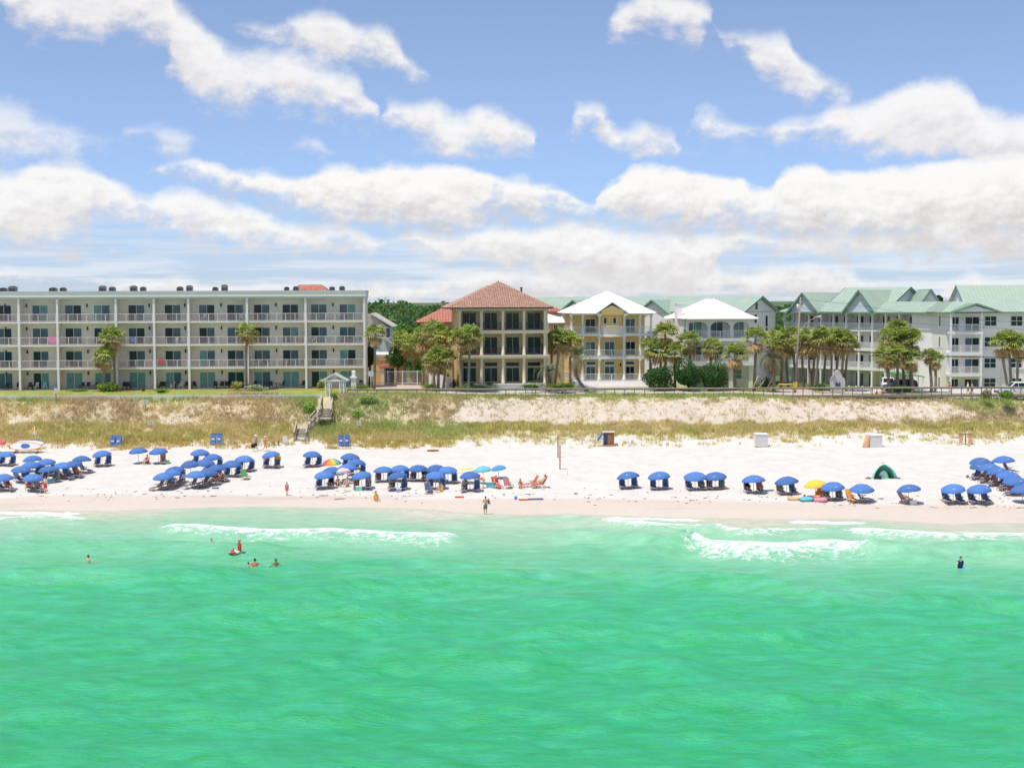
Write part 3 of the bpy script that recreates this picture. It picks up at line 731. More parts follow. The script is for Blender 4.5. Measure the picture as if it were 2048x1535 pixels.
# ---------------------------------------------------------------- apartment block on the left
APT_RZ = math.radians(3.2)
def apartments():
    B = Bld('apartment_building', 'long cream four storey apartment building with sliding doors and white balcony railings', 'building', -90, 776, 201.2, APT_RZ, z=8.1)
    R = B.root
    zf = [0.0, 2.95, 6.07, 9.19, 12.24]           # floor levels, ceiling of the top storey
    cols = [-78, 39, 116, 233, 309, 378, 495, 612, 729]
    X = [B.x(c) for c in cols]
    doors = [(-6, 25, 0), (65.5, 98, 1), (131, 165, 2), (188.5, 222, 2), (257.5, 291, 3), (330, 363, 4), (398.5, 431, 5), (454.5, 488, 5), (508, 541, 6), (565, 598, 6), (622, 655, 7), (679, 712, 7)]
    lamps = [54.7, 176, 300, 371, 443.5, 553, 667, 12]
    x0, x1 = X[0] - 0.14, X[-1] + 0.13
    B.box('back_wall', M['cream'], x0, x1, 2.0, 9.0, 0.0, 12.24)
    B.box('patio', M['patio'], x0, x1, -0.35, 1.998, -0.4, 0.02)
    B.box('roof_deck', M['flash'], x0 - 0.1, x1 + 0.1, -0.1, 9.1, 12.24, 12.5)
    B.box('fascia', M['fascia'], x0 - 0.15, x1 + 0.12, -0.3, 9.3, 12.5, 13.05)
    B.box('parapet_flashing', M['flash'], x0 - 0.2, x1 + 0.16, -0.36, 9.36, 13.05, 13.30)
    for i, x in enumerate(X):
        B.box('party_wall', M['cream'], x - 0.09, x + 0.09, 0.0, 1.998, 0.02, 12.24)
        B.box('pilaster', M['white'] if i else M['cream'], x - 0.14, x + 0.14, -0.10, -0.002, 0.02, 12.235)
    for k in (1, 2, 3):
        for i in range(len(X) - 1):
            B.box('balcony_slab', M['fascia'], X[i] + 0.145, X[i + 1] - 0.145, -0.06, 1.998, zf[k] - 0.2, zf[k])
            railing(R, X[i] + 0.15, X[i + 1] - 0.15, 0.02, zf[k])
    for k in range(4):
        for a, b, bay in doors:
            gl = None if k else ['glasst', 'glassb', 'glassb', 'glass', 'glasst']
            opening(R, 'sliding_door', B.x(a, 2), B.x(b, 2), zf[k] + 0.02, zf[k] + 2.28, 2.0, 2, gl=gl)
        for l in lamps:
            c = B.x(l, 2); mb = MB().box(c - 0.09, c + 0.09, 1.86, 1.998, zf[k] + 1.95, zf[k] + 2.36); mb.box(c - 0.055, c + 0.055, 1.90, 1.97, zf[k] + 2.36, zf[k] + 2.44); mb.build('wall_lamp', M['black'], R)
    return B, zf
APT, APT_ZF = apartments()
def apt_pt(px, dd, z):
    x = APT.x(px, dd); c, n = math.cos(APT_RZ), math.sin(APT_RZ)
    return Vector((APT.o.x + c * x - n * dd, APT.o.y + n * x + c * dd, 8.1 + z))
ACS = [(2, 16), (21, 36), (102, 116), (123, 135), (201, 214), (221, 233), (263, 276), (283, 294), (356, 368), (375, 387), (427, 438), (445, 457), (570, 580), (588, 599), (660, 671), (680, 691)]
ORD = ['first', 'second', 'third', 'fourth', 'fifth', 'sixth', 'seventh', 'eighth', 'ninth', 'tenth', 'eleventh', 'twelfth', 'thirteenth', 'fourteenth', 'fifteenth', 'sixteenth', 'seventeenth']
for i, (a, b) in enumerate(ACS):
    c = apt_pt((a + b) / 2, 3.5, 12.502); w = (b - a) / 14.5; h = random.choice([0.85, 0.62, 0.7]) + (0.25 if i in (9, 11) else 0)
    t = thing('rooftop_unit', f'grey rooftop air conditioner on the cream block, {ORD[i]} from the left', 'air conditioner', c, APT_RZ, 'air conditioners on the flat roof')
    mb = MB().box(-w / 2, w / 2, -w / 2, w / 2, 0.1, h + 0.62); 
    for sx in (-1, 1): mb.box(sx * w / 2 - 0.06, sx * w / 2 + 0.06, -w / 2, w / 2, 0, 0.1)
    mb.build('casing', M['acgrey'], t)
    mb = MB()
    for q in range(5): mb.box(-w / 2 + 0.06, w / 2 - 0.06, -w / 2 - 0.025, -w / 2 - 0.003, 0.75 + q * 0.11, 0.80 + q * 0.11)
    mb.build('grille', M['black'], t)
    MB().lathe([(w * 0.36, 0), (w * 0.36, 0.07), (w * 0.30, 0.09)], 10, (0, 0, h + 0.62)).build('fan_cowl', M['black'], t)

# ---------------------------------------------------------------- buildings seen behind, left half
B = Bld('tiled_roof_house', 'orange tiled roof of a house rising behind the cream apartment block', 'house', 575, 640, 245, 0, z=6.2)
w = B.x(658) 
B.box('wall', M['orange'], 0.3, w - 0.3, 0.4, 7.6, 0, 14.6)
zr = B.z(570, 610, 3)
hip_roof(B, M['clayred'], -0.3, w + 0.3, -0.4, 8.2, 14.6, zr, 1.4, w - 1.6, 4, 4)
mb = tile_face((-0.3, -0.4, 14.6), (w + 0.3, -0.4, 14.6), (1.4, 4, zr), (w - 1.6, 4, zr), 0.5, 0.6); stuff(mb.build('roof_tiles', M['clayred'], B.root))

B = Bld('grey_roof_house', 'house with long grey pitched roof and pale blue gable behind the drive', 'house', 726, 760, 240, 0, z=6.2)
xa, xb = B.x(700), B.x(785)
zt, ze = B.z(626, 745), B.z(653, 785)
B.box('wall', M['blue_wall'], xa, xb - 0.5, 0.5, 10, 0, ze - 0.1)
MB().slab([(xa, 0, zt), (B.x(742), 0, zt), (B.x(787), 0.0, ze), (B.x(787), 10.3, ze), (B.x(742), 10.3, zt)][1:], 0.2).build('roof_slope', M['greyroof'], B.root)
MB().prism([(xa, ze - 0.1), (xb - 0.6, ze - 0.1), (B.x(742), zt - 0.25), (xa, zt - 0.25)], 0.5, 10).build('gable', M['greyroof'], B.root)
MB().slab([(B.x(768), -0.6, B.z(673, 768)), (B.x(785), -0.6, B.z(686, 785)), (B.x(785), 6, B.z(686, 785)), (B.x(768), 6, B.z(673, 768))], 0.18).build('lower_roof', M['greyroof'], B.root)
opening(B.root, 'window', B.x(771), B.x(781), B.z(676, 776), B.z(655, 776), 0.5, 1, gl='glassb')

B = Bld('orange_house', 'orange walled house with a red edged porch roof at the end of the drive', 'house', 736, 765, 228, 0, z=6.4)
xa, xb = B.x(740), B.x(800)
z1 = B.z(711, 770)
B.box('wall', M['orange'], xa, xb, 0, 9, 0, z1)
B.box('roof_edge', M['white'], xa - 0.2, xb + 0.2, -0.3, 9.2, z1, z1 + 0.25)
B.box('porch_roof', M['clayred'], B.x(759), B.x(801), -2.0, -0.004, B.z(735, 780, -2), B.z(730.5, 780, -2))
B.box('porch_wall', M['tanlight'], B.x(763), B.x(770), -1.8, -0.004, 0.0, B.z(735.5, 780, -2)); B.box('porch_wall', M['tanlight'], B.x(790), B.x(800), -1.8, -0.004, 0.0, B.z(735.5, 780, -2))
opening(B.root, 'garage_door', B.x(770.5), B.x(789.5), 0.05, B.z(736, 780, -1), -0.6, 2, 'tanlight', gl='glass')
opening(B.root, 'window', B.x(767), B.x(790), B.z(728, 780), B.z(724, 780), 0, 3, gl='glassb')
for k in range(2): B.box('balcony_rail', M['white'], B.x(757), B.x(790), -0.5 - k * .01, -0.45, B.z(719 - 4.5 * k, 780), B.z(718 - 4.5 * k, 780))

B = Bld('red_roof_house', 'house with red barrel tiled hip roof left of the tan villa', 'house', 838, 765, 222, math.radians(5), z=6.6)
xa, xb = B.x(838), B.x(915)
ze = B.z(645, 850)
B.box('wall', M['tan'], xa + 0.8, xb + 6, 0.8, 12, 0, ze - 0.15); B.box('eave', M['white'], xa, xb + 6.5, -0.1, 12.5, ze - 0.15, ze)
zr = ze + 3.2
hip_roof(B, M['clayred'], xa - 0.1, xb + 7, -0.2, 12.6, ze + 0.01, zr, xa + 6, xb + 2, 6, 6)
stuff(tile_face((xa - 0.1, -0.2, ze), (xb + 7, -0.2, ze), (xa + 6, 6, zr), (xb + 2, 6, zr), 0.42, 0.6).build('roof_tiles', M['clayred'], B.root))
opening(B.root, 'window', B.x(862, .8), B.x(874, .8), ze - 2.0, ze - 0.6, 0.8, 2)

B = Bld('terracotta_house', 'house with red clay hip roof and white lower roof between the tan and yellow villas', 'house', 1080, 765, 226, math.radians(5), z=6.6)
ze = B.z(623, 1110)
xa, xb = B.x(1075), B.x(1131)
B.box('wall', M['tan'], xa, xb - 0.5, 1.0, 12, 0, ze - 0.1)
hip_roof(B, M['clayred'], xa - 2, xb, 0, 13, ze, ze + 1.9, xa - 0.3, xa - 0.3, 6, 6)
stuff(tile_face((xa - 2, 0, ze), (xb, 0, ze), (xa - 0.3, 6, ze + 1.9), (xa - 0.3, 6, ze + 1.9), 0.42, 0.6).build('roof_tiles', M['clayred'], B.root))
MB().slab([(B.x(1093), -2.5, B.z(645, 1110, -2)), (B.x(1127), -2.5, B.z(645, 1110, -2)), (B.x(1124), 0.9, B.z(630, 1120)), (B.x(1093), 0.9, B.z(620, 1095))], 0.2).build('lower_roof', M['roofw'], B.root)
B.box('lower_wall', M['tan'], B.x(1093), B.x(1126), -2.2, 0.995, 0, B.z(646, 1110, -2))
opening(B.root, 'window', B.x(1107, -2.2), B.x(1122, -2.2), B.z(657, 1110, -2), B.z(649, 1110, -2), -2.2, 4, gl='glass')

# ---------------------------------------------------------------- tan villa
def tan_villa():
    B = Bld('tan_villa', 'tan three storey villa with clay tiled hip roof and dark glass behind columns', 'house', 915, 767.5, 201, math.radians(5.3))
    R = B.root
    W = B.x(1095.5); zs2, zs3, ze = B.z(710, 1000), B.z(660, 1000), B.z(615.5, 1000)
    B.o.z = R.location.z
    dep = 12.5; rec = 2.7
    gl0 = R.location.z
    B.box('main_wall', M['tan'], 0.0, W, rec, dep, -1.0, ze - 0.35)
    B.box('side_wall', M['orange'], 0.0, 0.55, 0.0, rec - .002, -1.0, ze - 0.35); B.box('side_wall', M['tan'], W - 0.3, W, 0.0, rec - .002, -1.0, ze - 0.35)
    B.box('sunlit_side_tone', M['orange'], -0.03, -0.002, 0.02, dep, -1.0, ze - 0.4)  # left wall and this skin: sunlight put into the colour as orange
    B.box('entablature', M['tanlight'], -0.15, W + 0.15, -0.15, dep + 0.2, ze - 0.35, ze - 0.02)
    B.box('terrace', M['concrete'], 0.6, W - 0.32, -1.2, rec - .002, -1.0, 0.0)
    for zz in (zs2, zs3):
        B.box('balcony_slab', M['tanlight'], 0.2, W + 0.1, -0.35, rec - .002, zz - 0.45, zz)
        B.box('slab_molding', M['tanlight'], 0.1, W + 0.2, -0.45, -0.352, zz - 0.16, zz - 0.02)
    cols = [920, 963, 1006, 1048, 1090]
    for za, zb in ((0.0, zs2 - 0.45), (zs2, zs3 - 0.45), (zs3, ze - 0.352)):
        for c in cols:
            x = B.x(c); h = zb - za
            mb = MB().lathe([(0.27, 0.003), (0.27, 0.14), (0.21, 0.2), (0.19, h - 0.25), (0.24, h - 0.18), (0.27, h - 0.14), (0.27, h - 0.003)], 12, (x, 0.0, za)); mb.build('column', M['tanlight'], R)
    wins = [(926, 952), (969, 994.5), (1012, 1038), (1055, 1080.5)]
    for a, b in wins:
        xa, xb = B.x(a, rec), B.x(b, rec)
        for za, top in ((zs2, zs2 + 2.45), (zs3, zs3 + 2.4)):
            opening(R, 'glass_door', xa - 0.1, xb + 0.1, za + 0.02, top, rec, 2, 'tan', 0.12, gl='glass')
        opening(R, 'glass_door', xa - 0.1, xb + 0.1, 0.02, 2.1, rec, 2, 'tan', 0.12, gl='glass')
        opening(R, 'transom_window', xa - 0.1, xb + 0.1, 2.12, 2.85, rec, 1, 'tan', 0.12, gl='glass')
    for zz in (zs2, zs3):
        for c0, c1 in zip(cols[:-1], cols[1:]):
            railing(R, B.x(c0) + 0.24, B.x(c1) - 0.24, -0.05, zz, 1.0, 'iron', 'iron', 0.12, 1.4, 0.025)
    # roof
    x0, x1, y0, y1 = B.x(893, -1) , B.x(1107, -1), -1.0, dep + 1.0
    zr = B.z(564, 998, dep / 2)
    xm = B.x(997, dep / 2); ym = dep / 2
    hip_roof(B, M['clay'], x0, x1, y0, y1, ze, zr, xm, xm, ym, ym, 0.12, ridge=M['clay'])
    for a, b in (((x0, y0), (x1, y0)), ((x1, y0), (x1, y1)), ((x1, y1), (x0, y1)), ((x0, y1), (x0, y0))):
        stuff(tile_face((*a, ze), (*b, ze), (xm, ym, zr), (xm, ym, zr)).build('roof_tiles', M['clay'], R))
    mb = MB(); mb.bar((x0, y0 - 0.06, ze - 0.06), (x1, y0 - 0.06, ze - 0.06), 0.12, 0.14); mb.bar((x0 - 0.06, y0, ze - 0.06), (x0 - 0.06, y1, ze - 0.06), 0.12, 0.14); mb.build('gutter', M['iron'], R)
    mb = MB(); mb.lathe([(0.14, 0), (0.12, 0.12), (0.05, 0.2), (0.03, 0.28)], 8, (xm, ym, zr)); mb.build('finial', M['clay'], R)
    mb = MB(); mb.lathe([(0.12, 0), (0.12, 0.8), (0.2, 0.82), (0.2, 0.95)], 8, (B.x(1043, 7), 7, B.z(588, 1043, 7))); mb.build('roof_vent', M['iron'], R)
    mb = MB(); mb.tube([(0.3, -0.06, ze - 0.1), (0.35, -0.12, ze - 0.6), (0.35, -0.12, -1)], 0.05, 6); mb.build('downpipe', M['iron'], R)
    MB().box(-0.4, -0.032, 2.0, 2.3, 3.2, 3.5).build('wall_lamp', M['iron'], R)
    for c in (1020, 985): # white chairs on the terrace
        pass
    return B
TAN = tan_villa()

# ---------------------------------------------------------------- yellow villa
def yellow_villa():
    B = Bld('yellow_villa', 'yellow three storey villa with white columned balconies and white metal hip roof', 'house', 1146, 762, 207, math.radians(5.3))
    R = B.root; rec = 2.2; dep = 13.0
    W = B.x(1303.5); z2, z3, ze = B.z(713, 1220), B.z(667, 1220), B.z(626, 1220)
    B.box('main_wall', M['yellow'], 0.5, W - 0.6, rec, dep, -1.0, ze - 0.1)
    B.box('ground_terrace', M['white'], -0.2, W + 0.1, -0.4, rec - .002, -1.0, 0.0)
    for k in range(4): B.box('step', M['roofw'], B.x(1155), B.x(1291), -0.4 - 0.4 * (k + 1), -0.402 - 0.4 * k, -1.0, -0.18 * (k + 1))
    for zz in (z2, z3): B.box('balcony_slab', M['white'], -0.3, W + 0.2, -0.25, rec - .002, zz - 0.32, zz)
    B.box('porch_ceiling_beam', M['white'], -0.3, W + 0.2, -0.25, rec + 0.2, ze - 0.22, ze - 0.02)
    cols = [1143, 1165, 1198.5, 1248, 1280, 1302]
    for za, zb in ((0.0, z2 - 0.32), (z2, z3 - 0.32), (z3, ze - 0.22)):
        for i, c in enumerate(cols):
            x = B.x(c); h = zb - za
            MB().lathe([(0.25, 0.003), (0.27, 0.3), (0.15, 0.42), (0.14, h - 0.4), (0.24, h - 0.26), (0.25, h - 0.003)], 10, (x, -0.02, za)).build('column', M['white'], R)
    for zz in (z2, z3, 0.0):
        for c0, c1 in zip(cols[:-1], cols[1:]):
            if zz == z3 and c0 == 1198.5: continue
            railing(R, B.x(c0) + 0.2, B.x(c1) - 0.2, 0.0, zz, 1.0, 'white', 'white', 0.14, 1.6, 0.03)
        railing(R, 0.2, rec + 6, -0.12, zz, 1.0, 'white', 'white', 0.2, 1.6, 0.03, along='y')
    # curved balcony over the middle bay
    xa, xb = B.x(1198.5) + 0.2, B.x(1248) - 0.2; xm = (xa + xb) / 2; hw = (xb - xa) / 2
    arc_ = [(xm + hw * math.cos(math.pi * (1 - k / 14)), -0.252 - 0.85 * math.sin(math.pi * k / 14)) for k in range(15)]
    mb = MB(); n = len(arc_)
    V = [(x, y, z3 - 0.02) for x, y in arc_] + [(x, y, z3 - 0.42) for x, y in arc_]
    mb.add(V, [tuple(range(n)), tuple(reversed(range(n, 2 * n)))] + [(i, i + n, i + n + 1, i + 1) for i in range(n - 1)]); mb.build('curved_slab', M['white'], R)
    mb = MB()
    for (p, q) in zip(arc_[:-1], arc_[1:]): mb.bar((*p, z3 + 1.05), (*q, z3 + 1.05), 0.08, 0.08); mb.bar((*p, z3 + 0.1), (*q, z3 + 0.1), 0.05, 0.05)
    rr = mb.build('railing', M['white'], R)
    mb = MB()
    for (p, q) in zip(arc_[:-1], arc_[1:]):
        for t in (0, .25, .5, .75): c = (p[0] + (q[0] - p[0]) * t, p[1] + (q[1] - p[1]) * t); mb.box(c[0] - .015, c[0] + .015, c[1] - .015, c[1] + .015, z3 + 0.1, z3 + 1.02)
    stuff(mb.build('balusters', M['white'], rr))
    # openings
    for zz, lst in ((z3, [(1169.5, 1191.5), (1249.6, 1271)]), (z2, [(1169.5, 1191.5), (1208, 1230), (1250, 1271.5)]), (0.0, [(1171, 1191.5), (1208, 1230), (1250, 1270)])):
        for a, b in lst:
            opening(R, 'french_door', B.x(a, rec), B.x(b, rec), zz + 0.02, zz + (2.1 if zz else 2.0), rec, 2, 'white', 0.13, gl=['glassb', 'glasst', 'glassb', 'glass'])
            if zz == 0: opening(R, 'transom_window', B.x(a, rec), B.x(b, rec), 2.03, 2.7, rec, 1, 'white', 0.13, gl='glassb')
    for a, b in ((1205.6, 1213.5), (1224, 1232.4)):
        opening(R, 'window', B.x(a, rec - 1.2), B.x(b, rec - 1.2), B.z(648, 1220), B.z(634.5, 1220), 0.6 - 0.02, 1, 'white', 0.1, gl='glass')
    # projecting middle bay wall on the top storey with gable
    B.box('bay_wall', M['yellow'], B.x(1201), B.x(1245.5), 0.6, rec - .004, z3 + 0.01, ze - 0.24)
    xg0, xg1, zg = B.x(1191, -0.6), B.x(1256, -0.6), B.z(605, 1224)
    MB().prism([(B.x(1201), ze - 0.245), (B.x(1245.5), ze - 0.245), (B.x(1245.5), ze + 0.35), ((xg0 + xg1) / 2, zg - 0.35), (B.x(1201), ze + 0.35)], -0.98, 3.0).build('gable_wall', M['yellow'], R)
    for sgn, xe in ((-1, xg0), (1, xg1)):
        xm2 = (xg0 + xg1) / 2
        pts = [(xe, -1.3, ze - 0.1), (xm2, -1.3, zg), (xm2, 5, zg), (xe, 5, ze - 0.1)]
        if sgn > 0: pts = pts[::-1]
        MB().slab(pts[::-1], 0.14).build('gable_roof', M['roofw'], R)
        x_in = B.x(1201) - 0.004 if sgn < 0 else B.x(1245.5) + 0.004
        MB().box(min(x_in, xe + sgn * -0.2), max(x_in, xe + sgn * -0.2), -1.2, -0.26, ze - 0.34, ze - 0.12).build('gable_return', M['white'], R)
    mb = MB().tube([((xg0 + xg1) / 2, -1.05, ze + 0.7), ((xg0 + xg1) / 2, -0.982, ze + 0.7)], 0.22, 12); mb.build('gable_medallion', M['white'], R)
    # roof
    x0, x1 = B.x(1141, -0.9), B.x(1313, -0.9); zr = B.z(582, 1214, dep / 2); ym = dep / 2
    hip_roof(B, M['roofw'], x0, x1, -0.9, dep + 0.9, ze, zr, B.x(1214, ym), B.x(1214, ym), ym, ym, 0.14, ridge=M['roofw'])
    MB().lathe([(.08, 0), (.1, .4), (.03, .5)], 8, (B.x(1241, rec), rec - 0.1, 1.9)).build('wall_lamp', M['black'], R)
    return B
YEL = yellow_villa()

# ---------------------------------------------------------------- white villa with arches
def arch_wall(x0, x1, z0, z1, arches, y0, y1):
    """wall slab with arched openings (xa, xb, base z, spring z, crown z)"""
    mb = MB(); xs = x0
    for xa, xb, zb, zs, zc in arches:
        mb.box(xs, xa, y0, y1, z0, z1)
        if zb > z0: mb.box(xa, xb, y0, y1, z0, zb)
        n = 10; pts = [(xa + (xb - xa) * k / n, zs + (zc - zs) * math.sin(math.pi * k / n) ** 0.6) for k in range(n + 1)]
        for (pa, qa), (pb, qb) in zip(pts[:-1], pts[1:]):
            V = [(pa, y0, qa), (pb, y0, qb), (pb, y0, z1), (pa, y0, z1), (pa, y1, qa), (pb, y1, qb), (pb, y1, z1), (pa, y1, z1)]
            mb.add(V, [(0, 1, 2, 3), (7, 6, 5, 4), (0, 4, 5, 1), (3, 2, 6, 7)])
        xs = xb
    mb.box(xs, x1, y0, y1, z0, z1)
    return mb
def white_villa():
    B = Bld('white_villa', 'white villa with arched upper balcony, chimney and white metal hip roof', 'house', 1373, 772.5, 207, math.radians(5.0))
    R = B.root; rec = 2.0; dep = 13.5
    W = B.x(1507); z2, z3, ze = B.z(724, 1440), B.z(676, 1440), B.z(637, 1440)
    B.box('main_wall', M['whitew'], 0.0, W, rec, dep, -0.6, ze - 0.05)
    ar3 = [(B.x(1379), B.x(1415), z3 + 0.01, B.z(652, 1440), B.z(643, 1440)), (B.x(1420.6), B.x(1460.5), z3 + 0.01, B.z(652, 1440), B.z(642.5, 1440)), (B.x(1466), B.x(1498), z3 + 0.01, B.z(652, 1440), B.z(643, 1440))]
    arch_wall(0, W, z3 + 0.01, ze - 0.05, ar3, 0, 0.35).build('arched_wall', M['whitew'], R)
    ar2 = [(B.x(1379), B.x(1415), z2 + 0.01, z2 + 1.9, z2 + 2.5), (B.x(1420.6), B.x(1460.5), z2 + 0.01, z2 + 1.9, z2 + 2.5), (B.x(1466), B.x(1498), z2 + 0.01, z2 + 1.9, z2 + 2.5)]
    arch_wall(0, W, z2 + 0.01, z3 - 0.4, ar2, 0, 0.35).build('arched_wall', M['whitew'], R)
    for x in (0.3, W * 0.33, B.x(1462.5), B.x(1502)):
        B.box('pillar', M['whitew'], x - 0.3, x + 0.3, 0.0, 0.6, -0.6, z2 - 0.5)
    for zz in (z2, z3): B.box('balcony_slab', M['white'], -0.15, W + 0.15, -0.4, rec - .002, zz - 0.4 if zz == z3 else zz - 0.5, zz)
    for a in ar3: railing(R, a[0] + 0.02, a[1] - 0.02, 0.1, z3, 1.0, 'white', 'white', 0.16, 1.5, 0.05)
    railing(R, 0.1, W - 0.1, -0.3, z2, 1.0, 'white', 'white', 0.17, 1.9, 0.05)
    railing(R, B.x(1468), B.x(1498), 0.2, -0.1, 1.0, 'white', 'white', 0.17, 1.9, 0.05)
    for (a, b, g) in ((1378, 1404, 'glasst'), (1420, 1446, 'glassb'), (1466, 1488, 'glasst')):
        opening(R, 'glass_door', B.x(a, rec), B.x(b, rec), z3 + 0.03, z3 + 2.25, rec, 2, 'white', 0.1, gl=g, mid=None if g == 'glassb' else [z3 + 1.1])
        opening(R, 'glass_door', B.x(a, rec), B.x(b, rec), z2 + 0.03, z2 + 2.2, rec, 2, 'white', 0.1)
    opening(R, 'window', B.x(1471, rec), B.x(1484, rec), 0.9, 2.3, rec, 1, 'white', 0.09, gl='glasst', mid=[1.5])
    for c in (1412, 1454): MB().lathe([(.07, 0), (.09, .3), (.03, .4)], 8, (B.x(c, rec), rec - 0.1, z3 + 1.9)).build('wall_lamp', M['black'], R)
    x0, x1 = B.x(1371, -0.9), B.x(1517, -0.9); zr = B.z(597.5, 1430, dep / 2 - 1)
    xm = B.x(1429, dep / 2 - 1.5)
    hip_roof(B, M['roofw'], x0, x1, -0.9, dep + 2.0, ze, zr, xm, xm - 0.6, dep / 2 - 1.5, dep / 2 + 2, 0.14, ridge=M['roofw'])
    # chimney with flared breast on the left side
    yc = 5.0; xc0, xc1 = B.x(1353, yc), B.x(1364.5, yc)
    MB().prism([(xc0, B.z(668, 1358, yc)), (0.0 - 0.02, B.z(668, 1358, yc)), (0.0 - 0.02, ze), (xc1 + 0.3, ze), (xc1, ze + 0.1), (xc1, B.z(607, 1358, yc)), (xc0, B.z(607, 1358, yc)), (xc0, ze)], yc, yc + 1.4).build('chimney', M['whitew'], R)
    B.box('chimney_breast', M['whitew'], xc0 - 0.2, -0.02, yc - 0.3, yc + 1.7, -0.6, B.z(668, 1358, yc) - 0.003)
    B.box('chimney_cap', M['white'], xc0 - 0.1, xc1 + 0.1, yc - 0.1, yc + 1.5, B.z(607, 1358, yc) + 0.003, B.z(605.5, 1358, yc) + 0.06)
    B.box('side_wing', M['whitew'], B.x(1333, 9), -0.022, 8.5, dep + 1, -0.6, ze - 0.06)
    opening(R, 'window', 0.25, 0.95, z3 + 0.6, z3 + 2.2, 0.0, 1, 'white', 0.06, gl='glassb')
    return B
WHI = white_villa()

# ---------------------------------------------------------------- green roofed buildings
def seamed(poly, t, m, root, name='roof_slope', step=0.6):
    """metal roof slope with standing seams (poly starts with the eave edge a-b, then upper edge)"""
    o = MB().slab(poly, t).build(name, m, root)
    A, Bv = Vector(poly[0]), Vector(poly[1]); C, Dv = Vector(poly[2]), Vector(poly[3]) if len(poly) > 3 else Vector(poly[2])
    nrm = (Bv - A).cross(Dv - A).normalized(); mb = MB(); n = int((Bv - A).length / step)
    ux = (Bv - A).normalized(); up = nrm.cross(ux).normalized()
    P2 = [((Vector(p) - A).dot(ux), (Vector(p) - A).dot(up)) for p in poly]
    for k in range(1, n):
        x = (Bv - A).length * k / n; ys = []
        for (xa, ya), (xb, yb) in zip(P2, P2[1:] + P2[:1]):
            if (xa - x) * (xb - x) < 0: ys.append(ya + (yb - ya) * (x - xa) / (xb - xa))
        if len(ys) >= 2:
            p = A + ux * x + up * min(ys) + nrm * 0.02; q = A + ux * x + up * max(ys) + nrm * 0.02
            if (p - q).length > 0.2: mb.bar(p, q, 0.05, 0.05, up=nrm)
    if mb.v: stuff(mb.build('seams', m, o))
    return o
def gable_box(B, x0, x1, y0, y1, ze, zr, ov, root, m='green', axis='y', wall='pale', zb=None):
    """gabled roof volume; axis y: ridge runs in depth; the two slopes and end triangles are parts"""
    if axis == 'y':
        xm = (x0 + x1) / 2; k = (zr - ze) / ((x1 - x0) / 2)
        a = x0 - ov; b = x1 + ov; zl = ze - ov * k
        seamed([(a, y1 + ov, zl), (a, y0 - ov, zl), (xm, y0 - ov, zr), (xm, y1 + ov, zr)], 0.14, M[m], root)
        seamed([(b, y0 - ov, zl), (b, y1 + ov, zl), (xm, y1 + ov, zr), (xm, y0 - ov, zr)], 0.14, M[m], root)
        MB().prism([(x0, zb or ze - 0.2), (x1, zb or ze - 0.2), (x1, ze - 0.2), (xm, zr - 0.35), (x0, ze - 0.2)], y0, y1).build('gable_wall', M[wall], root)
        for s in (a, b): MB().bar((s, y0 - ov - 0.05, zl - 0.08), (xm, y0 - ov - 0.05, zr - 0.08), 0.08, 0.26).build('barge_board', M['greend'], root)
    else:
        ym = (y0 + y1) / 2; k = (zr - ze) / ((y1 - y0) / 2); a = y0 - ov; b = y1 + ov; zl = ze - ov * k
        seamed([(x0 - ov, a, zl), (x1 + ov, a, zl), (x1 + ov, ym, zr), (x0 - ov, ym, zr)], 0.14, M[m], root)
        seamed([(x1 + ov, b, zl), (x0 - ov, b, zl), (x0 - ov, ym, zr), (x1 + ov, ym, zr)], 0.14, M[m], root)
        mb = MB(); V = []
        for xx in (x0, x1): V += [(xx, y0, ze - 0.2), (xx, y1, ze - 0.2), (xx, ym, zr - 0.35)]
        mb.add(V, [(0, 2, 1), (3, 4, 5), (0, 1, 4, 3), (1, 2, 5, 4), (2, 0, 3, 5)]); mb.build('gable_wall', M[wall], root)
        for xx in (x0 - ov - 0.05, x1 + ov + 0.05):
            for ya in (a, b): MB().bar((xx, ya, zl - 0.08), (xx, ym, zr - 0.08), 0.08, 0.26).build('barge_board', M['greend'], root)
def long_green():
    rz = math.radians(-31)
    B = Bld('green_roof_building', 'long pale building with green metal gable roof behind the villas', 'building', 1485, 770, 236, rz, z=6.2)
    R = B.root; L = 42.0; wd = 14.0
    ze, zr = B.z(621, 1485), B.z(592, 1528, wd / 2)
    B.box('wall', M['pale'], -L, 0, 0, wd, 0, ze - 0.25)
    gable_box(B, -L, 0, 0, wd, ze, zr, 0.5, R, axis='x')
    for xm in (-15.0, -29.5):
        gable_box(B, xm - 2.6, xm + 2.6, -1.4, 6.0, ze - 0.2, ze + 1.75, 0.4, R, axis='y')
        B.box('porch_wall', M['pale'], xm - 2.6, xm + 2.6, -1.4, -0.01, 0, ze - 0.45)
        for k in range(3):
            opening(R, 'window', xm - 1.0, xm + 1.0, 1.0 + 3.1 * k, 2.6 + 3.1 * k, -1.4, 2, gl='glassb')
    # windows of the end wall (facing right-front)
    for yy, zz, h in ((5.6, B.z(611, 1516), 1.3), (5.2, B.z(638, 1516), 1.3), (10.0, B.z(644, 1545), 1.7), (10.0, B.z(668, 1545), 1.6)):
        f = MB().box(0.003, 0.05, yy - 0.5, yy + 0.5, zz - h / 2 - 0.08, zz + h / 2 + 0.08).build('window', M['white'], R)
        MB().box(0.052, 0.07, yy - 0.42, yy + 0.42, zz - h / 2, zz + h / 2).build('pane', M['glass'], f)
    for i in range(12):
        x = -2.5 - i * 3.2
        if min(abs(x + 15.0), abs(x + 29.5)) < 3.2: continue
        for k in range(4):
            opening(R, 'window', x - 0.9, x + 0.9, 0.9 + 3.1 * k, 2.5 + 3.1 * k, 0, 2, gl=['glass', 'glassb'])
long_green()

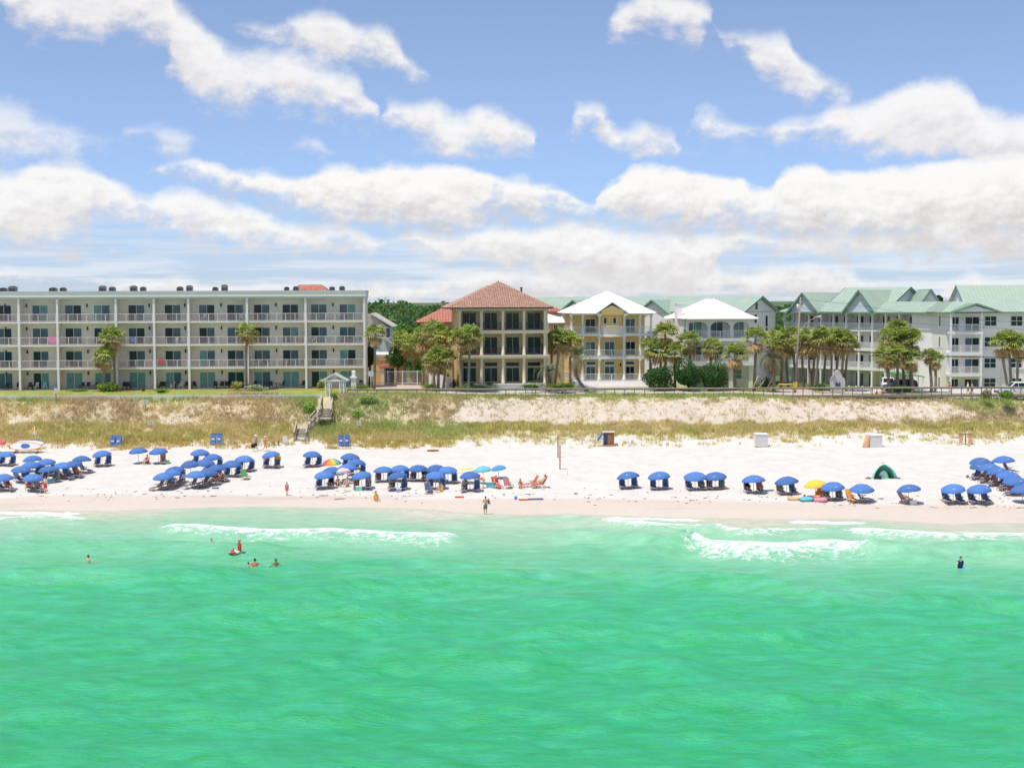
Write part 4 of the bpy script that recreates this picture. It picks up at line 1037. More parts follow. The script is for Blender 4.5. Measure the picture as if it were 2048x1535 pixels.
def green_wing():
    rz = math.radians(-50); L = 25.2
    o = P(1822, 700, 230)
    B = Bld('green_roof_wing', 'white four storey wing with stacked balconies and green metal gable roofs', 'building', 1568, 770, 249.3, rz, z=6.1)
    R = B.root; rec = 1.8; dep = 12
    zs = [0, 2.95, 6.05, 9.1]; ze = 11.85
    B.box('wall', M['pale'], 0, L, rec, dep, 0, ze - 0.1)
    B.box('end_wall', M['pale'], L, L + 3.5, 0, dep, 0, ze - 0.1)
    nb = 10
    for k in range(nb + 1):
        x = L * k / nb
        B.box('post', M['white'], x - 0.16, x + 0.16, -0.05, 0.25, 0, ze - 0.3)
    B.box('top_beam', M['white'], -0.2, L, -0.1, rec - .002, ze - 0.3, ze - 0.02)
    for z in zs[1:]: B.box('balcony_slab', M['white'], -0.1, L - 0.001, -0.08, rec - .002, z - 0.32, z)
    for i in range(nb):
        xa, xb = L * i / nb + 0.17, L * (i + 1) / nb - 0.17
        for k, z in enumerate(zs):
            if k: railing(R, xa, xb, 0.02, z, 1.02, 'white', 'white', 0.14, 2.5, 0.055)
            c = (xa + xb) / 2 + 0.15
            opening(R, 'sliding_door' if k == 0 else 'window', c - 0.75, c + 0.75, z + (0.03 if k == 0 else 0.35), z + 2.1, rec, 2, gl=['glass', 'glass', 'glassb'])
            if i % 2: B.box('divider', M['pale'], L * i / nb - 0.05, L * i / nb + 0.05, 0.252, rec - .002, z + 0.01, z + (2.6 if k < 3 else 2.4))
    # skirt roof and cross gables
    seamed([(-0.9, -0.9, ze), (L + 3.5, -0.9, ze), (L + 3.5, 3.5, ze + 1.6), (2.5, 3.5, ze + 1.6)], 0.14, M['green'], R)
    seamed([(-0.9, dep + 0.5, ze), (-0.9, -0.9, ze), (2.5, 3.5, ze + 1.6), (2.5, dep, ze + 1.6)], 0.14, M['green'], R)
    B.box('gutter', M['greend'], -0.95, L + 3.5, -1.05, -0.92, ze - 0.18, ze - 0.02)
    zr = B.z(585, 1640, 6)
    for xm, zz in ((4.6, zr), (15.8, zr + 0.35)):
        gable_box(B, xm - 2.9, xm + 2.9, -0.7, 10.5, ze + 0.25, zz, 0.45, R, axis='y', wall='blue_wall', zb=ze + 0.02)
    gable_box(B, 6.5, 18.5, 3.6, dep + 1, ze + 1.2, zr + 0.8, 0.4, R, axis='x', wall='blue_wall')
    return B
WING = green_wing()

def green_block():
    B = Bld('green_roof_block', 'white four storey block with green roof and projecting balconies at the right edge', 'building', 1891, 776, 220, 0, z=6.1)
    R = B.root; dep = 13.0
    zs = [0.0, 2.95, 6.05, 9.1]; ze = 11.95
    W = B.x(2048) + 9
    B.box('wall', M['pale'], 0, W, 0, dep, 0, ze - 0.05)
    B.box('sunlit_side_tone', M['whitew'], -0.03, -0.002, 0.01, dep, 0.0, ze - 0.06)  # warm white skin: sunlight on the left wall put into its colour
    bx0, bx1 = B.x(1900, -1.6), B.x(1964, -1.6)
    for k, z in enumerate(zs):
        if k:
            B.box('balcony_slab', M['white'], bx0 - 0.1, bx1 + 0.1, -1.7, -0.002, z - 0.38, z)
            railing(R, bx0, bx1, -1.6, z, 1.08, 'white', 'white', 0.13, 1.6, 0.045)
            railing(R, -1.5, -0.05, bx1, z, 1.08, 'white', 'white', 0.13, 1.6, 0.045, along='y')
        opening(R, 'sliding_door', B.x(1901), B.x(1917.5), z + 0.03, z + 2.15, 0, 2, gl='glass'); opening(R, 'sliding_door', B.x(1929), B.x(1958.5), z + 0.03, z + 2.15, 0, 2, gl=['glass', 'glassb'])
        for a, b in ((1968, 1992.5), (2020, 2044.5), (2066, 2090)):
            opening(R, 'window', B.x(a), B.x(b), z + 0.75, z + 2.25, 0, 2, gl='glass', mid=[z + 1.5])
            B.box('window_sill', M['white'], B.x(a) - 0.15, B.x(b) + 0.15, -0.14, -0.002, z + 0.6, z + 0.74)
        f = MB().box(-0.09, -0.032, 2.6, 3.5, z + 0.7, z + 2.3).build('slit_window', M['white'], R); MB().box(-0.105, -0.092, 2.75, 3.35, z + 0.8, z + 2.2).build('pane', M['glass'], f)
    for x in (bx0 + 0.12, bx1 - 0.12):
        B.box('balcony_post', M['white'], x - 0.14, x + 0.14, -1.68, -1.42, 0, ze - 0.04)
    B.box('pilaster', M['white'], B.x(2004), B.x(2012), -0.12, -0.002, 0, 6.0)
    # roofs: skirt, pediment over the balconies, tall upper gable
    seamed([(-1.0, -1.0, ze), (W, -1.0, ze), (W, 3.0, ze + 1.5), (1.8, 3.0, ze + 1.5)], 0.14, M['green'], R)
    seamed([(-1.0, dep + 0.5, ze), (-1.0, -1.0, ze), (1.8, 3.0, ze + 1.5), (1.8, dep, ze + 1.5)], 0.14, M['green'], R)
    B.box('gutter', M['greend'], -1.05, W, -1.14, -1.02, ze - 0.18, ze - 0.02)
    xg0, xg1 = B.x(1899, -2), B.x(2003, -2)
    gable_box(B, xg0 + 0.4, xg1 - 0.4, -2.0, 2.5, ze + 0.1, ze + 1.25, 0.4, R, axis='y', wall='pale', zb=ze + 0.0)
    zr = B.z(570, 1960, 6)
    gable_box(B, B.x(1918, 6), W, 2.9, 10.5, ze + 1.3, zr, 0.35, R, axis='x', wall='white')
    # lower roof running back to the wing with its own front gable
    gable_box(B, B.x(1836, 14), B.x(1877, 14), 13.2, 20, ze + 1.1, B.z(578, 1858, 14), 0.3, R, axis='y', wall='white')
    B.box('link_wall', M['pale'], B.x(1836, 14) + 0.3, B.x(1890, 14), 13.2, 20, 0, ze + 0.5)
    seamed([(B.x(1800, 13), 12.2, ze + 0.02), (-1.1, 12.2, ze + 0.02), (-1.1, 16, ze + 1.5), (B.x(1800, 13), 16, ze + 1.5)], 0.14, M['green'], R)
green_block()
# ================================================================== VEGETATION
leafm = mat('leaf_attr', rough=0.65, var=0.10, scale=1.5, spec=0.25, attr='Col')
_N = leafm.node_tree.nodes; _L = leafm.node_tree.links          # leaves let some light through
_tr = _N.new('ShaderNodeBsdfTranslucent'); _ms = _N.new('ShaderNodeMixShader'); _ms.inputs[0].default_value = 0.38
_L.new(_N['Principled BSDF'].inputs['Base Color'].links[0].from_socket, _tr.inputs[0]); _L.new(_N['Principled BSDF'].outputs[0], _ms.inputs[1]); _L.new(_tr.outputs[0], _ms.inputs[2]); _L.new(_ms.outputs[0], _N['Material Output'].inputs[0])
barkm = mat('palm_bark', (0.26, 0.215, 0.165), 0.95, 0.3, 6.0, 0.5)
woodbark = mat('tree_bark', (0.16, 0.12, 0.09), 0.95, 0.3, 4.0, 0.4)
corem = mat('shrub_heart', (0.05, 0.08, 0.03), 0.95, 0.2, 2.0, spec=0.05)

def quads_mesh(name, C, N_, size, col, rng, aspect=0.6):
    """leaf quads at centres C with normals N_, sizes, colours (n,3)"""
    n = len(C)
    N_ = N_ / (np.linalg.norm(N_, axis=1, keepdims=True) + 1e-9)
    r = rng.normal(size=(n, 3)); T = r - (r * N_).sum(1, keepdims=True) * N_; T /= np.linalg.norm(T, axis=1, keepdims=True) + 1e-9
    Bn = np.cross(N_, T); s = size[:, None] * 0.5
    V = np.stack([C - T * s, C - Bn * s * aspect, C + T * s, C + Bn * s * aspect], 1).reshape(-1, 3)
    Q = np.arange(4 * n).reshape(n, 4)
    return V, Q, np.repeat(col, 4, 0)

def foliage(name, n, rx, ry, rz, rng, size=0.3, base=(0.05, 0.11, 0.02), var=0.35, lumps=7, flat=0.0, dead=0.0, la=(0.08, 0.3), rb=0.76):
    """leaf clumps through the outer volume of an uneven crown centred on the origin"""
    u = rng.normal(size=(n, 3)); u /= np.linalg.norm(u, axis=1, keepdims=True)
    L = rng.normal(size=(lumps, 3)); L /= np.linalg.norm(L, axis=1, keepdims=True); amp = rng.uniform(*la, lumps)
    d = np.maximum(0, u @ L.T) ** 6 @ amp
    rad = (rb + d) * rng.uniform(0.4, 1.0, n) ** 0.5
    if flat: u[:, 2] = np.maximum(u[:, 2], -flat)
    C = u * rad[:, None] * np.array([rx, ry, rz])
    Nn = u + rng.normal(size=(n, 3)) * 0.7
    g = rng.uniform(1 - var, 1 + var, n)[:, None]; w = rng.uniform(-1, 1, n)[:, None]
    col = np.array(base) * BRI * g * (1 + w * np.array([0.35, 0.05, -0.1]))
    if dead: k = rng.random(n) < dead; col[k] = np.array([0.26, 0.18, 0.06]) * g[k]
    return quads_mesh(name, C, Nn, rng.uniform(0.7, 1.3, n) * size, np.clip(col, 0.004, 1), rng)

BRI = 1.8
# ---- palms
def fan_crown(seed, R=1.62, nf=38, nd=12):
    rng = np.random.default_rng(seed); V = []; Fc = []; C = []
    def tri(a, b, c, col): 
        o = len(V); V.extend([a, b, c]); Fc.append((o, o + 1, o + 2)); C.extend([col] * 3)
    for i in range(nf + nd):
        dead = i >= nf
        az_ = rng.uniform(0, 2 * math.pi)
        el_ = rng.uniform(-0.25, 1.35) if not dead else rng.uniform(-1.35, -0.45)
        d = np.array([math.cos(az_) * math.cos(el_), math.sin(az_) * math.cos(el_), math.sin(el_)])
        pl = R * rng.uniform(0.42, 0.62) * (0.8 if dead else 1); hub = d * pl + np.array([0, 0, -0.12 if not dead else -0.25])
        side = np.cross(d, [0, 0, 1]); side = side / (np.linalg.norm(side) + 1e-6); upv = np.cross(side, d)
        g = rng.uniform(0.7, 1.3)
        if dead: col = np.array([0.52, 0.38, 0.19]) * g
        else:
            m_ = rng.random(); col = (np.array([0.27, 0.37, 0.09]) * (1 - m_ * .5) + np.array([0.58, 0.54, 0.15]) * m_ * .5) * g
            if el_ < 0.15: col = col * 0.65 + np.array([0.42, 0.32, 0.12]) * 0.35
        w = side * 0.022
        tri(w * 0.5, -w * 0.5, hub, np.array([0.22, 0.2, 0.07]))
        fl = R * rng.uniform(0.45, 0.62)
        for k in range(11):
            t = (k - 5) / 5 * 1.75
            ld = d * math.cos(t) + side * math.sin(t) + upv * (0.12 * rng.normal()); ld = ld / np.linalg.norm(ld)
            mid = hub + ld * fl * 0.55; tip = hub + ld * fl * (1 - 0.12 * abs(t)) + np.array([0, 0, -0.34 * fl * (0.6 + 0.6 * rng.random())])
            wd = np.cross(ld, upv); wd = wd / (np.linalg.norm(wd) + 1e-6) * 0.075
            cc = np.clip(col * rng.uniform(0.75, 1.3), 0.004, 1)
            tri(hub, mid + wd, mid - wd, cc); tri(mid + wd, tip, mid - wd, cc * 1.1)
    # pale flower stalks
    for k in range(5):
        az_ = rng.uniform(0, 6.28); a = np.array([math.cos(az_), math.sin(az_), 0])
        p0 = np.zeros(3); p1 = a * R * 0.6 + np.array([0, 0, 0.3]); p2 = a * R * 1.05 + np.array([0, 0, -0.35])
        s_ = np.array([-a[1], a[0], 0]) * 0.05
        tri(p0 + s_, p0 - s_, p1, np.array([.45, .36, .16])); tri(p1 + s_, p1 - s_, p2, np.array([.50, .36, .15]))
    return npmesh('palm_crown', np.array(V), np.array(Fc), leafm, np.array(C), smooth=False)
def feather_crown(seed, R=1.9, nf=34, base=(0.17, 0.22, 0.13), droop=1.0, dead=6):
    rng = np.random.default_rng(seed); V = []; Fc = []; C = []
    def tri(a, b, c, col):
        o = len(V); V.extend([a, b, c]); Fc.append((o, o + 1, o + 2)); C.extend([col] * 3)
    for i in range(nf + dead):
        az_ = rng.uniform(0, 6.283); el_ = rng.uniform(0.1, 1.4) if i < nf else rng.uniform(-1.0, -0.3); a = np.array([math.cos(az_), math.sin(az_), 0])
        side = np.array([-a[1], a[0], 0]); pts = []; ang = el_; p = np.zeros(3); st = R / 8 * rng.uniform(0.85, 1.15)
        for k in range(9):
            pts.append(p.copy()); p = p + (a * math.cos(ang) + np.array([0, 0, math.sin(ang)])) * st; ang -= 0.27 * droop
        col = np.array(base) * rng.uniform(0.7, 1.25) if i < nf else np.array([.42, .30, .17]) * rng.uniform(.7, 1.2)
        for k in range(1, 9):
            q = pts[k]; dr = pts[k] - pts[k - 1]; dr /= np.linalg.norm(dr)
            for sg in (-1, 1):
                for h in (0, 0.5):
                    b0 = q - dr * st * h
                    tip = b0 + side * sg * R * 0.2 * (1.15 - k / 10) + dr * 0.16 + np.array([0, 0, 0.10 - 0.05 * k * 0.3])
                    tri(b0 - dr * 0.035, b0 + dr * 0.035, tip, np.clip(col * rng.uniform(.8, 1.25), 0.01, 1))
        for k in range(8): tri(pts[k] + side * .02, pts[k] - side * .02, pts[k + 1], col * 1.1)
    return npmesh('palm_crown', np.array(V), np.array(Fc), leafm, np.array(C), smooth=False)
FAN = [fan_crown(s) for s in (1, 2, 3, 4, 5)]
PINDO = [feather_crown(11, 2.0, 40, (0.24, 0.28, 0.19), 1.05), feather_crown(12, 2.0, 30, (0.14, 0.20, 0.09), 0.85), feather_crown(13, 2.1, 30, (0.25, 0.23, 0.13), 1.15, 16)]
def palm(label, cx, cy, bx, by, D, r=23.0, kind='fan', group=None, bend=0.0, gz_=None):
    """crown centre pixel, trunk base pixel, distance; r crown radius in pixels"""
    b = P(bx, by, D); b.z = float(land(np.array([b.x]), np.array([b.y]))[0]) - 0.03 if gz_ is None else gz_
    c = P(cx, cy, D)
    t = thing('palm_tree', label, 'palm', b, 0, group)
    L = c - b; n = 9; pts = []; rad = []
    for k in range(n):
        f = k / (n - 1)
        pts.append((L.x * f + bend * math.sin(math.pi * f) , 0.25 * math.sin(f * 5 + bx), L.z * f)); rad.append((0.20 - 0.055 * f + random.uniform(-.012, .016)) * (1.25 if k == 0 else 1) * (1.15 if kind != 'fan' else 1) * (1.2 if k == n - 1 else 1))
    MB().tube(pts, rad, 8).build('trunk', barkm, t)
    i = int(cx * 7 + cy) 
    me = FAN[i % 5] if kind == 'fan' else PINDO[{'pindo': 0, 'lean': 1, 'dry': 2}[kind]]
    o = link('crown', me, t, (L.x, pts[-1][1], L.z), (i * 1.7) % 6.28)
    s = r * 1.22 / 3000 * D / 1.62; o.scale = (s * 1.05, s * 1.05, s)
    return t
G1 = 'cabbage palms among the villas'
for a in [
 ('tall cabbage palm before the cream block, taller of the close pair', 225, 674, 231, 776, 200.5, 24),
 ('shorter cabbage palm of the close pair before the cream block', 210, 713, 209, 776, 199.8, 24),
 ('slender cabbage palm standing alone before the middle of the cream block', 494, 664, 492, 774, 200.5, 21),
 ('slim cabbage palm beside the round road sign at the drive', 751, 667, 748, 774, 199.5, 21),
 ('dark palm crown tucked behind the slim palm at the drive', 738, 690, 742, 770, 214, 20),
 ('palm with bushy crown left of the triple trunks by the white side fence', 845, 676, 846, 765, 214, 23),
 ('tall palm rising behind the triple trunks left of the tan villa', 868, 661, 866, 765, 211, 24),
 ('palm with full crown touching the tan villa side wall', 886, 676, 884, 765, 209, 26),
 ('palm set back in the thicket beyond the drive, left one', 805, 682, 812, 760, 226, 24),
 ('palm set back in the thicket beyond the drive, right one', 826, 690, 828, 760, 222, 25),
 ('leftmost of the three slim trunks beside the white side fence', 866, 722, 870, 774, 199.5, 22),
 ('middle of the three slim trunks beside the white side fence', 878, 712, 876.5, 774, 200.2, 23),
 ('rightmost of the three slim trunks beside the white side fence', 893, 715, 886, 774, 199.7, 20),
 ('palm before the left corner of the tan villa', 921, 676, 922, 770, 198.5, 24),
 ('palm before the first window column of the tan villa', 940, 671, 936.5, 768, 198.0, 24),
 ('palm in the gap between tan and yellow villas, left trunk', 1104, 684, 1102, 768, 204, 22),
 ('palm in the gap between tan and yellow villas, right trunk', 1121, 677, 1108, 768, 203, 24),
 ('bushy palm against the left columns of the yellow villa', 1141, 684, 1140, 770, 202.5, 25),
 ('palm with tall crown left of the white villa chimney', 1330, 665, 1332, 772, 203.5, 25),
 ('small palm just right of the yellow villa corner', 1299, 692, 1302, 772, 204, 19),
 ('low palm above the leftmost round shrub', 1320, 702, 1322, 772, 202.5, 25),
 ('low palm between first and second round shrubs', 1350, 704, 1350, 772, 202, 23),
 ('palm before the left arch of the white villa', 1379, 682, 1378, 772, 203, 24),
 ('palm before the middle arch of the white villa', 1424, 694, 1418, 772, 202.3, 22),
 ('palm with thick trunk before the right bay of the white villa', 1470, 708, 1470, 772, 200.5, 25),
 ('tall palm at the right corner of the white villa', 1511, 676, 1509, 774, 200.5, 26),
 ('palm behind the drooping dry palm, right of the white villa', 1550, 682, 1548, 770, 212, 25),
]: palm(*a, group=G1)
palm('silvery feather palm with arching fronds at the tan villa corner', 1099, 742, 1098, 770, 199, 26, 'pindo')
palm('leaning feather palm with dark curved trunk before the yellow villa', 1157, 712, 1175, 772, 198.5, 30, 'lean', bend=-0.9)
palm('drooping dry feather palm with a stout trunk beside the guy wires', 1544, 716, 1548, 771, 199.5, 30, 'dry')
G2 = 'palms along the green roofed buildings'
row = [(1572, 690, 1576, 216, 22), (1583, 671, 1594, 214, 23), (1604, 684, 1607, 212, 23), (1618, 678, 1619, 209, 25), (1630, 688, 1623.5, 211, 22), (1640, 676, 1629, 206, 25), (1652, 684, 1647, 212, 22), (1664, 676, 1661, 208, 25), (1676, 686, 1672, 211, 22), (1687, 680, 1684, 208, 25), (1697, 688, 1688.5, 210, 20)]
for i, (cx, cy, bx, D, r) in enumerate(row):
    palm(f'cabbage palm before the green roofed wing, {ORD[i]} trunk from the left', cx, cy, bx, 762, D, r, group=G2)
row = [(1778, 676, 1778, 207, 25), (1770, 712, 1781, 204, 24), (1795, 658, 1795, 208, 23), (1796, 709, 1796, 204.5, 24), (1806, 676, 1808, 206, 26), (1823, 680, 1822, 206, 25), (1822, 716, 1826, 204, 23)]
for i, (cx, cy, bx, D, r) in enumerate(row):
    palm(f'cabbage palm in the dense clump left of the white block, {ORD[i]} from the left', cx, cy, bx, 770, D, r, group=G2)
palm('thin cabbage palm left of the block balconies, left of two', 1859, 711, 1863, 770, 205, 16, group=G2)
palm('thin cabbage palm left of the block balconies, right of two', 1873, 719, 1869.5, 770, 204.5, 17, group=G2)
for lab, cx, cy, bx in (('left', 2004, 687, 2015), ('middle', 2020, 681, 2021), ('right', 2038, 689, 2035)):
    palm(f'palm at the right edge before the block windows, {lab} of three', cx, cy, bx, 768, 206, 24, group=G2)

# ---- shrubs, hedges, broadleaf trees
def shrub(label, px, py_base, D, wpx, hpx, n=420, base=(0.045, 0.10, 0.018), size=0.26, cat='shrub', name='shrub', group=None, var=0.35, dead=0.0, depth=1.0, trunk=False, zb=None):
    b = P(px, py_base, D); b.z = float(land(np.array([b.x]), np.array([b.y]))[0]) if zb is None else zb
    s = D / F; rx = wpx * s / 2; h = max(0.25, CAM_H - (py_base - hpx - 600 + 0.0035 * (px - 1024)) * s - b.z) ; rz = h / 2
    rng = np.random.default_rng(int(px * 13 + py_base))
    t = thing(name, label, cat, b, 0, group)
    V, Q, Cc = foliage('f', n, rx, rx * depth, rz, rng, size, base, var, 11, 0.95, dead, (0.12, 0.5), 0.64)
    V[:, 2] += rz
    V[:, 2] = np.maximum(V[:, 2], 0.02)
    link('foliage', npmesh('foliage', V, Q, leafm, Cc, smooth=False), t)
    MB().sphere((0, 0, rz), 1, 10, 7, sc=(rx * 0.46, rx * 0.46 * depth, rz * 0.5)).build('dark_core', corem, t)  # solid dark ellipsoid that keeps the foliage opaque, no modelled branches
    return t
shrub('round dark green shrub, left of the three before the white villa', 1317, 774, 199.8, 74, 50, 3000, (0.04, 0.09, 0.022), 0.27)
shrub('round dark green shrub, middle of the three before the white villa', 1373, 774, 199.4, 72, 54, 3000, (0.035, 0.085, 0.022), 0.27)
shrub('round dark green shrub, right of the three before the white villa', 1425, 774, 199.6, 68, 50, 3000, (0.04, 0.095, 0.022), 0.27)
shrub('yellow green bush at the foot of the palm pair', 216, 787, 199.2, 62, 24, 800, (0.13, 0.20, 0.03), 0.24)
shrub('low bush on the lawn left of the palm pair bush', 158, 789, 198.6, 42, 11, 350, (0.13, 0.19, 0.03), 0.2)
shrub('low yellowish bush on the lawn right of the palm pair', 322, 787, 198.8, 42, 11, 350, (0.17, 0.22, 0.03), 0.2)
shrub('small dark clump on the lawn beside the yellowish bush', 286, 786, 198.9, 10, 12, 120, (0.07, 0.10, 0.03), 0.18)
shrub('tuft of ornamental grass left of the lone slender palm', 474, 775, 200.4, 26, 14, 420, (0.25, 0.24, 0.06), 0.3, cat='grass', name='ornamental_grass')
shrub('small tuft of ornamental grass right of the lone slender palm', 500, 774, 200.6, 12, 9, 160, (0.22, 0.22, 0.07), 0.24, cat='grass', name='ornamental_grass')
shrub('silvery low bush on the lawn right of the lone slender palm', 512, 784, 199.0, 48, 16, 520, (0.24, 0.29, 0.20), 0.2)
shrub('straw coloured grass clump left of the white pergola', 643, 776, 200.4, 20, 16, 380, (0.27, 0.25, 0.06), 0.28, cat='grass', name='ornamental_grass')
shrub('clipped yellow green hedge right of the white pillar', 722, 777, 199.0, 46, 9, 420, (0.17, 0.22, 0.03), 0.16, name='hedge', cat='hedge', depth=0.3)
shrub('purple flowering bush behind the clipped hedge by the pillar', 722, 772, 201.0, 32, 9, 260, (0.16, 0.14, 0.13), 0.16)
shrub('long clipped hedge before the tan villa', 950, 775, 198.2, 112, 8, 900, (0.14, 0.20, 0.04), 0.16, name='hedge', cat='hedge', depth=0.12)
shrub('clipped hedge right of the tan villa steps', 1062, 775, 198.0, 66, 12, 600, (0.13, 0.19, 0.04), 0.16, name='hedge', cat='hedge', depth=0.2)
shrub('rounded yellow green bush at the foot of the silvery palm', 1128, 776, 197.6, 74, 15, 800, (0.15, 0.21, 0.035), 0.18, depth=0.35)
shrub('round clipped bush under the palms at the tan villa corner', 941, 771, 199.0, 30, 12, 300, (0.15, 0.17, 0.06), 0.16)
shrub('dark bush behind the white side fence', 908, 769, 200.0, 20, 14, 260, (0.03, 0.06, 0.02), 0.18)
shrub('yellow green shrub beside the tan villa side wall', 896, 752, 204.0, 16, 16, 220, (0.2, 0.24, 0.03), 0.2)
shrub('trimmed box shrub before the tan villa middle window', 979, 766, 200.3, 32, 5, 220, (0.15, 0.24, 0.05), 0.14, depth=0.3, zb=8.3)
shrub('green ground cover bed along the drive kerb', 862, 775, 203.0, 40, 9, 420, (0.10, 0.19, 0.03), 0.2, depth=1.6)
shrub('dark shrub at the foot of the drooping palm', 1533, 773, 200.0, 24, 26, 420, (0.03, 0.07, 0.02), 0.2)
shrub('leafy plants round the base of the arched sign wall', 1640, 768, 201.5, 50, 7, 300, (0.10, 0.19, 0.03), 0.18, depth=0.4)
shrub('dark bushes under the dense palm clump', 1800, 775, 202.0, 66, 10, 420, (0.04, 0.08, 0.02), 0.2, depth=0.5)
shrub('rounded green bush on the dune crest at the right edge', 2012, 796, 192.5, 38, 16, 520, (0.10, 0.18, 0.03), 0.2, zb=7.0)
shrub('spiky grey bush left of the green crest bush', 1972, 790, 193.0, 26, 14, 300, (0.16, 0.17, 0.09), 0.22, zb=7.0)
shrub('bright green bush beside the lower dune stairs', 617, 815, 191.6, 34, 16, 700, (0.22, 0.34, 0.07), 0.24, zb=5.6, depth=0.5)
shrub('bright green bush right of the pergola steps', 668, 797, 193.6, 16, 14, 260, (0.12, 0.22, 0.03), 0.2, zb=7.0)
shrub('grey green bush on the dune right of the pergola', 738, 804, 193.0, 50, 14, 700, (0.22, 0.30, 0.12), 0.22, zb=6.6, depth=0.4)
shrub('vivid green weed patch on the dune below the pergola', 714, 826, 190.6, 22, 9, 200, (0.16, 0.30, 0.03), 0.2, zb=5.0)
def tree(label, px, py_base, D, py_top, wpx, base, n=900, size=0.42, group=None, zb=None):
    b = P(px, py_base, D); b.z = 6.2 if zb is None else zb
    zt = PZ(py_top, D, px) - b.z; rx = wpx * D / F / 2; rz = min(zt * 0.38, rx * 1.25)
    rng = np.random.default_rng(int(px * 17 + py_top)); t = thing('broadleaf_tree', label, 'tree', b, 0, group)
    cz = zt - rz
    V, Q, Cc = foliage('f', n, rx, rx, rz, rng, size, base, 0.4, 10); V[:, 2] += cz
    link('crown', npmesh('crown', V, Q, leafm, Cc, smooth=False), t)
    MB().sphere((0, 0, cz), 1, 9, 6, sc=(rx * 0.6, rx * 0.6, rz * 0.62)).build('dark_core', corem, t)  # solid dark ellipsoid filling the crown so gaps stay opaque
    mb = MB().tube([(0, 0, 0), (0.1, 0.05, cz * 0.5), (0, 0, cz)], [0.28, 0.2, 0.12], 7)
    for a in range(4): mb.tube([(0, 0, cz * 0.7), (math.cos(a * 1.6) * rx * .5, math.sin(a * 1.6) * rx * .5, cz + rz * 0.2)], [0.1, 0.04], 5)
    mb.build('trunk', woodbark, t)
for a in [
 ('bright green tree directly behind the white gate', 834, 770, 224, 722, 40, (0.10, 0.24, 0.02)),
 ('mid green tree above the drive gate, left one', 808, 770, 232, 640, 54, (0.07, 0.15, 0.025)),
 ('broad green tree above the drive gate, right one', 846, 770, 236, 638, 60, (0.06, 0.14, 0.025)),
 ('dark leafy tree against the right end of the cream block', 739, 770, 212, 690, 30, (0.02, 0.045, 0.015)),
 ('deep green tree between the orange house and thicket', 795, 770, 226, 690, 40, (0.05, 0.11, 0.025)),
 ('dark tree behind the palms at the red tiled house', 880, 770, 218, 668, 44, (0.05, 0.10, 0.02)),
 ('green tree between the white villa and green wing', 1562, 770, 226, 650, 36, (0.07, 0.14, 0.03)),
 ('dark pine crown poking over the green roof right of the front gable', 1922, 700, 262, 590, 46, (0.035, 0.075, 0.025)),
 ('small pine crown over the green roof beside the front gable', 1875, 700, 266, 588, 18, (0.035, 0.075, 0.025)),
]: tree(*a)
# woods on the low hill behind, read as one mass
def woods():
    rng = np.random.default_rng(77); Vs = []; Qs = []; Cs = []; o = 0
    spots = []
    for k in range(260):
        D = rng.uniform(290, 450); px = rng.uniform(660, 960); spots.append((px, D))
    for k in range(70): spots.append((rng.uniform(1520, 1640), rng.uniform(300, 430)))
    for k in range(110): spots.append((rng.uniform(-300, 2400), rng.uniform(400, 460)))
    for px, D in spots:
        top = np.interp(px, [-300, 660, 735, 770, 800, 840, 870, 895, 960, 1520, 1560, 1590, 1640, 2400], [600, 598, 597, 599, 594, 600, 595, 592, 594, 594, 592, 590, 594, 600])
        row = (450 - D) / 160; py = top + rng.uniform(-2, 9) + 68 * row * rng.uniform(0.8, 1.1)
        p = P(px, py, D); h = rng.uniform(5, 8.5); rx = rng.uniform(3.0, 5.0)
        sh = rng.uniform(0.75, 1.25); base = np.array([0.055, 0.115, 0.035]) * sh * (1 + np.array([0.5, 0.1, 0]) * rng.uniform(-0.3, 0.8))
        V, Q, C = foliage('w', 170, rx, rx, h * 0.55, rng, 1.15, base, 0.4, 7)
        V += np.array([p.x, p.y, p.z - h * 0.55])
        Vs.append(V); Qs.append(Q + o); Cs.append(C); o += len(V)
        zc = p.z - h * 0.55
    me = npmesh('woods', np.concatenate(Vs), np.concatenate(Qs), leafm, np.concatenate(Cs), smooth=False)
    tag(link('woods', me), 'dark green woods on the low hill behind the buildings', 'woods', kind='stuff')
    xs = np.linspace(-520, 520, 80); ys = np.array([270, 300, 350, 400, 450, 600, 900.]); zs = np.array([6.22, 8, 10.5, 13.5, 16.5, 17.5, 6.3])
    X, Y = np.meshgrid(xs, ys); Z = np.repeat(zs[:, None], 80, 1) + (fbm(X * 0.03, Y * 0.03, 5, 2) - .5) * 1.5 * (zs[:, None] > 7)
    idx = np.arange(X.size).reshape(X.shape); Q = np.stack([idx[:-1, :-1], idx[:-1, 1:], idx[1:, 1:], idx[1:, :-1]], -1).reshape(-1, 4)
    struct(link('hill', npmesh('hill', np.stack([X, Y, Z], -1).reshape(-1, 3), Q, mat('wooded_hill', (0.035, 0.06, 0.02), 0.95, 0.3, 0.05))))
woods()

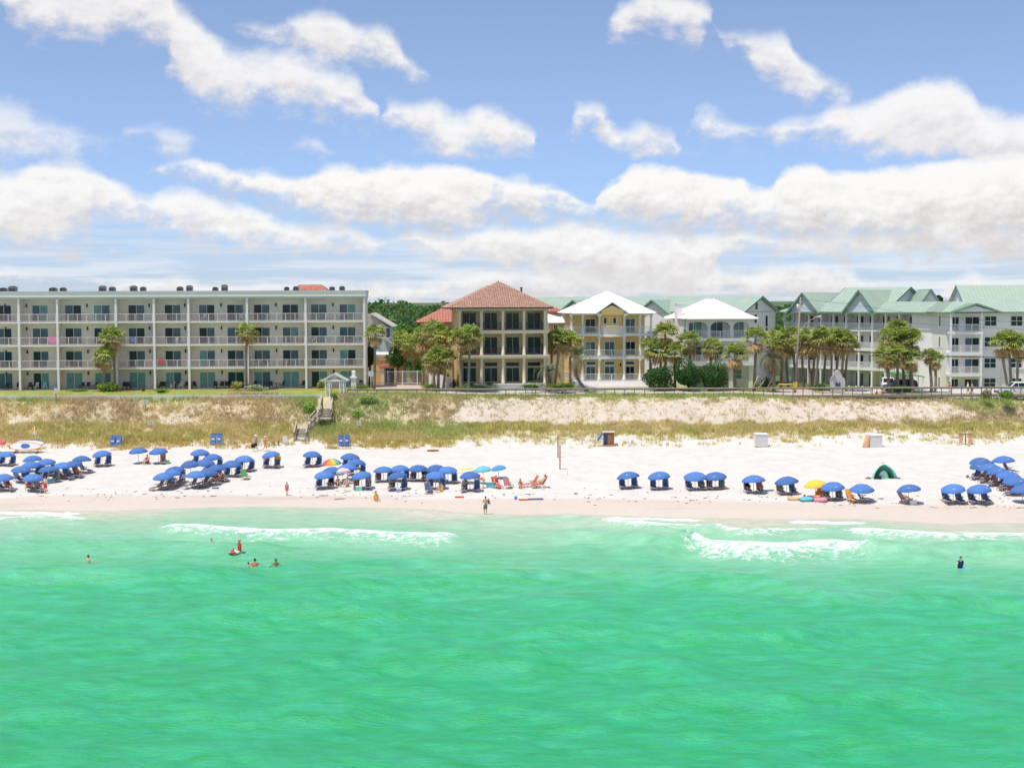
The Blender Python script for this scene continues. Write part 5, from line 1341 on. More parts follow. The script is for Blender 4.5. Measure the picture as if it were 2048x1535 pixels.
# ---- dune grass
def dune_grass():
    rng = np.random.default_rng(5); n = 120000
    X = rng.uniform(-76, 76, n); Y = rng.uniform(178.0, 196.2, n); Z = ground(X, Y)
    d, px, py = veg_density(X, Y, Z)
    clump = fbm(X * 0.9, Y * 0.9, 91, 3)
    keep = rng.random(n) < d * np.clip(0.15 + 1.9 * (clump - 0.25), 0.1, 1.0)
    # keep the stairs and deck clear
    keep &= ~((px > 588) & (px < 668) & (py > 790) & (py < 884) & (np.abs(px - np.interp(py, [790, 820, 840, 852, 884], [655, 648, 632, 612, 598])) < 17))
    X, Y, Z, px, py, d = (a[keep] for a in (X, Y, Z, px, py, d)); n = len(X)
    big = fbm(X * 0.13, Y * 0.35, 95, 3); r1 = rng.random(n)
    straw = np.array([0.78, 0.66, 0.35]); olive = np.array([0.66, 0.60, 0.23]); brown = np.array([0.66, 0.54, 0.33]); green = np.array([0.42, 0.53, 0.17])
    lowband = sstep(838, 856, py)[:, None]
    base = (brown * (1 - lowband) + olive * lowband) * (0.75 + 0.5 * r1[:, None])
    mixs = sstep(0.45, 0.62, big)[:, None] * 0.8; base = base * (1 - mixs) + straw * mixs
    gp = np.zeros(n)
    for gx, gy, rx_, ry_ in ((625, 800, 50, 22), (735, 812, 70, 24), (890, 860, 60, 14), (715, 826, 16, 8), (1990, 800, 80, 24), (1500, 792, 700, 7), (1050, 790, 300, 7), (330, 800, 60, 8), (60, 800, 50, 8), (780, 850, 60, 12), (650, 850, 40, 25)):
        gp = np.maximum(gp, np.exp(-(((px - gx) / rx_) ** 2 + ((py - gy) / ry_) ** 2)))
    gp = (gp * (0.5 + r1))[:, None].clip(0, 1); base = base * (1 - gp) + green * (0.8 + 0.5 * r1[:, None]) * gp
    edge = sstep(8, -2, 888 - py)[:, None] * (px < 900)[:, None]; base = base * (1 - 0.5 * edge) + np.array([0.62, 0.44, 0.13]) * 0.5 * edge
    k = 8; m = n * k
    h = np.repeat(0.26 + 0.34 * rng.random(n) * (0.4 + 0.6 * d) + 0.15 * (py > 850), k) * rng.uniform(0.6, 1.2, m)
    bx = np.repeat(X, k) + rng.normal(size=m) * 0.14; by = np.repeat(Y, k) + rng.normal(size=m) * 0.14; bz = np.repeat(Z, k) - 0.03
    ang = rng.uniform(0, 6.283, m); lean = rng.uniform(0.05, 0.55, m) * h; w = rng.uniform(0.02, 0.045, m)
    wx = -np.sin(ang) * w; wy = np.cos(ang) * w
    A = np.stack([bx + wx, by + wy, bz], -1); B_ = np.stack([bx - wx, by - wy, bz], -1); T = np.stack([bx + np.cos(ang) * lean, by + np.sin(ang) * lean, bz + h], -1)
    V = np.stack([A, B_, T], 1).reshape(-1, 3); Fq = np.arange(3 * m).reshape(m, 3)
    col = np.repeat(base, k, 0) * rng.uniform(0.7, 1.3, m)[:, None]; col = np.repeat(np.clip(col, 0.01, 1), 3, 0)
    me = npmesh('dune_grass', V, Fq, leafm, col, smooth=False)
    tag(link('dune_grass', me), 'straw and green dune grass covering the slope behind the beach', 'grass', kind='stuff')
dune_grass()
# ================================================================== STREET AND DUNE STRUCTURES
def sheet(name, m, corners, dz=0.03, nu=10, nv=8, kind='structure'):
    """quad patch draped on the land; corners a,b (near) c,d (far) as (x, y)"""
    a, b, c, d = [np.array(p, float) for p in corners]; V = []
    for j in range(nv + 1):
        for i in range(nu + 1):
            u, v = i / nu, j / nv; p = (a * (1 - u) + b * u) * (1 - v) + (d * (1 - u) + c * u) * v
            V.append((p[0], p[1], gz(*p) + dz))
    idx = np.arange((nu + 1) * (nv + 1)).reshape(nv + 1, nu + 1)
    Q = np.stack([idx[:-1, :-1], idx[:-1, 1:], idx[1:, 1:], idx[1:, :-1]], -1).reshape(-1, 4)
    o = link(name, npmesh(name, np.array(V), Q, m)); o['kind'] = kind; return o
def paver_mat():
    m = M['paver']; N = m.node_tree.nodes; L = m.node_tree.links
    return m
sheet('driveway', paver_mat(), [(PX(748, 198), 197.6), (PX(888, 198), 197.6), (PX(820, 226), 226), (PX(752, 226), 226)], 0.03, 8, 12)
sheet('road', mat('pale_road', (0.52, 0.45, 0.40), 0.9, 0.08, 0.6), [(PX(880, 197), 197.0), (95, 197.0), (95, 200.5), (PX(880, 200), 200.5)], 0.035, 40, 3)
sheet('driveway', M['paver'], [(PX(1560, 200), 200.6), (PX(1640, 200), 200.6), (PX(1600, 226), 226), (PX(1560, 226), 226)], 0.03, 6, 10)
sheet('mulch_bed', M['mulch'], [(PX(1440, 199), 199.6), (PX(1560, 199), 199.6), (PX(1560, 202), 201.6), (PX(1440, 202), 201.6)], 0.05, 8, 3)
sheet('mulch_bed', M['mulch'], [(PX(850, 200), 199.0), (PX(900, 200), 199.0), (PX(846, 212), 212), (PX(838, 212), 212)], 0.04, 5, 8)
sheet('mulch_bed', M['mulch'], [(PX(455, 199), 198.6), (PX(525, 199), 198.6), (PX(520, 201), 201.0), (PX(455, 201), 201.0)], 0.03, 8, 3)
sheet('mulch_bed', M['mulch'], [(PX(185, 199), 198.3), (PX(262, 199), 198.3), (PX(262, 201), 200.8), (PX(190, 201), 200.8)], 0.03, 8, 3)
sheet('parking_area', M['concrete'], [(PX(1640, 203), 202.8), (PX(2100, 203), 202.8), (PX(2100, 216), 216), (PX(1660, 216), 216)], 0.028, 12, 6)
sheet('pavement', M['concrete'], [(PX(905, 199), 198.0), (PX(1300, 199), 198.0), (PX(1300, 200), 201.0), (PX(905, 200), 201.0)], 0.042, 14, 3)

# ---- boardwalk with rail along the dune crest
def boardwalk():
    zt = PZ(775.6, 195.2, 1300)
    x0, x1 = PX(694, 195.2), PX(2048, 195.2) + 10
    t = thing('boardwalk', 'weathered boardwalk with a continuous handrail along the dune crest', 'boardwalk', (x0, 195.2, 0))
    L = x1 - x0
    MB().box(0, L, 0.0, 1.6, zt - 1.18, zt - 1.06).build('deck', M['wood'], t)
    MB().box(0, L, -0.06, 0.0 - .003, zt - 1.30, zt - 1.05).build('deck_edge', M['wood'], t)
    MB().box(0, L, -0.12, 0.12, zt - 0.10, zt + 0.02).build('handrail', M['woodl'], t)
    MB().box(0, L, -0.03, 0.03, zt - 0.22, zt - 0.105).build('under_rail', M['wood'], t)
    n = int(L / 1.29); pm = MB().box(-0.05, 0.05, -0.05, 0.05, zt - 2.0, zt - 0.225).mesh('post'); pm.materials.append(M['wood'])
    for k in range(n + 1): link('post', pm, t, (L * k / n, 0.16 if False else 0.0, 0))
    return zt
BW_Z = boardwalk()

# ---- white picket fence in front of the lawn
def picket():
    D = 194.9; x0, x1 = PX(-60, D), PX(642, D); zb = 7.1
    zt = PZ(788, D, 300)
    t = thing('picket_fence', 'low white picket fence along the lawn of the cream block', 'fence', (x0, D, 0))
    L = x1 - x0; mb = MB(); n = int(L / 0.17)
    for k in range(n + 1):
        x = L * k / n; w = 0.045
        mb.prism([(x - w, zb), (x + w, zb), (x + w, zt - 0.12), (x, zt - 0.05), (x - w, zt - 0.12)], 0, 0.03)
    stuff(mb.build('pickets', M['white'], t))
    for z in (zb + 0.12, zt - 0.28): MB().box(0, L, 0.032, 0.08, z, z + 0.09).build('rail', M['white'], t)
    pm = MB().box(-0.07, 0.07, 0.0, 0.14, zb - 0.3, zt + 0.03); pm.box(-0.09, 0.09, -0.02, 0.16, zt + 0.03, zt + 0.07); pm = pm.mesh('post'); pm.materials.append(M['white'])
    n = int(L / 2.56)
    for k in range(n + 1): link('post', pm, t, (L * k / n, 0.085, 0))
picket()

# ---- stairs over the dune
def stairs():
    top = P(655, 803, 194.2); mid = P(650, 834, 190.2); low0 = P(605, 857, 187.6); g = hit(600, 882)
    t = thing('dune_stairs', 'weathered wooden stairs stepping down the dune from the white pergola to the sand', 'stairs', (top.x, top.y, 0))
    o = Vector((top.x, top.y, 0))
    def flight(a, b, w, n, across):
        """treads between a and b; across = horizontal direction along the tread"""
        a = a - o; b = b - o; d = b - a; h = Vector((d.x, d.y, 0)).normalized(); run = Vector((d.x, d.y, 0)).length / n
        for k in range(n):
            c = a + d * ((k + 0.5) / n)
            MB().bar(c - across * w / 2, c + across * w / 2, run * 0.85, 0.07).build('step', M['woodl'], t)
        for s in (-1, 1):
            p = a + across * s * (w / 2 + 0.06); q = b + across * s * (w / 2 + 0.06)
            MB().bar(p - Vector((0, 0, .18)), q - Vector((0, 0, .18)), 0.08, 0.32).build('stringer', M['woodl'], t)
            MB().bar(p + Vector((0, 0, .95)), q + Vector((0, 0, .95)), 0.16, 0.10).build('handrail', M['woodl'], t)
            MB().bar(p + Vector((0, 0, .52)), q + Vector((0, 0, .52)), 0.05, 0.12).build('mid_rail', M['wood'], t)
            m = max(2, int(d.length / 1.3))
            for k in range(m + 1):
                c = p + (q - p) * (k / m); MB().box(c.x - .06, c.x + .06, c.y - .06, c.y + .06, c.z - 1.1, c.z + 0.94).build('post', M['wood'], t)
    flight(top, mid, 1.35, 12, Vector((1, 0, 0)))
    la = Vector((mid.x, mid.y - 0.7, mid.z - 0.05)); lb = Vector((low0.x + 0.2, low0.y + 0.7, low0.z + 0.05))
    # landings
    MB().box(mid.x - o.x - 0.9, mid.x - o.x + 0.9, mid.y - o.y - 1.5, mid.y - o.y, mid.z - 0.16, mid.z - 0.06).build('landing', M['woodl'], t)
    d = (lb - la); across = Vector((-d.y, d.x, 0)).normalized()
    flight(Vector((mid.x - 0.9, mid.y - 0.75, mid.z - 0.1)), Vector((low0.x + 0.75, low0.y + 0.6, low0.z + 0.1)), 1.3, 8, across)
    MB().box(low0.x - o.x - 0.8, low0.x - o.x + 0.9, low0.y - o.y - 0.1, low0.y - o.y + 1.4, low0.z - 0.10, low0.z).build('landing', M['woodl'], t)
    flight(Vector((low0.x, low0.y - 0.1, low0.z - 0.06)), Vector((g.x, g.y, g.z + 0.1)), 1.35, 9, Vector((1, 0, 0)))
    # walkway from the pergola to the boardwalk
    MB().box(-0.5, PX(700, 195.2) - o.x, 0.3, 2.2, top.z - 0.02, top.z + 0.08).build('walkway', M['woodl'], t)
    MB().box(0.85, PX(722, 194.4) - o.x, 0.28, 0.40, top.z + 0.95, top.z + 1.05).build('handrail', M['woodl'], t)
    for k in range(4): x = 0.85 + k * 1.2; MB().box(x - .06, x + .06, 0.27, 0.39, top.z - 0.6, top.z + 0.94).build('post', M['wood'], t)
    return top
ST = stairs()
# ---- white lattice pergola
def pergola():
    D = 196.0; c = P(672, 800, D); zb = ST.z + 0.09; ze = PZ(761, D, 672) - zb; za = PZ(747, D, 672) - zb
    w = 26.5 * D / F
    t = thing('pergola', 'white gabled lattice pergola at the head of the dune stairs', 'pergola', (c.x, 195.6, zb))
    for x in (-w + 0.55, -w + 1.05, w - 1.05, w - 0.55):
        for y in (-1.0, 1.0): MB().box(x - .075, x + .075, y - .075, y + .075, -0.9, ze).build('post', M['white'], t)
    for y in (-1.0, 1.0):
        MB().box(-w + 0.2, w - 0.2, y - 0.12, y - 0.08, ze - 0.02, ze + 0.2).build('beam', M['white'], t)
        mb = MB()
        for k in range(15):
            x = -w + (2 * w) * (k + .5) / 15; hh = (za - ze) * (1 - abs(x) / w)
            if hh > 0.15: mb.bar((x, y - 0.1, ze + 0.2), (x * 0.3, y - 0.1, ze + 0.05 + hh), 0.03, 0.07)
        stuff(mb.build('gable_lattice', M['white'], t))
        for s in (-1, 1): MB().bar((s * w, y - 0.14, ze), (0, y - 0.14, za + 0.02), 0.06, 0.2).build('rafter', M['white'], t)
    for s in (-1, 1):
        mb = MB()
        for k in range(12): y = -1.2 + 2.4 * k / 11; mb.bar((s * w, y, ze + 0.05), (0.02 * s, y, za + 0.05), 0.07, 0.035)
        for k in range(9): f = (k + .5) / 9; mb.bar((s * w * (1 - f), -1.25, ze + (za - ze) * f + 0.10), (s * w * (1 - f), 1.25, ze + (za - ze) * f + 0.10), 0.09, 0.03)
        stuff(mb.build('roof_lattice', M['white'], t))
    for s in (-1, 1):
        mb = MB()
        for k in range(7): z = 0.1 + k * 0.3; mb.bar((s * (w - .8), -0.92, z), (s * (w - .8), 0.92, z + 0.5), 0.02, 0.05); mb.bar((s * (w - .77), 0.92, z), (s * (w - .77), -0.92, z + 0.5), 0.02, 0.05)
        stuff(mb.build('side_lattice', M['white'], t))
pergola()
# ---- white pillar and round sign by the drive
p = P(707.5, 772, 199.3); p.z = gz(p.x, p.y)
t = thing('gate_pillar', 'square white pillar with stepped cap beside the hedge', 'pillar', p)
h = PZ(756, 199.3, 707) - p.z
MB().box(-0.34, 0.34, -0.34, 0.34, 0, h).build('shaft', M['white'], t); MB().box(-0.46, 0.46, -0.46, 0.46, h, h + 0.22).build('cap', M['white'], t)
MB().box(-0.24, 0.24, -0.24, 0.24, h + 0.22, h + 0.85).build('lantern_base', M['white'], t); MB().lathe([(0.3, 0), (0.12, 0.16), (0.02, 0.2)], 4, (0, 0, h + 0.85), smooth=False).build('lantern_top', M['white'], t)
p = P(742, 773, 198.6); p.z = gz(p.x, p.y)
t = thing('road_sign', 'back of an octagonal grey road sign on a white post at the drive', 'road sign', p)
h = PZ(747, 198.6, 742) - p.z
MB().tube([(0, 0.06, 0), (0, 0.06, h + 0.3)], 0.045, 8).build('post', M['white'], t)
V = [(0.42 * math.cos(math.pi / 8 + k * math.pi / 4), h + 0.42 * math.sin(math.pi / 8 + k * math.pi / 4)) for k in range(8)]
MB().prism(V, -0.015, 0.012).build('plate', mat('sign_back_grey', (0.56, 0.58, 0.57), 0.5, 0.05, 3), t)
# ---- white gate across the drive and white side fence
D = 216.0; x0, x1 = PX(746, D), PX(864, D); zg = gz((x0 + x1) / 2, D)
t = thing('drive_gate', 'thin white picket gate fence across the end of the drive', 'gate', (x0, D, zg))
zt = PZ(742, D, 805) - zg
for z in (0.35, zt): MB().box(0, x1 - x0, -0.03, 0.03, z - 0.09, z).build('rail', M['white'], t)
mb = MB()
for k in range(int((x1 - x0) / 0.16)): x = k * 0.16; mb.box(x - .014, x + .014, -.014, .014, 0.02, zt - 0.09)
stuff(mb.build('pickets', M['rail'], t))
for k in range(5): x = (x1 - x0) * k / 4; MB().box(x - .07, x + .07, -.10, -.032, 0, zt + 0.12).build('post', M['white'], t)
a = P(858, 760, 213); b = P(904, 772, 199.6)
t = thing('side_fence', 'white board fence running back beside the tan villa', 'fence', (a.x, a.y, 0))
d = Vector((b.x - a.x, b.y - a.y, 0)); n = 26; bm_ = None
for k in range(n):
    c = d * ((k + .5) / n); g = gz(a.x + c.x, a.y + c.y)
    MB().bar((c.x - d.x / n * .46, c.y - d.y / n * .46, g + 0.95), (c.x + d.x / n * .46, c.y + d.y / n * .46, g + 0.95), 0.04, 1.8).build('board', M['white'], t)
# ---- utility pole with street lamp, wires, guys
def utility_pole():
    D = 199.5; b = P(1590, 776, D); b.z = gz(b.x, b.y) ; tp = P(1601, 594, D)
    t = thing('utility_pole', 'tall leaning wooden utility pole with a street lamp arm', 'utility pole', b)
    v = tp - b
    wm = mat('pole_wood', (0.34, 0.27, 0.21), 0.9, 0.2, 4, 0.3)
    MB().tube([(0, 0, -0.2), v * 0.5, v], [0.17, 0.145, 0.11], 10).build('shaft', wm, t)
    q = P(1600, 658, D) - b; e = P(1631, 634, D) - b
    MB().tube([q, q + (e - q) * 0.5 + Vector((0, 0, 0.15)), e], 0.03, 6).build('lamp_arm', M['baluster'], t)
    l = MB().lathe([(0.05, 0.16), (0.22, 0.1), (0.27, 0.0), (0.2, -0.12), (0.02, -0.16)], 10, e + Vector((0.55, 0, 0.05))); l.box(e.x - 0.02, e.x + 0.4, -0.08, 0.08, e.z - 0.02, e.z + 0.12); l.build('lamp_head', M['baluster'], t)
    for s, f in ((-1, 0.985), (1, 0.97), (-1, 0.93)):
        c = v * f; MB().lathe([(0.05, 0), (0.09, 0.05), (0.06, 0.1), (0.09, 0.15), (0.03, 0.22)], 8, (c.x + s * 0.17, 0, c.z)).build('insulator', M['iron'], t)
    MB().tube([v * 0.9 + Vector((-0.28, 0, -0.3)), v * 0.9 + Vector((-0.28, 0, 0.35))], 0.16, 10).build('transformer', M['rail'], t)
    MB().box(-0.24, 0.28, -0.24, -0.20, 0.4, 1.5).build('yellow_plate', mat('safety_yellow', (0.80, 0.55, 0.06), 0.6, 0.1, 3), t)
    # wires
    def wire(a, pts, r, nm='wire', lab=None):
        w = [P(x, y, D + dd) - b for x, y, dd in pts]; fine = []
        for i in range(len(w) - 1):
            for k in range(6): fine.append(w[i] + (w[i + 1] - w[i]) * (k / 6))
        fine.append(w[-1]); MB().tube(fine, r, 5).build(nm, M['black'], t)
    wire(0, [(1600, 598, 0), (1700, 608, 0), (1830, 628, 0), (1960, 640, 0), (2100, 648, 0)], 0.018)
    wire(0, [(1599, 615, 0), (1720, 636, 0), (1850, 648, 0), (1980, 656, 0), (2100, 660, 0)], 0.015)
    wire(0, [(1596, 690, 0), (1640, 697, 0), (1700, 702, 0), (1790, 708, 0), (1900, 713, 0), (2100, 716, 0)], 0.055, 'thick_cable')
    wire(0, [(1597, 680, 0), (1740, 694, 0), (1900, 698, 0), (2100, 699, 0)], 0.014)
    wire(0, [(1600, 600, 0), (1577, 655, 0.5), (1556, 706, 1.0)], 0.015, 'guy_wire')
    wire(0, [(1599, 612, 0), (1580, 668, 0.5), (1560, 716, 1.0)], 0.015, 'guy_wire')
utility_pole()
yel = MATS['safety_yellow']
for i, (xa, ya, xb, yb, w) in enumerate(((1502, 776, 1517, 751, 'left'), (1511, 776, 1531, 757, 'middle'), (1530, 776, 1545, 756, 'right'))):
    a = P(xa, ya, 198.8); b = P(xb, yb, 198.8); a.z = gz(a.x, a.y)
    tag(MB().tube([(0, 0, 0), b - a], [0.05, 0.05], 6).build('guy_guard', yel if i == 0 else mat('straw_timber', (0.62, 0.47, 0.20), 0.8, 0.1, 3), None, a), f'slanting yellow guy wire guard by the drooping palm, {w} of three', 'guy guard', 'slanting guy guards')
a = P(1557, 763, 206); a.z = gz(a.x, a.y); w = 34 * 206 / F
t = thing('barrier_gate', 'horizontal yellow barrier pole beside the utility pole', 'barrier', a)
MB().tube([(0, 0, 0.75), (w, 0, 0.75)], 0.09, 8).build('barrier_arm', yel, t)
for x in (0.1, w - 0.1): MB().box(x - .06, x + .06, 0.095, 0.2, 0, 0.85).build('post', yel, t)
# ---- arched sign wall
D = 201.5; b = P(1675, 771, D); b.z = gz(b.x, b.y); s = D / F
t = thing('arched_sign', 'white arched entrance sign wall with a blue emblem among the palms', 'sign', b)
zt = PZ(739, D, 1675) - b.z; ww = 14.5 * s
poly = [(-ww, 0), (ww, 0), (ww * 1.02, zt * 0.50), (ww * 0.9, zt * 0.64), (ww * 0.6, zt * 0.70), (ww * 0.5, zt * 0.80), (ww * 0.26, zt * 0.94), (0, zt), (-ww * 0.26, zt * 0.95), (-ww * 0.52, zt * 0.84), (-ww * 0.62, zt * 0.74), (-ww * 0.9, zt * 0.68), (-ww * 1.02, zt * 0.56)]
MB().prism(poly, -0.25, 0.25).build('wall', M['concrete'], t)
bl = mat('emblem_blue', (0.05, 0.10, 0.22), 0.6, 0.1, 3)
MB().prism([(-0.34, zt * .30), (0.34, zt * .30), (0.34, zt * .44), (0.22, zt * .52), (0.14, zt * .44), (-0.06, zt * .44), (-0.16, zt * .54), (-0.27, zt * .44), (-0.34, zt * .44)], -0.28, -0.253).build('emblem', bl, t)
# ---- small posts, cones
for i, x in enumerate((1698, 1712, 1725, 1742)):
    b = P(x, 773, 203.5); b.z = gz(b.x, b.y)
    o = MB().lathe([(0.09, 0), (0.09, 0.85), (0.12, 0.87), (0.12, 0.95), (0.05, 1.0)], 8).build('bollard', M['white'], None, b)
    tag(o, f'small white post by the parking lawn, {ORD[i]} from the sign wall', 'bollard', 'white bollards')
og = mat('cone_orange', (0.75, 0.16, 0.03), 0.6, 0.08, 3)
for i, x in enumerate((1753.5, 1766)):
    b = P(x, 773, 202.6); b.z = gz(b.x, b.y) + 0.03
    t = thing('traffic_cone', f'orange traffic cone near the palm clump, {("left", "right")[i]} one', 'cone', b)
    MB().lathe([(0.17, 0.05), (0.05, 0.8)], 10).build('body', og, t); MB().box(-.2, .2, -.2, .2, 0, 0.05).build('base', og, t); MB().lathe([(0.125, 0.34), (0.105, 0.48)], 10).build('band', M['white'], t)
# ---- vehicles
rubber = mat('tyre_rubber', (0.02, 0.02, 0.02), 0.9, 0.1, 4); chrome = mat('wheel_alloy', (0.5, 0.5, 0.52), 0.35, 0.05, 3, metal=0.8)
def car(label, loc, rz, prof, width, paint, wins, wheels, wr=0.36, cat='car', name='parked_car', lamp_x=None):
    """prof side outline (x,z) from front at -x; wins list of side window polygons"""
    t = thing(name, label, cat, loc, rz); hw = width / 2
    mb = MB(); n = len(prof); zc = max(z for x, z in prof)
    V = []
    for y, in_ in ((-hw, 0), (-hw * 0.98, 1), (hw * 0.98, 1), (hw, 0)):
        pass
    def ring(y, sh): return [(x * (1 - 0.012 * sh), y * (1 - (0.16 * max(0, (z - 0.95)) / max(0.1, zc - 0.95))), z) for x, z in prof]
    A = ring(-hw, 0); Bq = ring(hw, 0)
    mb.add(A + Bq, [tuple(range(n)), tuple(reversed(range(n, 2 * n)))] + [((i + 1) % n, i, i + n, (i + 1) % n + n) for i in range(n)])
    body = mb.build('body', paint, t)
    bv = body.modifiers.new('bevel', 'BEVEL'); bv.width = 0.06; bv.segments = 2; bv.limit_method = 'ANGLE'
    def yy(z, s): return s * hw * (1 - 0.16 * max(0, z - 0.95) / max(0.1, zc - 0.95))
    for poly in wins:
        for s in (-1, 1):
            V = [(x, yy(z, s) + s * 0.012, z) for x, z in poly]; m2 = len(V)
            V2 = [(x, yy(z, s) - s * 0.02, z) for x, z in poly]
            f = [tuple(range(m2)), tuple(reversed(range(m2, 2 * m2)))] + [((i + 1) % m2, i, i + m2, (i + 1) % m2 + m2) for i in range(m2)]
            MB().add(V + V2, f).build('side_window', M['glass'], t)
    for x in wheels:
        for s in (-1, 1):
            w = MB().tube([(x, s * (hw - 0.2), wr), (x, s * (hw + 0.02), wr)], wr, 14, smooth=False).build('wheel', rubber, t)
            MB().tube([(x, s * (hw + 0.021), wr), (x, s * (hw + 0.045), wr)], wr * 0.6, 12, smooth=False).build('rim', chrome, w)
    return t, hw, yy
wpaint = mat('white_car_paint', (0.78, 0.77, 0.76), 0.3, 0.02, 1.0, spec=0.5); dpaint = mat('dark_car_paint', (0.03, 0.035, 0.04), 0.25, 0.05, 1.0, spec=0.5)
D = 199.0; b = P(2034, 786, D); b.z = gz(b.x, b.y) + 0.036
pr = [(-2.7, 0.45), (2.8, 0.45), (2.85, 1.12), (0.95, 1.14), (0.80, 1.80), (0.6, 1.86), (-0.55, 1.86), (-1.25, 1.20), (-2.55, 1.08), (-2.72, 0.85)]
t, hw, yy = car('white pickup truck on the road at the right edge', b, 0.0, pr, 1.95, wpaint, [[(-1.02, 1.24), (-0.15, 1.24), (-0.15, 1.74), (-0.5, 1.74)], [(-0.08, 1.24), (0.72, 1.24), (0.62, 1.74), (-0.08, 1.74)]], (-1.75, 1.75), 0.4, 'truck', 'pickup_truck')
MB().add([(-1.19, -0.8, 1.26), (-1.19, 0.8, 1.26), (-0.60, 0.72, 1.82), (-0.60, -0.72, 1.82)], [(0, 1, 2, 3)]).build('windscreen', M['glass'], t)
MB().box(-2.80, -2.70, -0.95, 0.95, 0.42, 0.68).build('bumper', mat('bumper_grey', (0.10, 0.10, 0.10), 0.6, 0.1, 3), t)
for s in (-1, 1): MB().box(-2.74, -2.62, s * 0.75 - 0.18, s * 0.75 + 0.18, 0.78, 0.98).build('headlight', chrome, t)
for s in (-1, 1): MB().box(-0.95, -0.75, s * 1.12 - 0.1, s * 1.12 + 0.1, 1.22, 1.4).build('mirror', MATS['bumper_grey'], t)
sv = [(-2.2, 0.4), (2.2, 0.4), (2.25, 1.0), (2.1, 1.55), (1.7, 1.72), (-0.5, 1.72), (-1.1, 1.08), (-2.1, 0.95), (-2.28, 0.7)]
svw = [[(-0.85, 1.12), (0.0, 1.12), (0.0, 1.6), (-0.45, 1.6)], [(0.08, 1.12), (1.1, 1.12), (1.05, 1.6), (0.08, 1.6)], [(1.18, 1.12), (2.0, 1.12), (1.85, 1.58), (1.18, 1.6)]]
for lab, px, rz, pt, D in (('white van parked behind the dense palm clump', 1776, math.radians(80), wpaint, 211), ('dark car parked behind the dense palm clump', 1800, math.radians(8), dpaint, 207)):
    b = P(px, 772, D); b.z = gz(b.x, b.y) + 0.03
    t, hw, yy = car(lab, b, rz, sv, 1.8, pt, svw, (-1.35, 1.35))
    MB().add([(-1.06, -0.72, 1.14), (-1.06, 0.72, 1.14), (-0.55, 0.66, 1.68), (-0.55, -0.66, 1.68)], [(0, 1, 2, 3)]).build('windscreen', M['glass'], t)
    for s in (-1, 1): MB().box(-2.27, -2.15, s * .65 - .16, s * .65 + .16, 0.72, 0.88).build('headlight', chrome, t)
D = 214; b = P(1775, 770, D); b.z = gz(b.x, b.y)
t = thing('green_awning', 'sloping green canopy on posts behind the palm clump', 'awning', b)
za, zb2 = PZ(744, D, 1775) - b.z, PZ(752, D, 1846) - b.z; w = 71 * D / F
MB().slab([(0, -1, za), (w, -1, zb2), (w, 2, zb2 + .1), (0, 2, za + .1)], 0.12).build('canopy', mat('awning_green', (0.08, 0.36, 0.18), 0.6, 0.08, 2), t)
for x, z in ((0.2, za), (w / 2, (za + zb2) / 2), (w - 0.2, zb2)):
    for y in (-0.8, 1.8): MB().box(x - .06, x + .06, y - .06, y + .06, 0, z - 0.13).build('post', M['white'], t)
# ---- small boards on the dune
signw = mat('sign_white', (0.74, 0.73, 0.71), 0.6, 0.05, 5); signt = mat('sign_print', (0.30, 0.31, 0.33), 0.7, 0.1, 8)
for (px, py, yb, w, h, lab) in ((112, 781, 806, 6.5, 9, 'small white notice on a post above the left dune'), (291, 803, 822, 10, 8, 'white notice on a brown post in the left dune grass'), (302, 845, 858, 11, 8, 'low white notice at the bare patch of the left dune'), (718, 846, 860, 8.5, 9, 'white notice in the dune grass right of the stairs')):
    g = hit(px, yb); s = g.y / F
    t = thing('dune_notice', lab, 'sign', g)
    zt = PZ(py, g.y, px) - g.z; ww, hh = w * s / 2, h * s / 2
    MB().box(-0.04, 0.04, 0.0, 0.08, -0.2, max(zt + hh - .05, 0.4)).build('post', M['wood'], t)
    MB().box(-ww, ww, -0.03, -0.003, zt - hh, zt + hh).build('board', signw, t)
    mb = MB()
    for k in range(3): mb.box(-ww * .7, ww * (.7 - .2 * (k % 2)), -0.034, -0.0315, zt + hh * (.5 - .45 * k) - 0.03, zt + hh * (.5 - .45 * k) + 0.02)
    stuff(mb.build('print_lines', signt, t))
# ---- patio furniture of the cream block
pch = dict(dark=mat('patio_dark', (0.03, 0.035, 0.04), 0.6, 0.1, 4), white=mat('patio_white', (0.72, 0.71, 0.70), 0.5, 0.05, 4), teal=mat('patio_teal', (0.25, 0.50, 0.52), 0.6, 0.1, 4), tan=mat('patio_tan', (0.45, 0.36, 0.24), 0.7, 0.1, 4))
_pc = {}
def patio_chair(loc, rz, col, label, hi=0.0):
    t = thing('patio_chair', label, 'chair', loc, rz, 'patio chairs of the cream block')
    if col not in _pc:
        s = MB().box(-.26, .26, -.26, .26, .40, .46).mesh('seat'); b = MB().bar((0, .25, .46), (0, .36, 1.0), .5, .04).mesh('backrest'); l = MB()
        for x in (-.24, .24):
            for y in (-.24, .24): l.bar((x, y, 0), (x, y, .4), .045)
            l.bar((x, -.24, .64), (x, .3, .64), .05); l.bar((x, -.24, .46), (x, -.24, .64), .04)
        l = l.mesh('legs')
        for me in (s, b, l): me.materials.append(pch[col])
        _pc[col] = (s, b, l)
    for nm, me in zip(('seat', 'backrest', 'leg_frame'), _pc[col]): link(nm, me, t)
FL = ['ground floor', 'second floor', 'third floor', 'top floor']
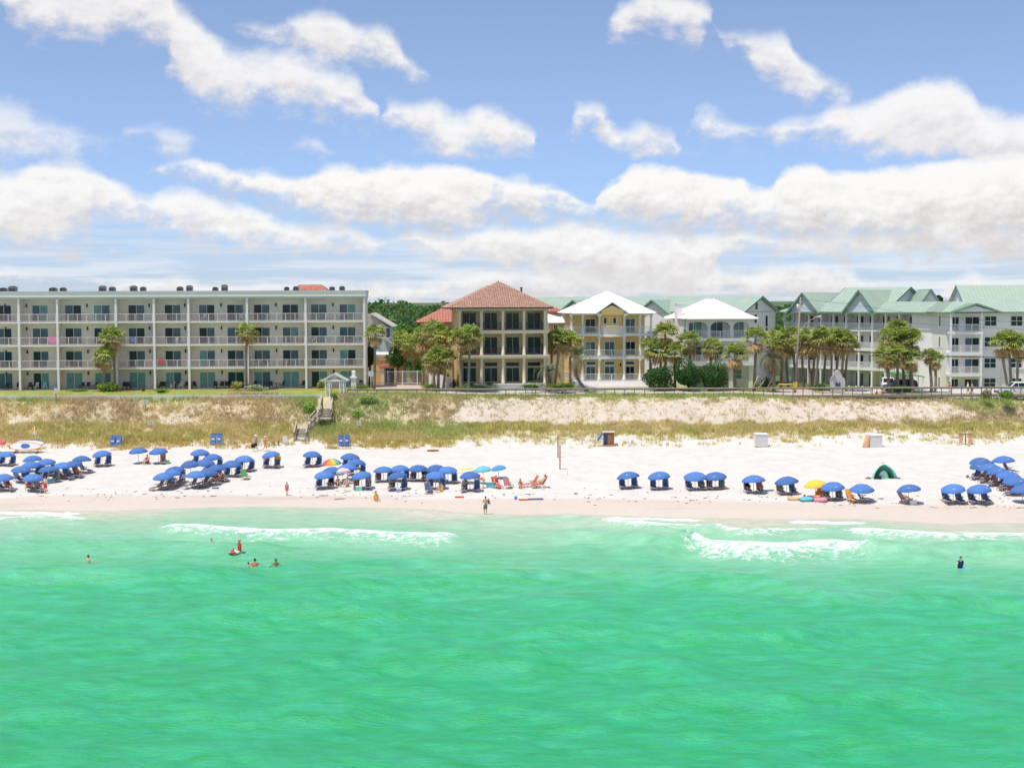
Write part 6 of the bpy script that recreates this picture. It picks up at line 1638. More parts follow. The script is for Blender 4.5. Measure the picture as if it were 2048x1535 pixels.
items = [(10, 0, 'dark'), (36, 0, 'dark'), (58, 0, 'dark'), (70, 0, 'white'), (88, 0, 'teal'), (108, 0, 'teal'), (162, 0, 'dark'), (174, 0, 'dark'), (187, 0, 'dark'), (248, 0, 'dark'), (256, 0, 'dark'), (318, 0, 'dark'), (326, 0, 'dark'), (343, 0, 'white'), (358, 0, 'white'), (372, 0, 'dark'), (388, 0, 'dark'), (430, 0, 'dark'), (443, 0, 'dark'), (454, 0, 'dark'), (508, 0, 'dark'), (541, 0, 'dark'), (562, 0, 'dark'), (604, 0, 'dark'), (722, 0, 'dark'),
 (408, 3, 'white'), (483, 3, 'white'), (658, 3, 'white'), (676, 3, 'white'), (300, 2, 'teal'), (353, 2, 'white'), (366, 2, 'white'), (590, 2, 'tan'), (604, 2, 'tan'), (625, 2, 'white'), (655, 2, 'teal'), (678, 2, 'teal'), (722, 2, 'teal'), (507, 1, 'white'), (522, 1, 'tan'), (541, 1, 'white'), (570, 1, 'tan'), (606, 1, 'tan'), (328, 1, 'tan')]
cnt = {}
for px, fl, col in items: cnt.setdefault((fl, col), []).append(px)
for px, fl, col in items:
    L_ = sorted(cnt[(fl, col)]); i = L_.index(px)
    w = 'only one of its colour' if len(L_) == 1 else f'{("" if i < len(ORD) else "")}{ORD[i] if i < len(ORD) else "number " + str(i + 1)} from the left'
    if i >= 9: w = f'{ORD[len(L_) - 1 - i]} from the right'
    patio_chair(apt_pt(px, 0.95 if fl else 0.6, APT_ZF[fl] + 0.022), random.uniform(-1, 1), col, f'{col} chair on the {FL[fl]} of the cream block, {w}')
for px, fl, lab in ((64, 0, 'dark patio table outside the second bay of the cream block'), (350, 0, 'dark patio table beside white chairs before the cream block'), (432, 0, 'low dark table near the middle of the ground floor terrace'), (552, 0, 'dark table by the dark bench under the seventh bay')):
    t = thing('patio_table', lab, 'table', apt_pt(px, 0.4, 0.022), 0)
    MB().lathe([(0.5, 0.70), (0.5, 0.74)], 14).build('table_top', pch['dark'], t); MB().lathe([(0.3, 0), (0.06, 0.05), (0.05, 0.70)], 8).build('pedestal', pch['dark'], t)
pink = mat('pink_towel', (0.85, 0.25, 0.45), 0.9, 0.15, 6)
def towel(label, px0, px1, fl, m, drop):
    q = apt_pt(px0, 0.0, APT_ZF[fl] + 1.065); xa, xb = 0.0, APT.x(px1) - APT.x(px0); z = 0.0
    mb = MB(); n = 8
    for k in range(n):
        u0, u1 = k / n, (k + 1) / n; x0, x1 = xa + (xb - xa) * u0, xa + (xb - xa) * u1; y = -0.04 - 0.02 * (k % 2)
        d0 = drop * (0.75 + 0.25 * math.sin(math.pi * u0)); d1 = drop * (0.75 + 0.25 * math.sin(math.pi * u1))
        mb.add([(x0, y, z - d0), (x1, -0.06 + 0.02 * (k % 2) , z - d1), (x1, -0.06 + 0.02 * (k % 2), z), (x0, y, z), (x0, 0.09, z + .008), (x1, 0.09, z + .008)], [(0, 1, 2, 3), (3, 2, 5, 4)])
    tag(mb.build('towel', m, None, q, APT_RZ), label, 'towel')
towel('pink towel hung over the third floor railing of the cream block', 98, 115, 2, pink, 0.85)
towel('blue and white towel on the third floor railing beside the palm', 262, 270, 2, mat('blue_towel', (0.15, 0.30, 0.62), 0.9, 0.15, 6), 0.8)
towel('red towel on the second floor railing of the cream block', 316, 328, 1, mat('red_towel', (0.70, 0.10, 0.12), 0.9, 0.15, 6), 0.5)
# ================================================================== BEACH
FAB = dict(
 blue=mat('blue_canvas', (0.072, 0.17, 0.43), 0.8, 0.06, 1.2), coral=mat('coral_canvas', (0.75, 0.13, 0.13), 0.8, 0.06, 2), yellow=mat('yellow_canvas', (0.85, 0.52, 0.06), 0.8, 0.06, 2),
 turq=mat('turquoise_canvas', (0.14, 0.50, 0.58), 0.8, 0.08, 2), tealblue=mat('teal_blue_canvas', (0.08, 0.32, 0.55), 0.8, 0.08, 2), cream=mat('cream_canvas', (0.66, 0.60, 0.44), 0.8, 0.08, 2),
 white=mat('white_canvas', (0.80, 0.79, 0.78), 0.8, 0.05, 2), red=mat('red_canvas', (0.72, 0.08, 0.06), 0.8, 0.06, 2), orange=mat('orange_canvas', (0.82, 0.30, 0.05), 0.8, 0.06, 2),
 green=mat('green_canvas', (0.16, 0.55, 0.22), 0.8, 0.06, 2), dark=mat('navy_sling', (0.10, 0.185, 0.38), 0.85, 0.1, 3), mint=mat('mint_canvas', (0.22, 0.62, 0.45), 0.8, 0.06, 2),
 pink=mat('pink_canvas', (0.80, 0.28, 0.36), 0.8, 0.08, 2))
# canvas fades differently from one umbrella to the next
_m = FAB['blue']; _N = _m.node_tree.nodes; _L = _m.node_tree.links
_oi = _N.new('ShaderNodeObjectInfo'); _mr = _N.new('ShaderNodeMapRange'); _L.new(_oi.outputs['Random'], _mr.inputs[0]); _mr.inputs[3].default_value = 0.8; _mr.inputs[4].default_value = 1.25
_mx = _N.new('ShaderNodeMix'); _mx.data_type = 'RGBA'; _mx.blend_type = 'MULTIPLY'; _mx.inputs[0].default_value = 1
_src = _N['Principled BSDF'].inputs['Base Color'].links[0].from_socket; _L.new(_src, _mx.inputs[6]); _L.new(_mr.outputs[0], _mx.inputs[7]); _L.new(_mx.outputs[2], _N['Principled BSDF'].inputs['Base Color'])
chairwood = mat('chair_wood', (0.50, 0.33, 0.19), 0.7, 0.15, 6)
polem = mat('umbrella_pole', (0.62, 0.58, 0.52), 0.5, 0.05, 3)
def canopy_mesh(R, H, mats, by='gore', seg=8):
    mb = MB(); na = seg * 4; prof = [(0.02, 1.0), (0.28, 0.93), (0.55, 0.74), (0.8, 0.42), (1.0, 0.0)]
    V = []
    for r, z in prof:
        for k in range(na):
            ph = (k % 4) / 4.0; sag = 1 - 0.07 * r * math.sin(math.pi * ph)
            a = 2 * math.pi * k / na; V.append((R * r * sag * math.cos(a), R * r * sag * math.sin(a), H * z - 0.065 * r * math.sin(math.pi * ph)))
    for k in range(na):                                  # hanging valance
        ph = (k % 4) / 4.0; a = 2 * math.pi * k / na; s = (1 - 0.07 * math.sin(math.pi * ph)) * 1.005
        V.append((R * s * math.cos(a), R * s * math.sin(a), -0.10 - 0.05 * math.sin(math.pi * ph)))
    for i in range(5):
        for k in range(na):
            a = i * na + k; b = i * na + (k + 1) % na
            mi = (k // 4) % len(mats) if by == 'gore' else i % len(mats)
            mb.add([], []); mb.f.append((a, b, b + na, a + na)); mb.m.append(mi); mb.sm.append(True)
    mb.v = V
    me = mb.mesh('canopy')
    for m in mats: me.materials.append(m)
    return me
CAN = {}
def canopy(kind, R):
    key = (kind, R)
    if key not in CAN:
        ms = {'rainbow': ([FAB[k] for k in ('red', 'orange', 'yellow', 'green', 'blue', 'tealblue')], 'gore', 12), 'stripe': ([FAB['white'], FAB['pink'], FAB['white'], FAB['pink'], FAB['turq']], 'ring', 8), 'creamy': ([FAB['cream'], FAB['cream'], FAB['yellow'], FAB['white'], FAB['cream']], 'ring', 8)}.get(kind, ([FAB.get(kind, FAB['blue'])], 'gore', 8))
        CAN[key] = canopy_mesh(R, R * 0.43, *ms)
    return CAN[key]
_pole = {}
def umbrella(px, top, base, label, kind='blue', R=1.1, logo=False, tilt=None, group='blue rental umbrellas'):
    g = hit(px, base)
    tl = tilt if tilt is not None else random.uniform(-0.06, 0.02)
    # umbrella bases sit a little right of a left-tilted canopy
    t = thing('beach_umbrella', label, 'umbrella', g, 0, group if kind == 'blue' else None)
    zt = PZ(top, g.y, px) - g.z
    rim = max(1.0, zt - R * 0.45)
    c = link('canopy', canopy(kind, R), t, (0, 0, rim)); c.rotation_euler = (random.uniform(-0.06, 0.14), tl * 1.6 + random.uniform(-0.08, 0.05), random.uniform(0, 0.7))
    k = round(rim, 1)
    MB().tube([(0.0, 0, -0.3), (0, 0, rim + R * 0.42), (0, 0, rim + R * 0.52)], [0.025, 0.022, 0.012], 6).build('pole', polem, t)
    mb = MB()
    for q in range(8): a = q * math.pi / 4 + 0.2; mb.bar((0, 0, rim + R * 0.24), (R * 0.62 * math.cos(a), R * 0.62 * math.sin(a), rim + R * 0.22), 0.012)
    stuff(mb.build('ribs', polem, t))
    if logo:
        a = random.uniform(-0.5, 0.5); mb = MB(); w = 0.30; ang = -math.pi / 2 + a
        for (r0, r1, da, db) in ((0.72, 0.78, -0.14, -0.09), (0.735, 0.765, -0.06, 0.02), (0.735, 0.765, 0.035, 0.10), (0.735, 0.765, 0.115, 0.16)):
            V = []
            for r, d in ((r1, da), (r1, db), (r0, db), (r0, da)):
                z = np.interp(r, [0.55, 0.8, 1.0], [0.74, 0.42, 0]) * R * 0.43 + 0.012
                V.append((R * r * 1.005 * math.cos(ang + d), R * r * 1.005 * math.sin(ang + d), z))
            mb.add(V, [(0, 3, 2, 1)])
        stuff(mb.build('logo_print', FAB['white'], c))
    return t, g
# deck chairs (facing the sea, -y)
def chair_meshes(fab):
    back = MB().slab([(-.25, .24, .34), (.25, .24, .34), (.25, .66, 1.08), (-.25, .66, 1.08)], 0.025).mesh('back_sling'); seat = MB().slab([(-.25, -.34, .36), (.25, -.34, .36), (.25, .24, .335), (-.25, .24, .335)], 0.025).mesh('seat_sling')
    rest = MB().slab([(-.25, -.92, .24), (.25, -.92, .24), (.25, -.36, .35), (-.25, -.36, .35)], 0.025).mesh('leg_rest')
    for me in (back, seat, rest): me.materials.append(fab)
    fr = MB()
    for s in (-1, 1):
        x = s * .285
        fr.bar((x, -.36, .34), (x, .26, .32), .045); fr.bar((x, .22, .30), (x, .69, 1.12), .045); fr.bar((x, -.94, .23), (x, -.36, .34), .04)
        fr.bar((x, -.40, 0.0), (x, .30, .60), .04); fr.bar((x, .52, 0.0), (x, -.10, .60), .04); fr.bar((x, -.30, .60), (x, .48, .62), .06, .03); fr.bar((x, -.9, 0), (x, -.85, .25), .035)
    for (y, z) in ((.69, 1.12), (-.94, .23), (-.40, .03), (.52, .03)): fr.bar((-.285, y, z), (.285, y, z), .04)
    fr = fr.mesh('frame'); fr.materials.append(chairwood)
    return back, seat, rest, fr
CHM = {}
def deck_chair(loc, rz, label, fab='dark', group='blue deck chairs under umbrellas', cat='chair'):
    if fab not in CHM: CHM[fab] = chair_meshes(FAB[fab])
    t = thing('deck_chair', label, cat, loc, rz, group)
    for nm, me in zip(('back_sling', 'seat_sling', 'leg_rest', 'frame'), CHM[fab]): link(nm, me, t)
    return t
CHAIRS = {}
# id, canopy x, top y, base y, phrase, kind, chairs ('pair', 'pairR' turned right, 'pairL', 'none')
A_ = 'far left cluster'; B_ = 'second cluster'; C_ = 'rainbow cluster'
UMB = [
 ('Z', -6, 878, 906, 'coral red umbrella at the left edge of the beach', 'coral', 'none'),
 ('L1', 12, 902, 931, 'blue umbrella at the left edge behind the paddleboard side', 'blue', 'pair'),
 ('L2', 65, 910, 943, 'blue umbrella rearmost left in the far left cluster', 'blue', 'none'),
 ('L3', 92, 916.6, 950, 'blue umbrella mid rear in the far left cluster', 'blue', 'pair'),
 ('L4', 62, 922, 955, 'blue umbrella mid left in the far left cluster', 'blue', 'pair'),
 ('L5', 43, 931, 964, 'blue umbrella at the left end of the far left cluster', 'blue', 'pairR'),
 ('L6', 164, 910.5, 944, 'blue umbrella rearmost right in the far left cluster', 'blue', 'loungeR'),
 ('L7', 145, 921, 954, 'blue umbrella second from right in the far left cluster', 'blue', 'pairR'),
 ('L8', 125, 923.7, 957, 'blue umbrella third from right in the far left cluster', 'blue', 'pairR'),
 ('L9', 97, 930.5, 964, 'blue umbrella centre front in the far left cluster', 'blue', 'pair'),
 ('L10', 7, 947, 981, 'blue umbrella frontmost at the left picture edge', 'blue', 'pairR'),
 ('L11', 67, 946.6, 982, 'blue umbrella frontmost in the far left cluster', 'blue', 'pairR'),
 ('L12', 204, 900, 932, 'blue umbrella alone right of the far left cluster', 'blue', 'pair'),
 ('M1', 277, 894, 926, 'blue umbrella left of the rear pair near the stairs', 'blue', 'none'),
 ('M2', 317, 895, 927, 'blue umbrella right of the rear pair near the stairs', 'blue', 'none'),
 ('M3', 400, 897.5, 930, 'blue umbrella rearmost in the second cluster', 'blue', 'pair'),
 ('M4', 425, 907, 940, 'blue umbrella second from rear in the second cluster', 'blue', 'pair'),
 ('M5', 411, 917.5, 950, 'blue umbrella in the middle of the second cluster', 'blue', 'none'),
 ('M6', 381, 920, 952, 'blue umbrella mid left of the second cluster', 'blue', 'none'),
 ('M7', 489, 910, 942, 'blue umbrella at the right end of the second cluster', 'blue', 'pair'),
 ('M8', 463.5, 920, 953, 'blue umbrella second from right in the second cluster', 'blue', 'pair'),
 ('M9', 434, 928, 961, 'blue umbrella third from right in the second cluster', 'blue', 'pairR'),
 ('M10', 351, 931.5, 965, 'blue umbrella rear left in the second cluster', 'blue', 'pair'),
 ('M11', 344, 938, 972, 'blue umbrella middle left in the second cluster', 'blue', 'pairL'),
 ('M12', 327, 944.5, 979, 'blue umbrella at the left front of the second cluster', 'blue', 'pairL'),
 ('M13', 417, 936, 970, 'blue umbrella front right of the second cluster', 'blue', 'pairL'),
 ('M14', 393, 940.6, 976, 'blue umbrella front centre of the second cluster', 'blue', 'pairL'),
 ('M15', 542, 901.6, 934, 'blue umbrella with yellow towels on its chairs', 'blue', 'pair'),
 ('C1', 624.5, 901.5, 933, 'blue umbrella alone left of the rainbow umbrella', 'blue', 'pair'),
 ('C2', 663, 916.6, 948, 'rainbow striped umbrella among the blue ones', 'rainbow', 'none'),
 ('C3', 700, 905.7, 938, 'blue umbrella rearmost behind the rainbow umbrella', 'blue', 'pair'),
 ('C4', 712, 917, 950, 'blue umbrella right of the rainbow umbrella, second row', 'blue', 'pair'),
 ('C5', 695, 926.5, 960, 'blue umbrella just behind the pink striped umbrella', 'blue', 'none'),
 ('C6', 664, 932.8, 966, 'blue umbrella left of the pink striped umbrella', 'blue', 'none'),
 ('C7', 685, 935, 968, 'small pink and white striped umbrella', 'stripe', 'none'),
 ('C8', 648.5, 941.5, 976, 'blue umbrella front left of the rainbow cluster', 'blue', 'pair'),
 ('C9', 723.5, 942, 977, 'blue umbrella front right of the rainbow cluster', 'blue', 'pair'),
 ('C10', 767, 931.7, 964, 'blue umbrella at the left end of the centre row', 'blue', 'pair'),
 ('C11', 800, 929, 962, 'blue umbrella second in the centre row', 'blue', 'pair'),
 ('C12', 837, 928.8, 962, 'blue umbrella third in the centre row', 'blue', 'pair'),
 ('C13', 794.6, 942.6, 979, 'blue umbrella in front of the centre row, left', 'blue', 'pair'),
 ('C14', 871, 928.6, 962, 'blue umbrella fourth in the centre row', 'blue', 'pair'),
 ('C15', 896, 932, 966, 'blue umbrella fifth in the centre row', 'blue', 'pair'),
 ('C16', 932, 932.5, 966, 'cream and yellow umbrella in the centre row', 'creamy', 'none'),
 ('C17', 966, 931, 966, 'turquoise umbrella in the centre row', 'turq', 'none'),
 ('C18', 997, 929.5, 956, 'teal blue umbrella at the right end of the centre row', 'tealblue', 'none'),
 ('C19', 871, 942, 978, 'blue umbrella in front of the centre row, middle', 'blue', 'pair'),
 ('C20', 940, 942, 981, 'blue umbrella in front of the centre row, right', 'blue', 'pair'),
 ('R1', 1256, 942, 977, 'blue umbrella first in the spaced front row, right beach', 'blue', 'pair'),
 ('R2', 1318, 942, 977, 'blue umbrella second in the spaced front row, right beach', 'blue', 'pair'),
 ('R3', 1390, 943, 978, 'blue umbrella third in the spaced front row, right beach', 'blue', 'pair'),
 ('R4', 1430.5, 943, 978, 'blue umbrella fourth in the spaced front row, right beach', 'blue', 'pair'),
 ('R5', 1507, 949, 985, 'blue umbrella fifth in the spaced front row, right beach', 'blue', 'pair'),
 ('R6', 1573, 952, 989, 'blue umbrella left of the yellow umbrella', 'blue', 'pair'),
 ('R7', 1631, 959, 993, 'plain yellow umbrella by the inflatable rings', 'yellow', 'none'),
 ('R8', 1665, 963, 999, 'blue umbrella right of the yellow umbrella', 'blue', 'pair'),
 ('R9', 1723.6, 967, 1004, 'blue umbrella over a blue lounger and orange chair', 'blue', 'loungeR'),
 ('R10', 1817, 967.5, 1006, 'blue umbrella over a reclining bather near the green tent', 'blue', 'pairR1'),
 ('R11', 1906, 967, 1006, 'blue umbrella left of the frontmost right pair', 'blue', 'pair'),
 ('R12', 1958, 968, 1006, 'blue umbrella right of the frontmost right pair', 'blue', 'pair'),
 ('R13', 1959.5, 914, 949, 'blue umbrella rear left in the far right cluster', 'blue', 'none'),
 ('R14', 2006.5, 910.6, 945, 'blue umbrella rearmost in the far right cluster', 'blue', 'pairR'),
 ('R15', 1961, 922.8, 958, 'blue umbrella second down the far right cluster', 'blue', 'pairL'),
 ('R16', 1978, 926, 963, 'blue umbrella third down the far right cluster', 'blue', 'pairL'),
 ('R17', 1995, 933.7, 970, 'blue umbrella fourth down the far right cluster', 'blue', 'pairL'),
 ('R18', 2016, 941, 978, 'blue umbrella fifth down the far right cluster', 'blue', 'pairL'),
 ('R19', 2029, 952, 989, 'blue umbrella sixth down the far right cluster', 'blue', 'pairL'),
 ('R20', 2045, 968, 1004, 'blue umbrella frontmost at the right picture edge', 'blue', 'none'),
]
UG = {}
for uid, px, top, base, ph, kind, ch in UMB:
    right = uid[0] == 'R'
    R = 1.17 if right else {'stripe': 0.85, 'creamy': 0.98, 'turq': 0.86, 'tealblue': 0.8}.get(kind, 1.06)
    t, g = umbrella(px, top, base, ph, kind, R, right and kind == 'blue' and uid != 'R6', tilt=(-0.05 if right else None) if kind != 'tealblue' else -0.12)
    UG[uid] = g
    if ch == 'none': continue
    fab = 'dark' if kind == 'blue' else 'red'
    if ch in ('pair', 'pairL', 'pairR'):
        rz = {'pair': random.uniform(-0.12, 0.12), 'pairL': -0.75, 'pairR': 0.75}[ch]
        for sd, s in (('left', -1), ('right', 1)):
            cx, cy = g.x + s * 0.62 * math.cos(rz * 0.6) + 0.05, g.y + 0.15 + s * 0.45 * math.sin(-rz)
            CHAIRS[(uid, s)] = (cx, cy, rz)
            deck_chair((cx, cy, gz(cx, cy) + 0.005), rz, f'{sd} chair under the {ph}', fab)
    elif ch == 'loungeR':
        cx, cy = g.x + 0.2, g.y + 0.3
        deck_chair((cx, cy, gz(cx, cy) + 0.005), 1.15, f'lounger turned right under the {ph}', 'dark')
    elif ch == 'pairR1':
        cx, cy = g.x - 0.35, g.y + 0.1; CHAIRS[(uid, 1)] = (cx, cy, 1.1)
        deck_chair((cx, cy, gz(cx, cy) + 0.005), 1.1, f'reclined chair under the {ph}', 'white')
def at(px, py): 
    g = hit(px, py); return g
def lone_chair(px, py, rz, fab, label): g = at(px, py); return deck_chair((g.x, g.y, g.z + 0.005), rz, label, fab, 'odd coloured chairs on the open sand')
lone_chair(490, 958, 3.0, 'green', 'green backed chair on the open sand right of the second cluster')
lone_chair(857, 985, 3.0, 'blue', 'blue chair standing empty before the centre row')
lone_chair(1016, 976, 2.8, 'pink', 'coral pink chair seen from behind right of the centre row')
lone_chair(1063, 973, -1.2, 'red', 'red chair facing left between two sunbathers')
lone_chair(1702, 1003, 0.25, 'orange', 'orange slatted chair left of the blue lounger')
lone_chair(1637, 996, -0.5, 'orange', 'orange chair beneath the yellow umbrella')
for i, dx in enumerate((-0.62, 0.62)):      # yellow towels
    x, y, rz = CHAIRS[('M15', -1 if i == 0 else 1)]; z = gz(x, y)
    mb = MB(); n = 6
    for k in range(n):
        a, b = -0.36 + 0.72 * k / n, -0.36 + 0.72 * (k + 1) / n; w = 0.02 * (k % 2)
        mb.add([(a, .63 - w, .62), (b, .61 + w, .60), (b, .62, 1.14), (a, .62, 1.14), (a, .72, 1.14), (b, .72, 1.14), (b, .74, .9), (a, .74, .9)], [(0, 1, 2, 3), (3, 2, 5, 4), (4, 5, 6, 7)])
    tag(mb.build('towel', FAB['yellow'], None, (x, y - .12, z + 0.01), rz), f'yellow towel draped on the {("left", "right")[i]} chair near the stairs', 'towel', 'yellow towels')

# ---- rental stands with stacked blue chairs at the dune foot
def chair_stack(px, py, label, n=2):
    g = at(px, py)
    t = thing('chair_stack', label, 'chair stack', g, random.uniform(-.1, .1), 'blue chairs stowed at the dune foot')
    for k in range(n):
        x = (k - (n - 1) / 2) * 0.72
        for j in range(3):
            MB().slab([(x - .29, -.25 + .12 * j, .12 + .05 * j), (x + .29, -.25 + .12 * j, .12 + .05 * j), (x + .29, .05 + .12 * j, 1.18 + .1 * j), (x - .29, .05 + .12 * j, 1.18 + .1 * j)], .05).build('folded_chair', FAB['blue'], t)
        MB().box(x - .16, x + .16, -.235, -.225, .62, .80).build('chair_label', FAB['white'], t).rotation_euler = (0, 0, 0)
    for s in (-1, 1): MB().bar((s * (n * .36 + .06), .1, 0), (s * (n * .36 + .06), .3, 1.4), .08).build('side_post', chairwood, t)
    MB().bar((-n * .36 - .1, .36, 1.3), (n * .36 + .1, .36, 1.3), .08).build('cross_bar', chairwood, t)
chair_stack(232, 893, 'stack of blue folded chairs right of the paddleboard', 2)
chair_stack(433, 889, 'stack of blue folded chairs behind the second cluster', 2)
chair_stack(688, 892, 'stack of blue folded chairs right of the dune stairs', 2)
# ---- paddleboards on a rack with sign boards and flag
g = at(52, 906)
t = thing('paddleboard_rack', 'low wooden rack carrying the paddleboards at the left dune foot', 'rack', g)
for x in (-1.3, 1.3): MB().bar((x, -0.5, 0.08), (x, 0.6, 0.08), .12).build('runner', M['wood'], t); MB().bar((x, 0.3, 0), (x, 0.4, 1.05), .09).build('post', M['wood'], t)
MB().bar((-2.0, 0.1, 0.16), (2.0, 0.1, 0.16), .1).build('beam', M['wood'], t)
def board(label, loc, L, W, m1, m2, tilt, pad=True, name='paddleboard'):
    t = thing(name, label, 'board', loc); n = 18
    pts = [(L / 2 * math.cos(a), W / 2 * math.sin(a) * (1 - 0.12 * math.cos(a))) for a in [2 * math.pi * k / 28 for k in range(28)]]
    V = [(x, -0.06, z) for x, z in pts] + [(x, 0.06, z) for x, z in pts]; N_ = 28
    mb = MB().add(V, [tuple(range(N_)), tuple(reversed(range(N_, 2 * N_)))] + [((i + 1) % N_, i, i + N_, (i + 1) % N_ + N_) for i in range(N_)])
    o = mb.build('deck', m1, t); o.rotation_euler = (tilt, 0, 0)
    if pad:
        mb = MB().add([(x * .30, -0.066, z * .62) for x, z in pts], [tuple(range(N_))]); o = mb.build('grip_pad', m2, t); o.rotation_euler = (tilt, 0, 0)
    ring = MB().tube([(x * 1.0, -0.03, z * 1.0) for x, z in pts] + [(pts[0][0], -0.03, pts[0][1])], 0.05, 5); o = ring.build('rail_edge', FAB['orange'] if pad else FAB['blue'], t); o.rotation_euler = (tilt, 0, 0)
    return t
board('white paddleboard with blue grip pad and orange edge leaning on its rack', (g.x, g.y - 0.1, g.z + 0.85), 3.7, 0.95, FAB['white'], FAB['blue'], -0.25)
board('white paddleboard with blue edge lying behind the front board', (g.x + 0.2, g.y + 0.75, g.z + 1.10), 3.6, 0.8, FAB['white'], FAB['turq'], -0.5, False)
for px, w, h, lab in ((65, 0.75, 0.85, 'white price board leaning on the paddleboard, larger one'), (36, 0.42, 0.7, 'small white board with a turquoise panel leaning on the paddleboard')):
    q = at(px, 905); t = thing('price_board', lab, 'sign', (q.x, q.y - 0.45, q.z))
    MB().slab([(-w / 2, -.1, .02), (w / 2, -.1, .02), (w / 2, .12, h), (-w / 2, .12, h)], .03).build('panel', signw, t)
    mb = MB()
    for k in range(5): mb.slab([(-w * .35, -.1 + .22 * (k * .15 + .2) - .004, h * (k * .15 + .2)), (w * (.35 - .1 * (k % 2)), -.1 + .22 * (k * .15 + .2) - .004, h * (k * .15 + .2)), (w * (.35 - .1 * (k % 2)), -.1 + .22 * (k * .15 + .24) - .004, h * (k * .15 + .24)), (-w * .35, -.1 + .22 * (k * .15 + .24) - .004, h * (k * .15 + .24))], .003)
    stuff(mb.build('print_lines', signt if w > .5 else FAB['turq'], t))
q = at(70, 893); t = thing('beach_flag', 'yellow warning flag on a pole behind the paddleboards', 'flag', q)
zt = PZ(853, q.y, 70) - q.z
MB().tube([(0, 0, -.2), (0, 0, zt)], .03, 6).build('pole', FAB['white'], t)
mb = MB()
for k in range(5): mb.add([(-.01 - .07 * k, .03 * math.sin(k * 2), zt - .62), (-.01 - .07 * (k + 1), .03 * math.sin(k * 2 + 2), zt - .66), (-.01 - .07 * (k + 1), .03 * math.sin(k * 2 + 2), zt - .06), (-.01 - .07 * k, .03 * math.sin(k * 2), zt - .02)], [(0, 1, 2, 3)])
mb.build('flag_cloth', FAB['yellow'], t)
# ---- white crates, plywood, racks
whitebox = mat('white_plywood_box', (0.66, 0.63, 0.61), 0.8, 0.06, 2)
ply = mat('bare_plywood', (0.62, 0.36, 0.20), 0.85, 0.12, 3)
for px, py, w, h, lab, extra in ((1522, 892, 24, 26, 'white box with a flat lid at the dune foot, no board leaning on it', False), (1750, 894, 24, 26, 'white box at the dune foot with plywood leaning on its left', True)):
    q = at(px, py); s = q.y / F; w_ = w * s / 2; h_ = h * s
    t = thing('beach_box', lab, 'storage box', q)
    MB().box(-w_, w_, -0.6, 0.6, 0.0, h_ - .12).build('box_body', whitebox, t); MB().box(-w_ - .04, w_ + .04, -.65, .65, h_ - .12, h_ + .0).build('lid', FAB['white'], t)
    for x in (-w_ + .05, w_ - .05): MB().box(x - .05, x + .05, -.625, -.602, .01, h_ - .13).build('corner_trim', whitebox, t)
    if extra:
        t2 = thing('plywood_sheet', 'brown plywood sheet leaning on the white box', 'board', (q.x - w_, q.y, q.z))
        MB().slab([(-.95, -.5, .02), (-.45, -.62, .02), (-.06, -.55, h_ * .97), (-.40, .2, h_ * .97)], .03).build('sheet', ply, t2)
        MB().slab([(-.42, -.64, .02), (-.20, -.66, .02), (-.05, -.62, h_ * .9), (-.12, -.5, h_ * .9)], .03).build('offcut', ply, t2)
q = at(1217, 891); s = q.y / F
t = thing('umbrella_hutch', 'open wooden hutch of closed umbrellas with pinkish frame at the dune foot', 'storage box', q)
w_, h_ = 11.5 * s, 27 * s
for x in (-w_, w_ - .08): MB().box(x, x + .08, -.4, .5, 0, h_).build('side_panel', ply, t)
MB().box(-w_ - .05, w_ + .05, -.45, .55, h_, h_ + .1).build('lid', whitebox, t); MB().box(-w_ + .085, w_ - .085, .42, .5, 0, h_ - .005).build('back_panel', ply, t); MB().box(-w_ + .085, w_ - .085, -.4, .415, 0, .1).build('floor_panel', ply, t)
for k in range(7): x = -w_ + .2 + k * (2 * w_ - .4) / 6; MB().lathe([(.03, .105), (.08, .3), (.07, h_ - .35), (.02, h_ - .12)], 7, (x, .05 * (k % 2), 0)).build('closed_umbrella', FAB['dark'] if k < 3 else ply, t)
t2 = thing('folded_umbrella', 'long blue umbrella leaning against the left of the wooden hutch', 'umbrella', (q.x - w_ - .95, q.y - .1, q.z))
MB().tube([(0, 0, .02), (.32, 0, .62)], [.03, .04], 7).build('handle', chairwood, t2); MB().tube([(.32, 0, .62), (.5, 0, .95), (.9, 0, h_ - .05)], [.07, .17, .10], 8).build('furled_canopy', FAB['blue'], t2)
q = at(1931, 889); s = q.y / F; h_ = 21 * s
t = thing('plank_stand', 'brown T shaped timber stand with slatted panels near the right dune', 'stand', q)
MB().box(-.06, .06, -.06, .06, -.2, h_).build('post', M['mulch'], t); MB().box(-.82, .82, -.08, .08, h_, h_ + .1).build('top_beam', M['mulch'], t)
for sx in (-1, 1):
    for k in range(4): MB().box(sx * .55 - .25, sx * .55 + .25, -.04, 0, .2 + k * .27, .42 + k * .27).build('slat', ply, t)
    MB().bar((sx * .55, .04, .15), (sx * .55, .04, h_), .06).build('slat_batten', ply, t)
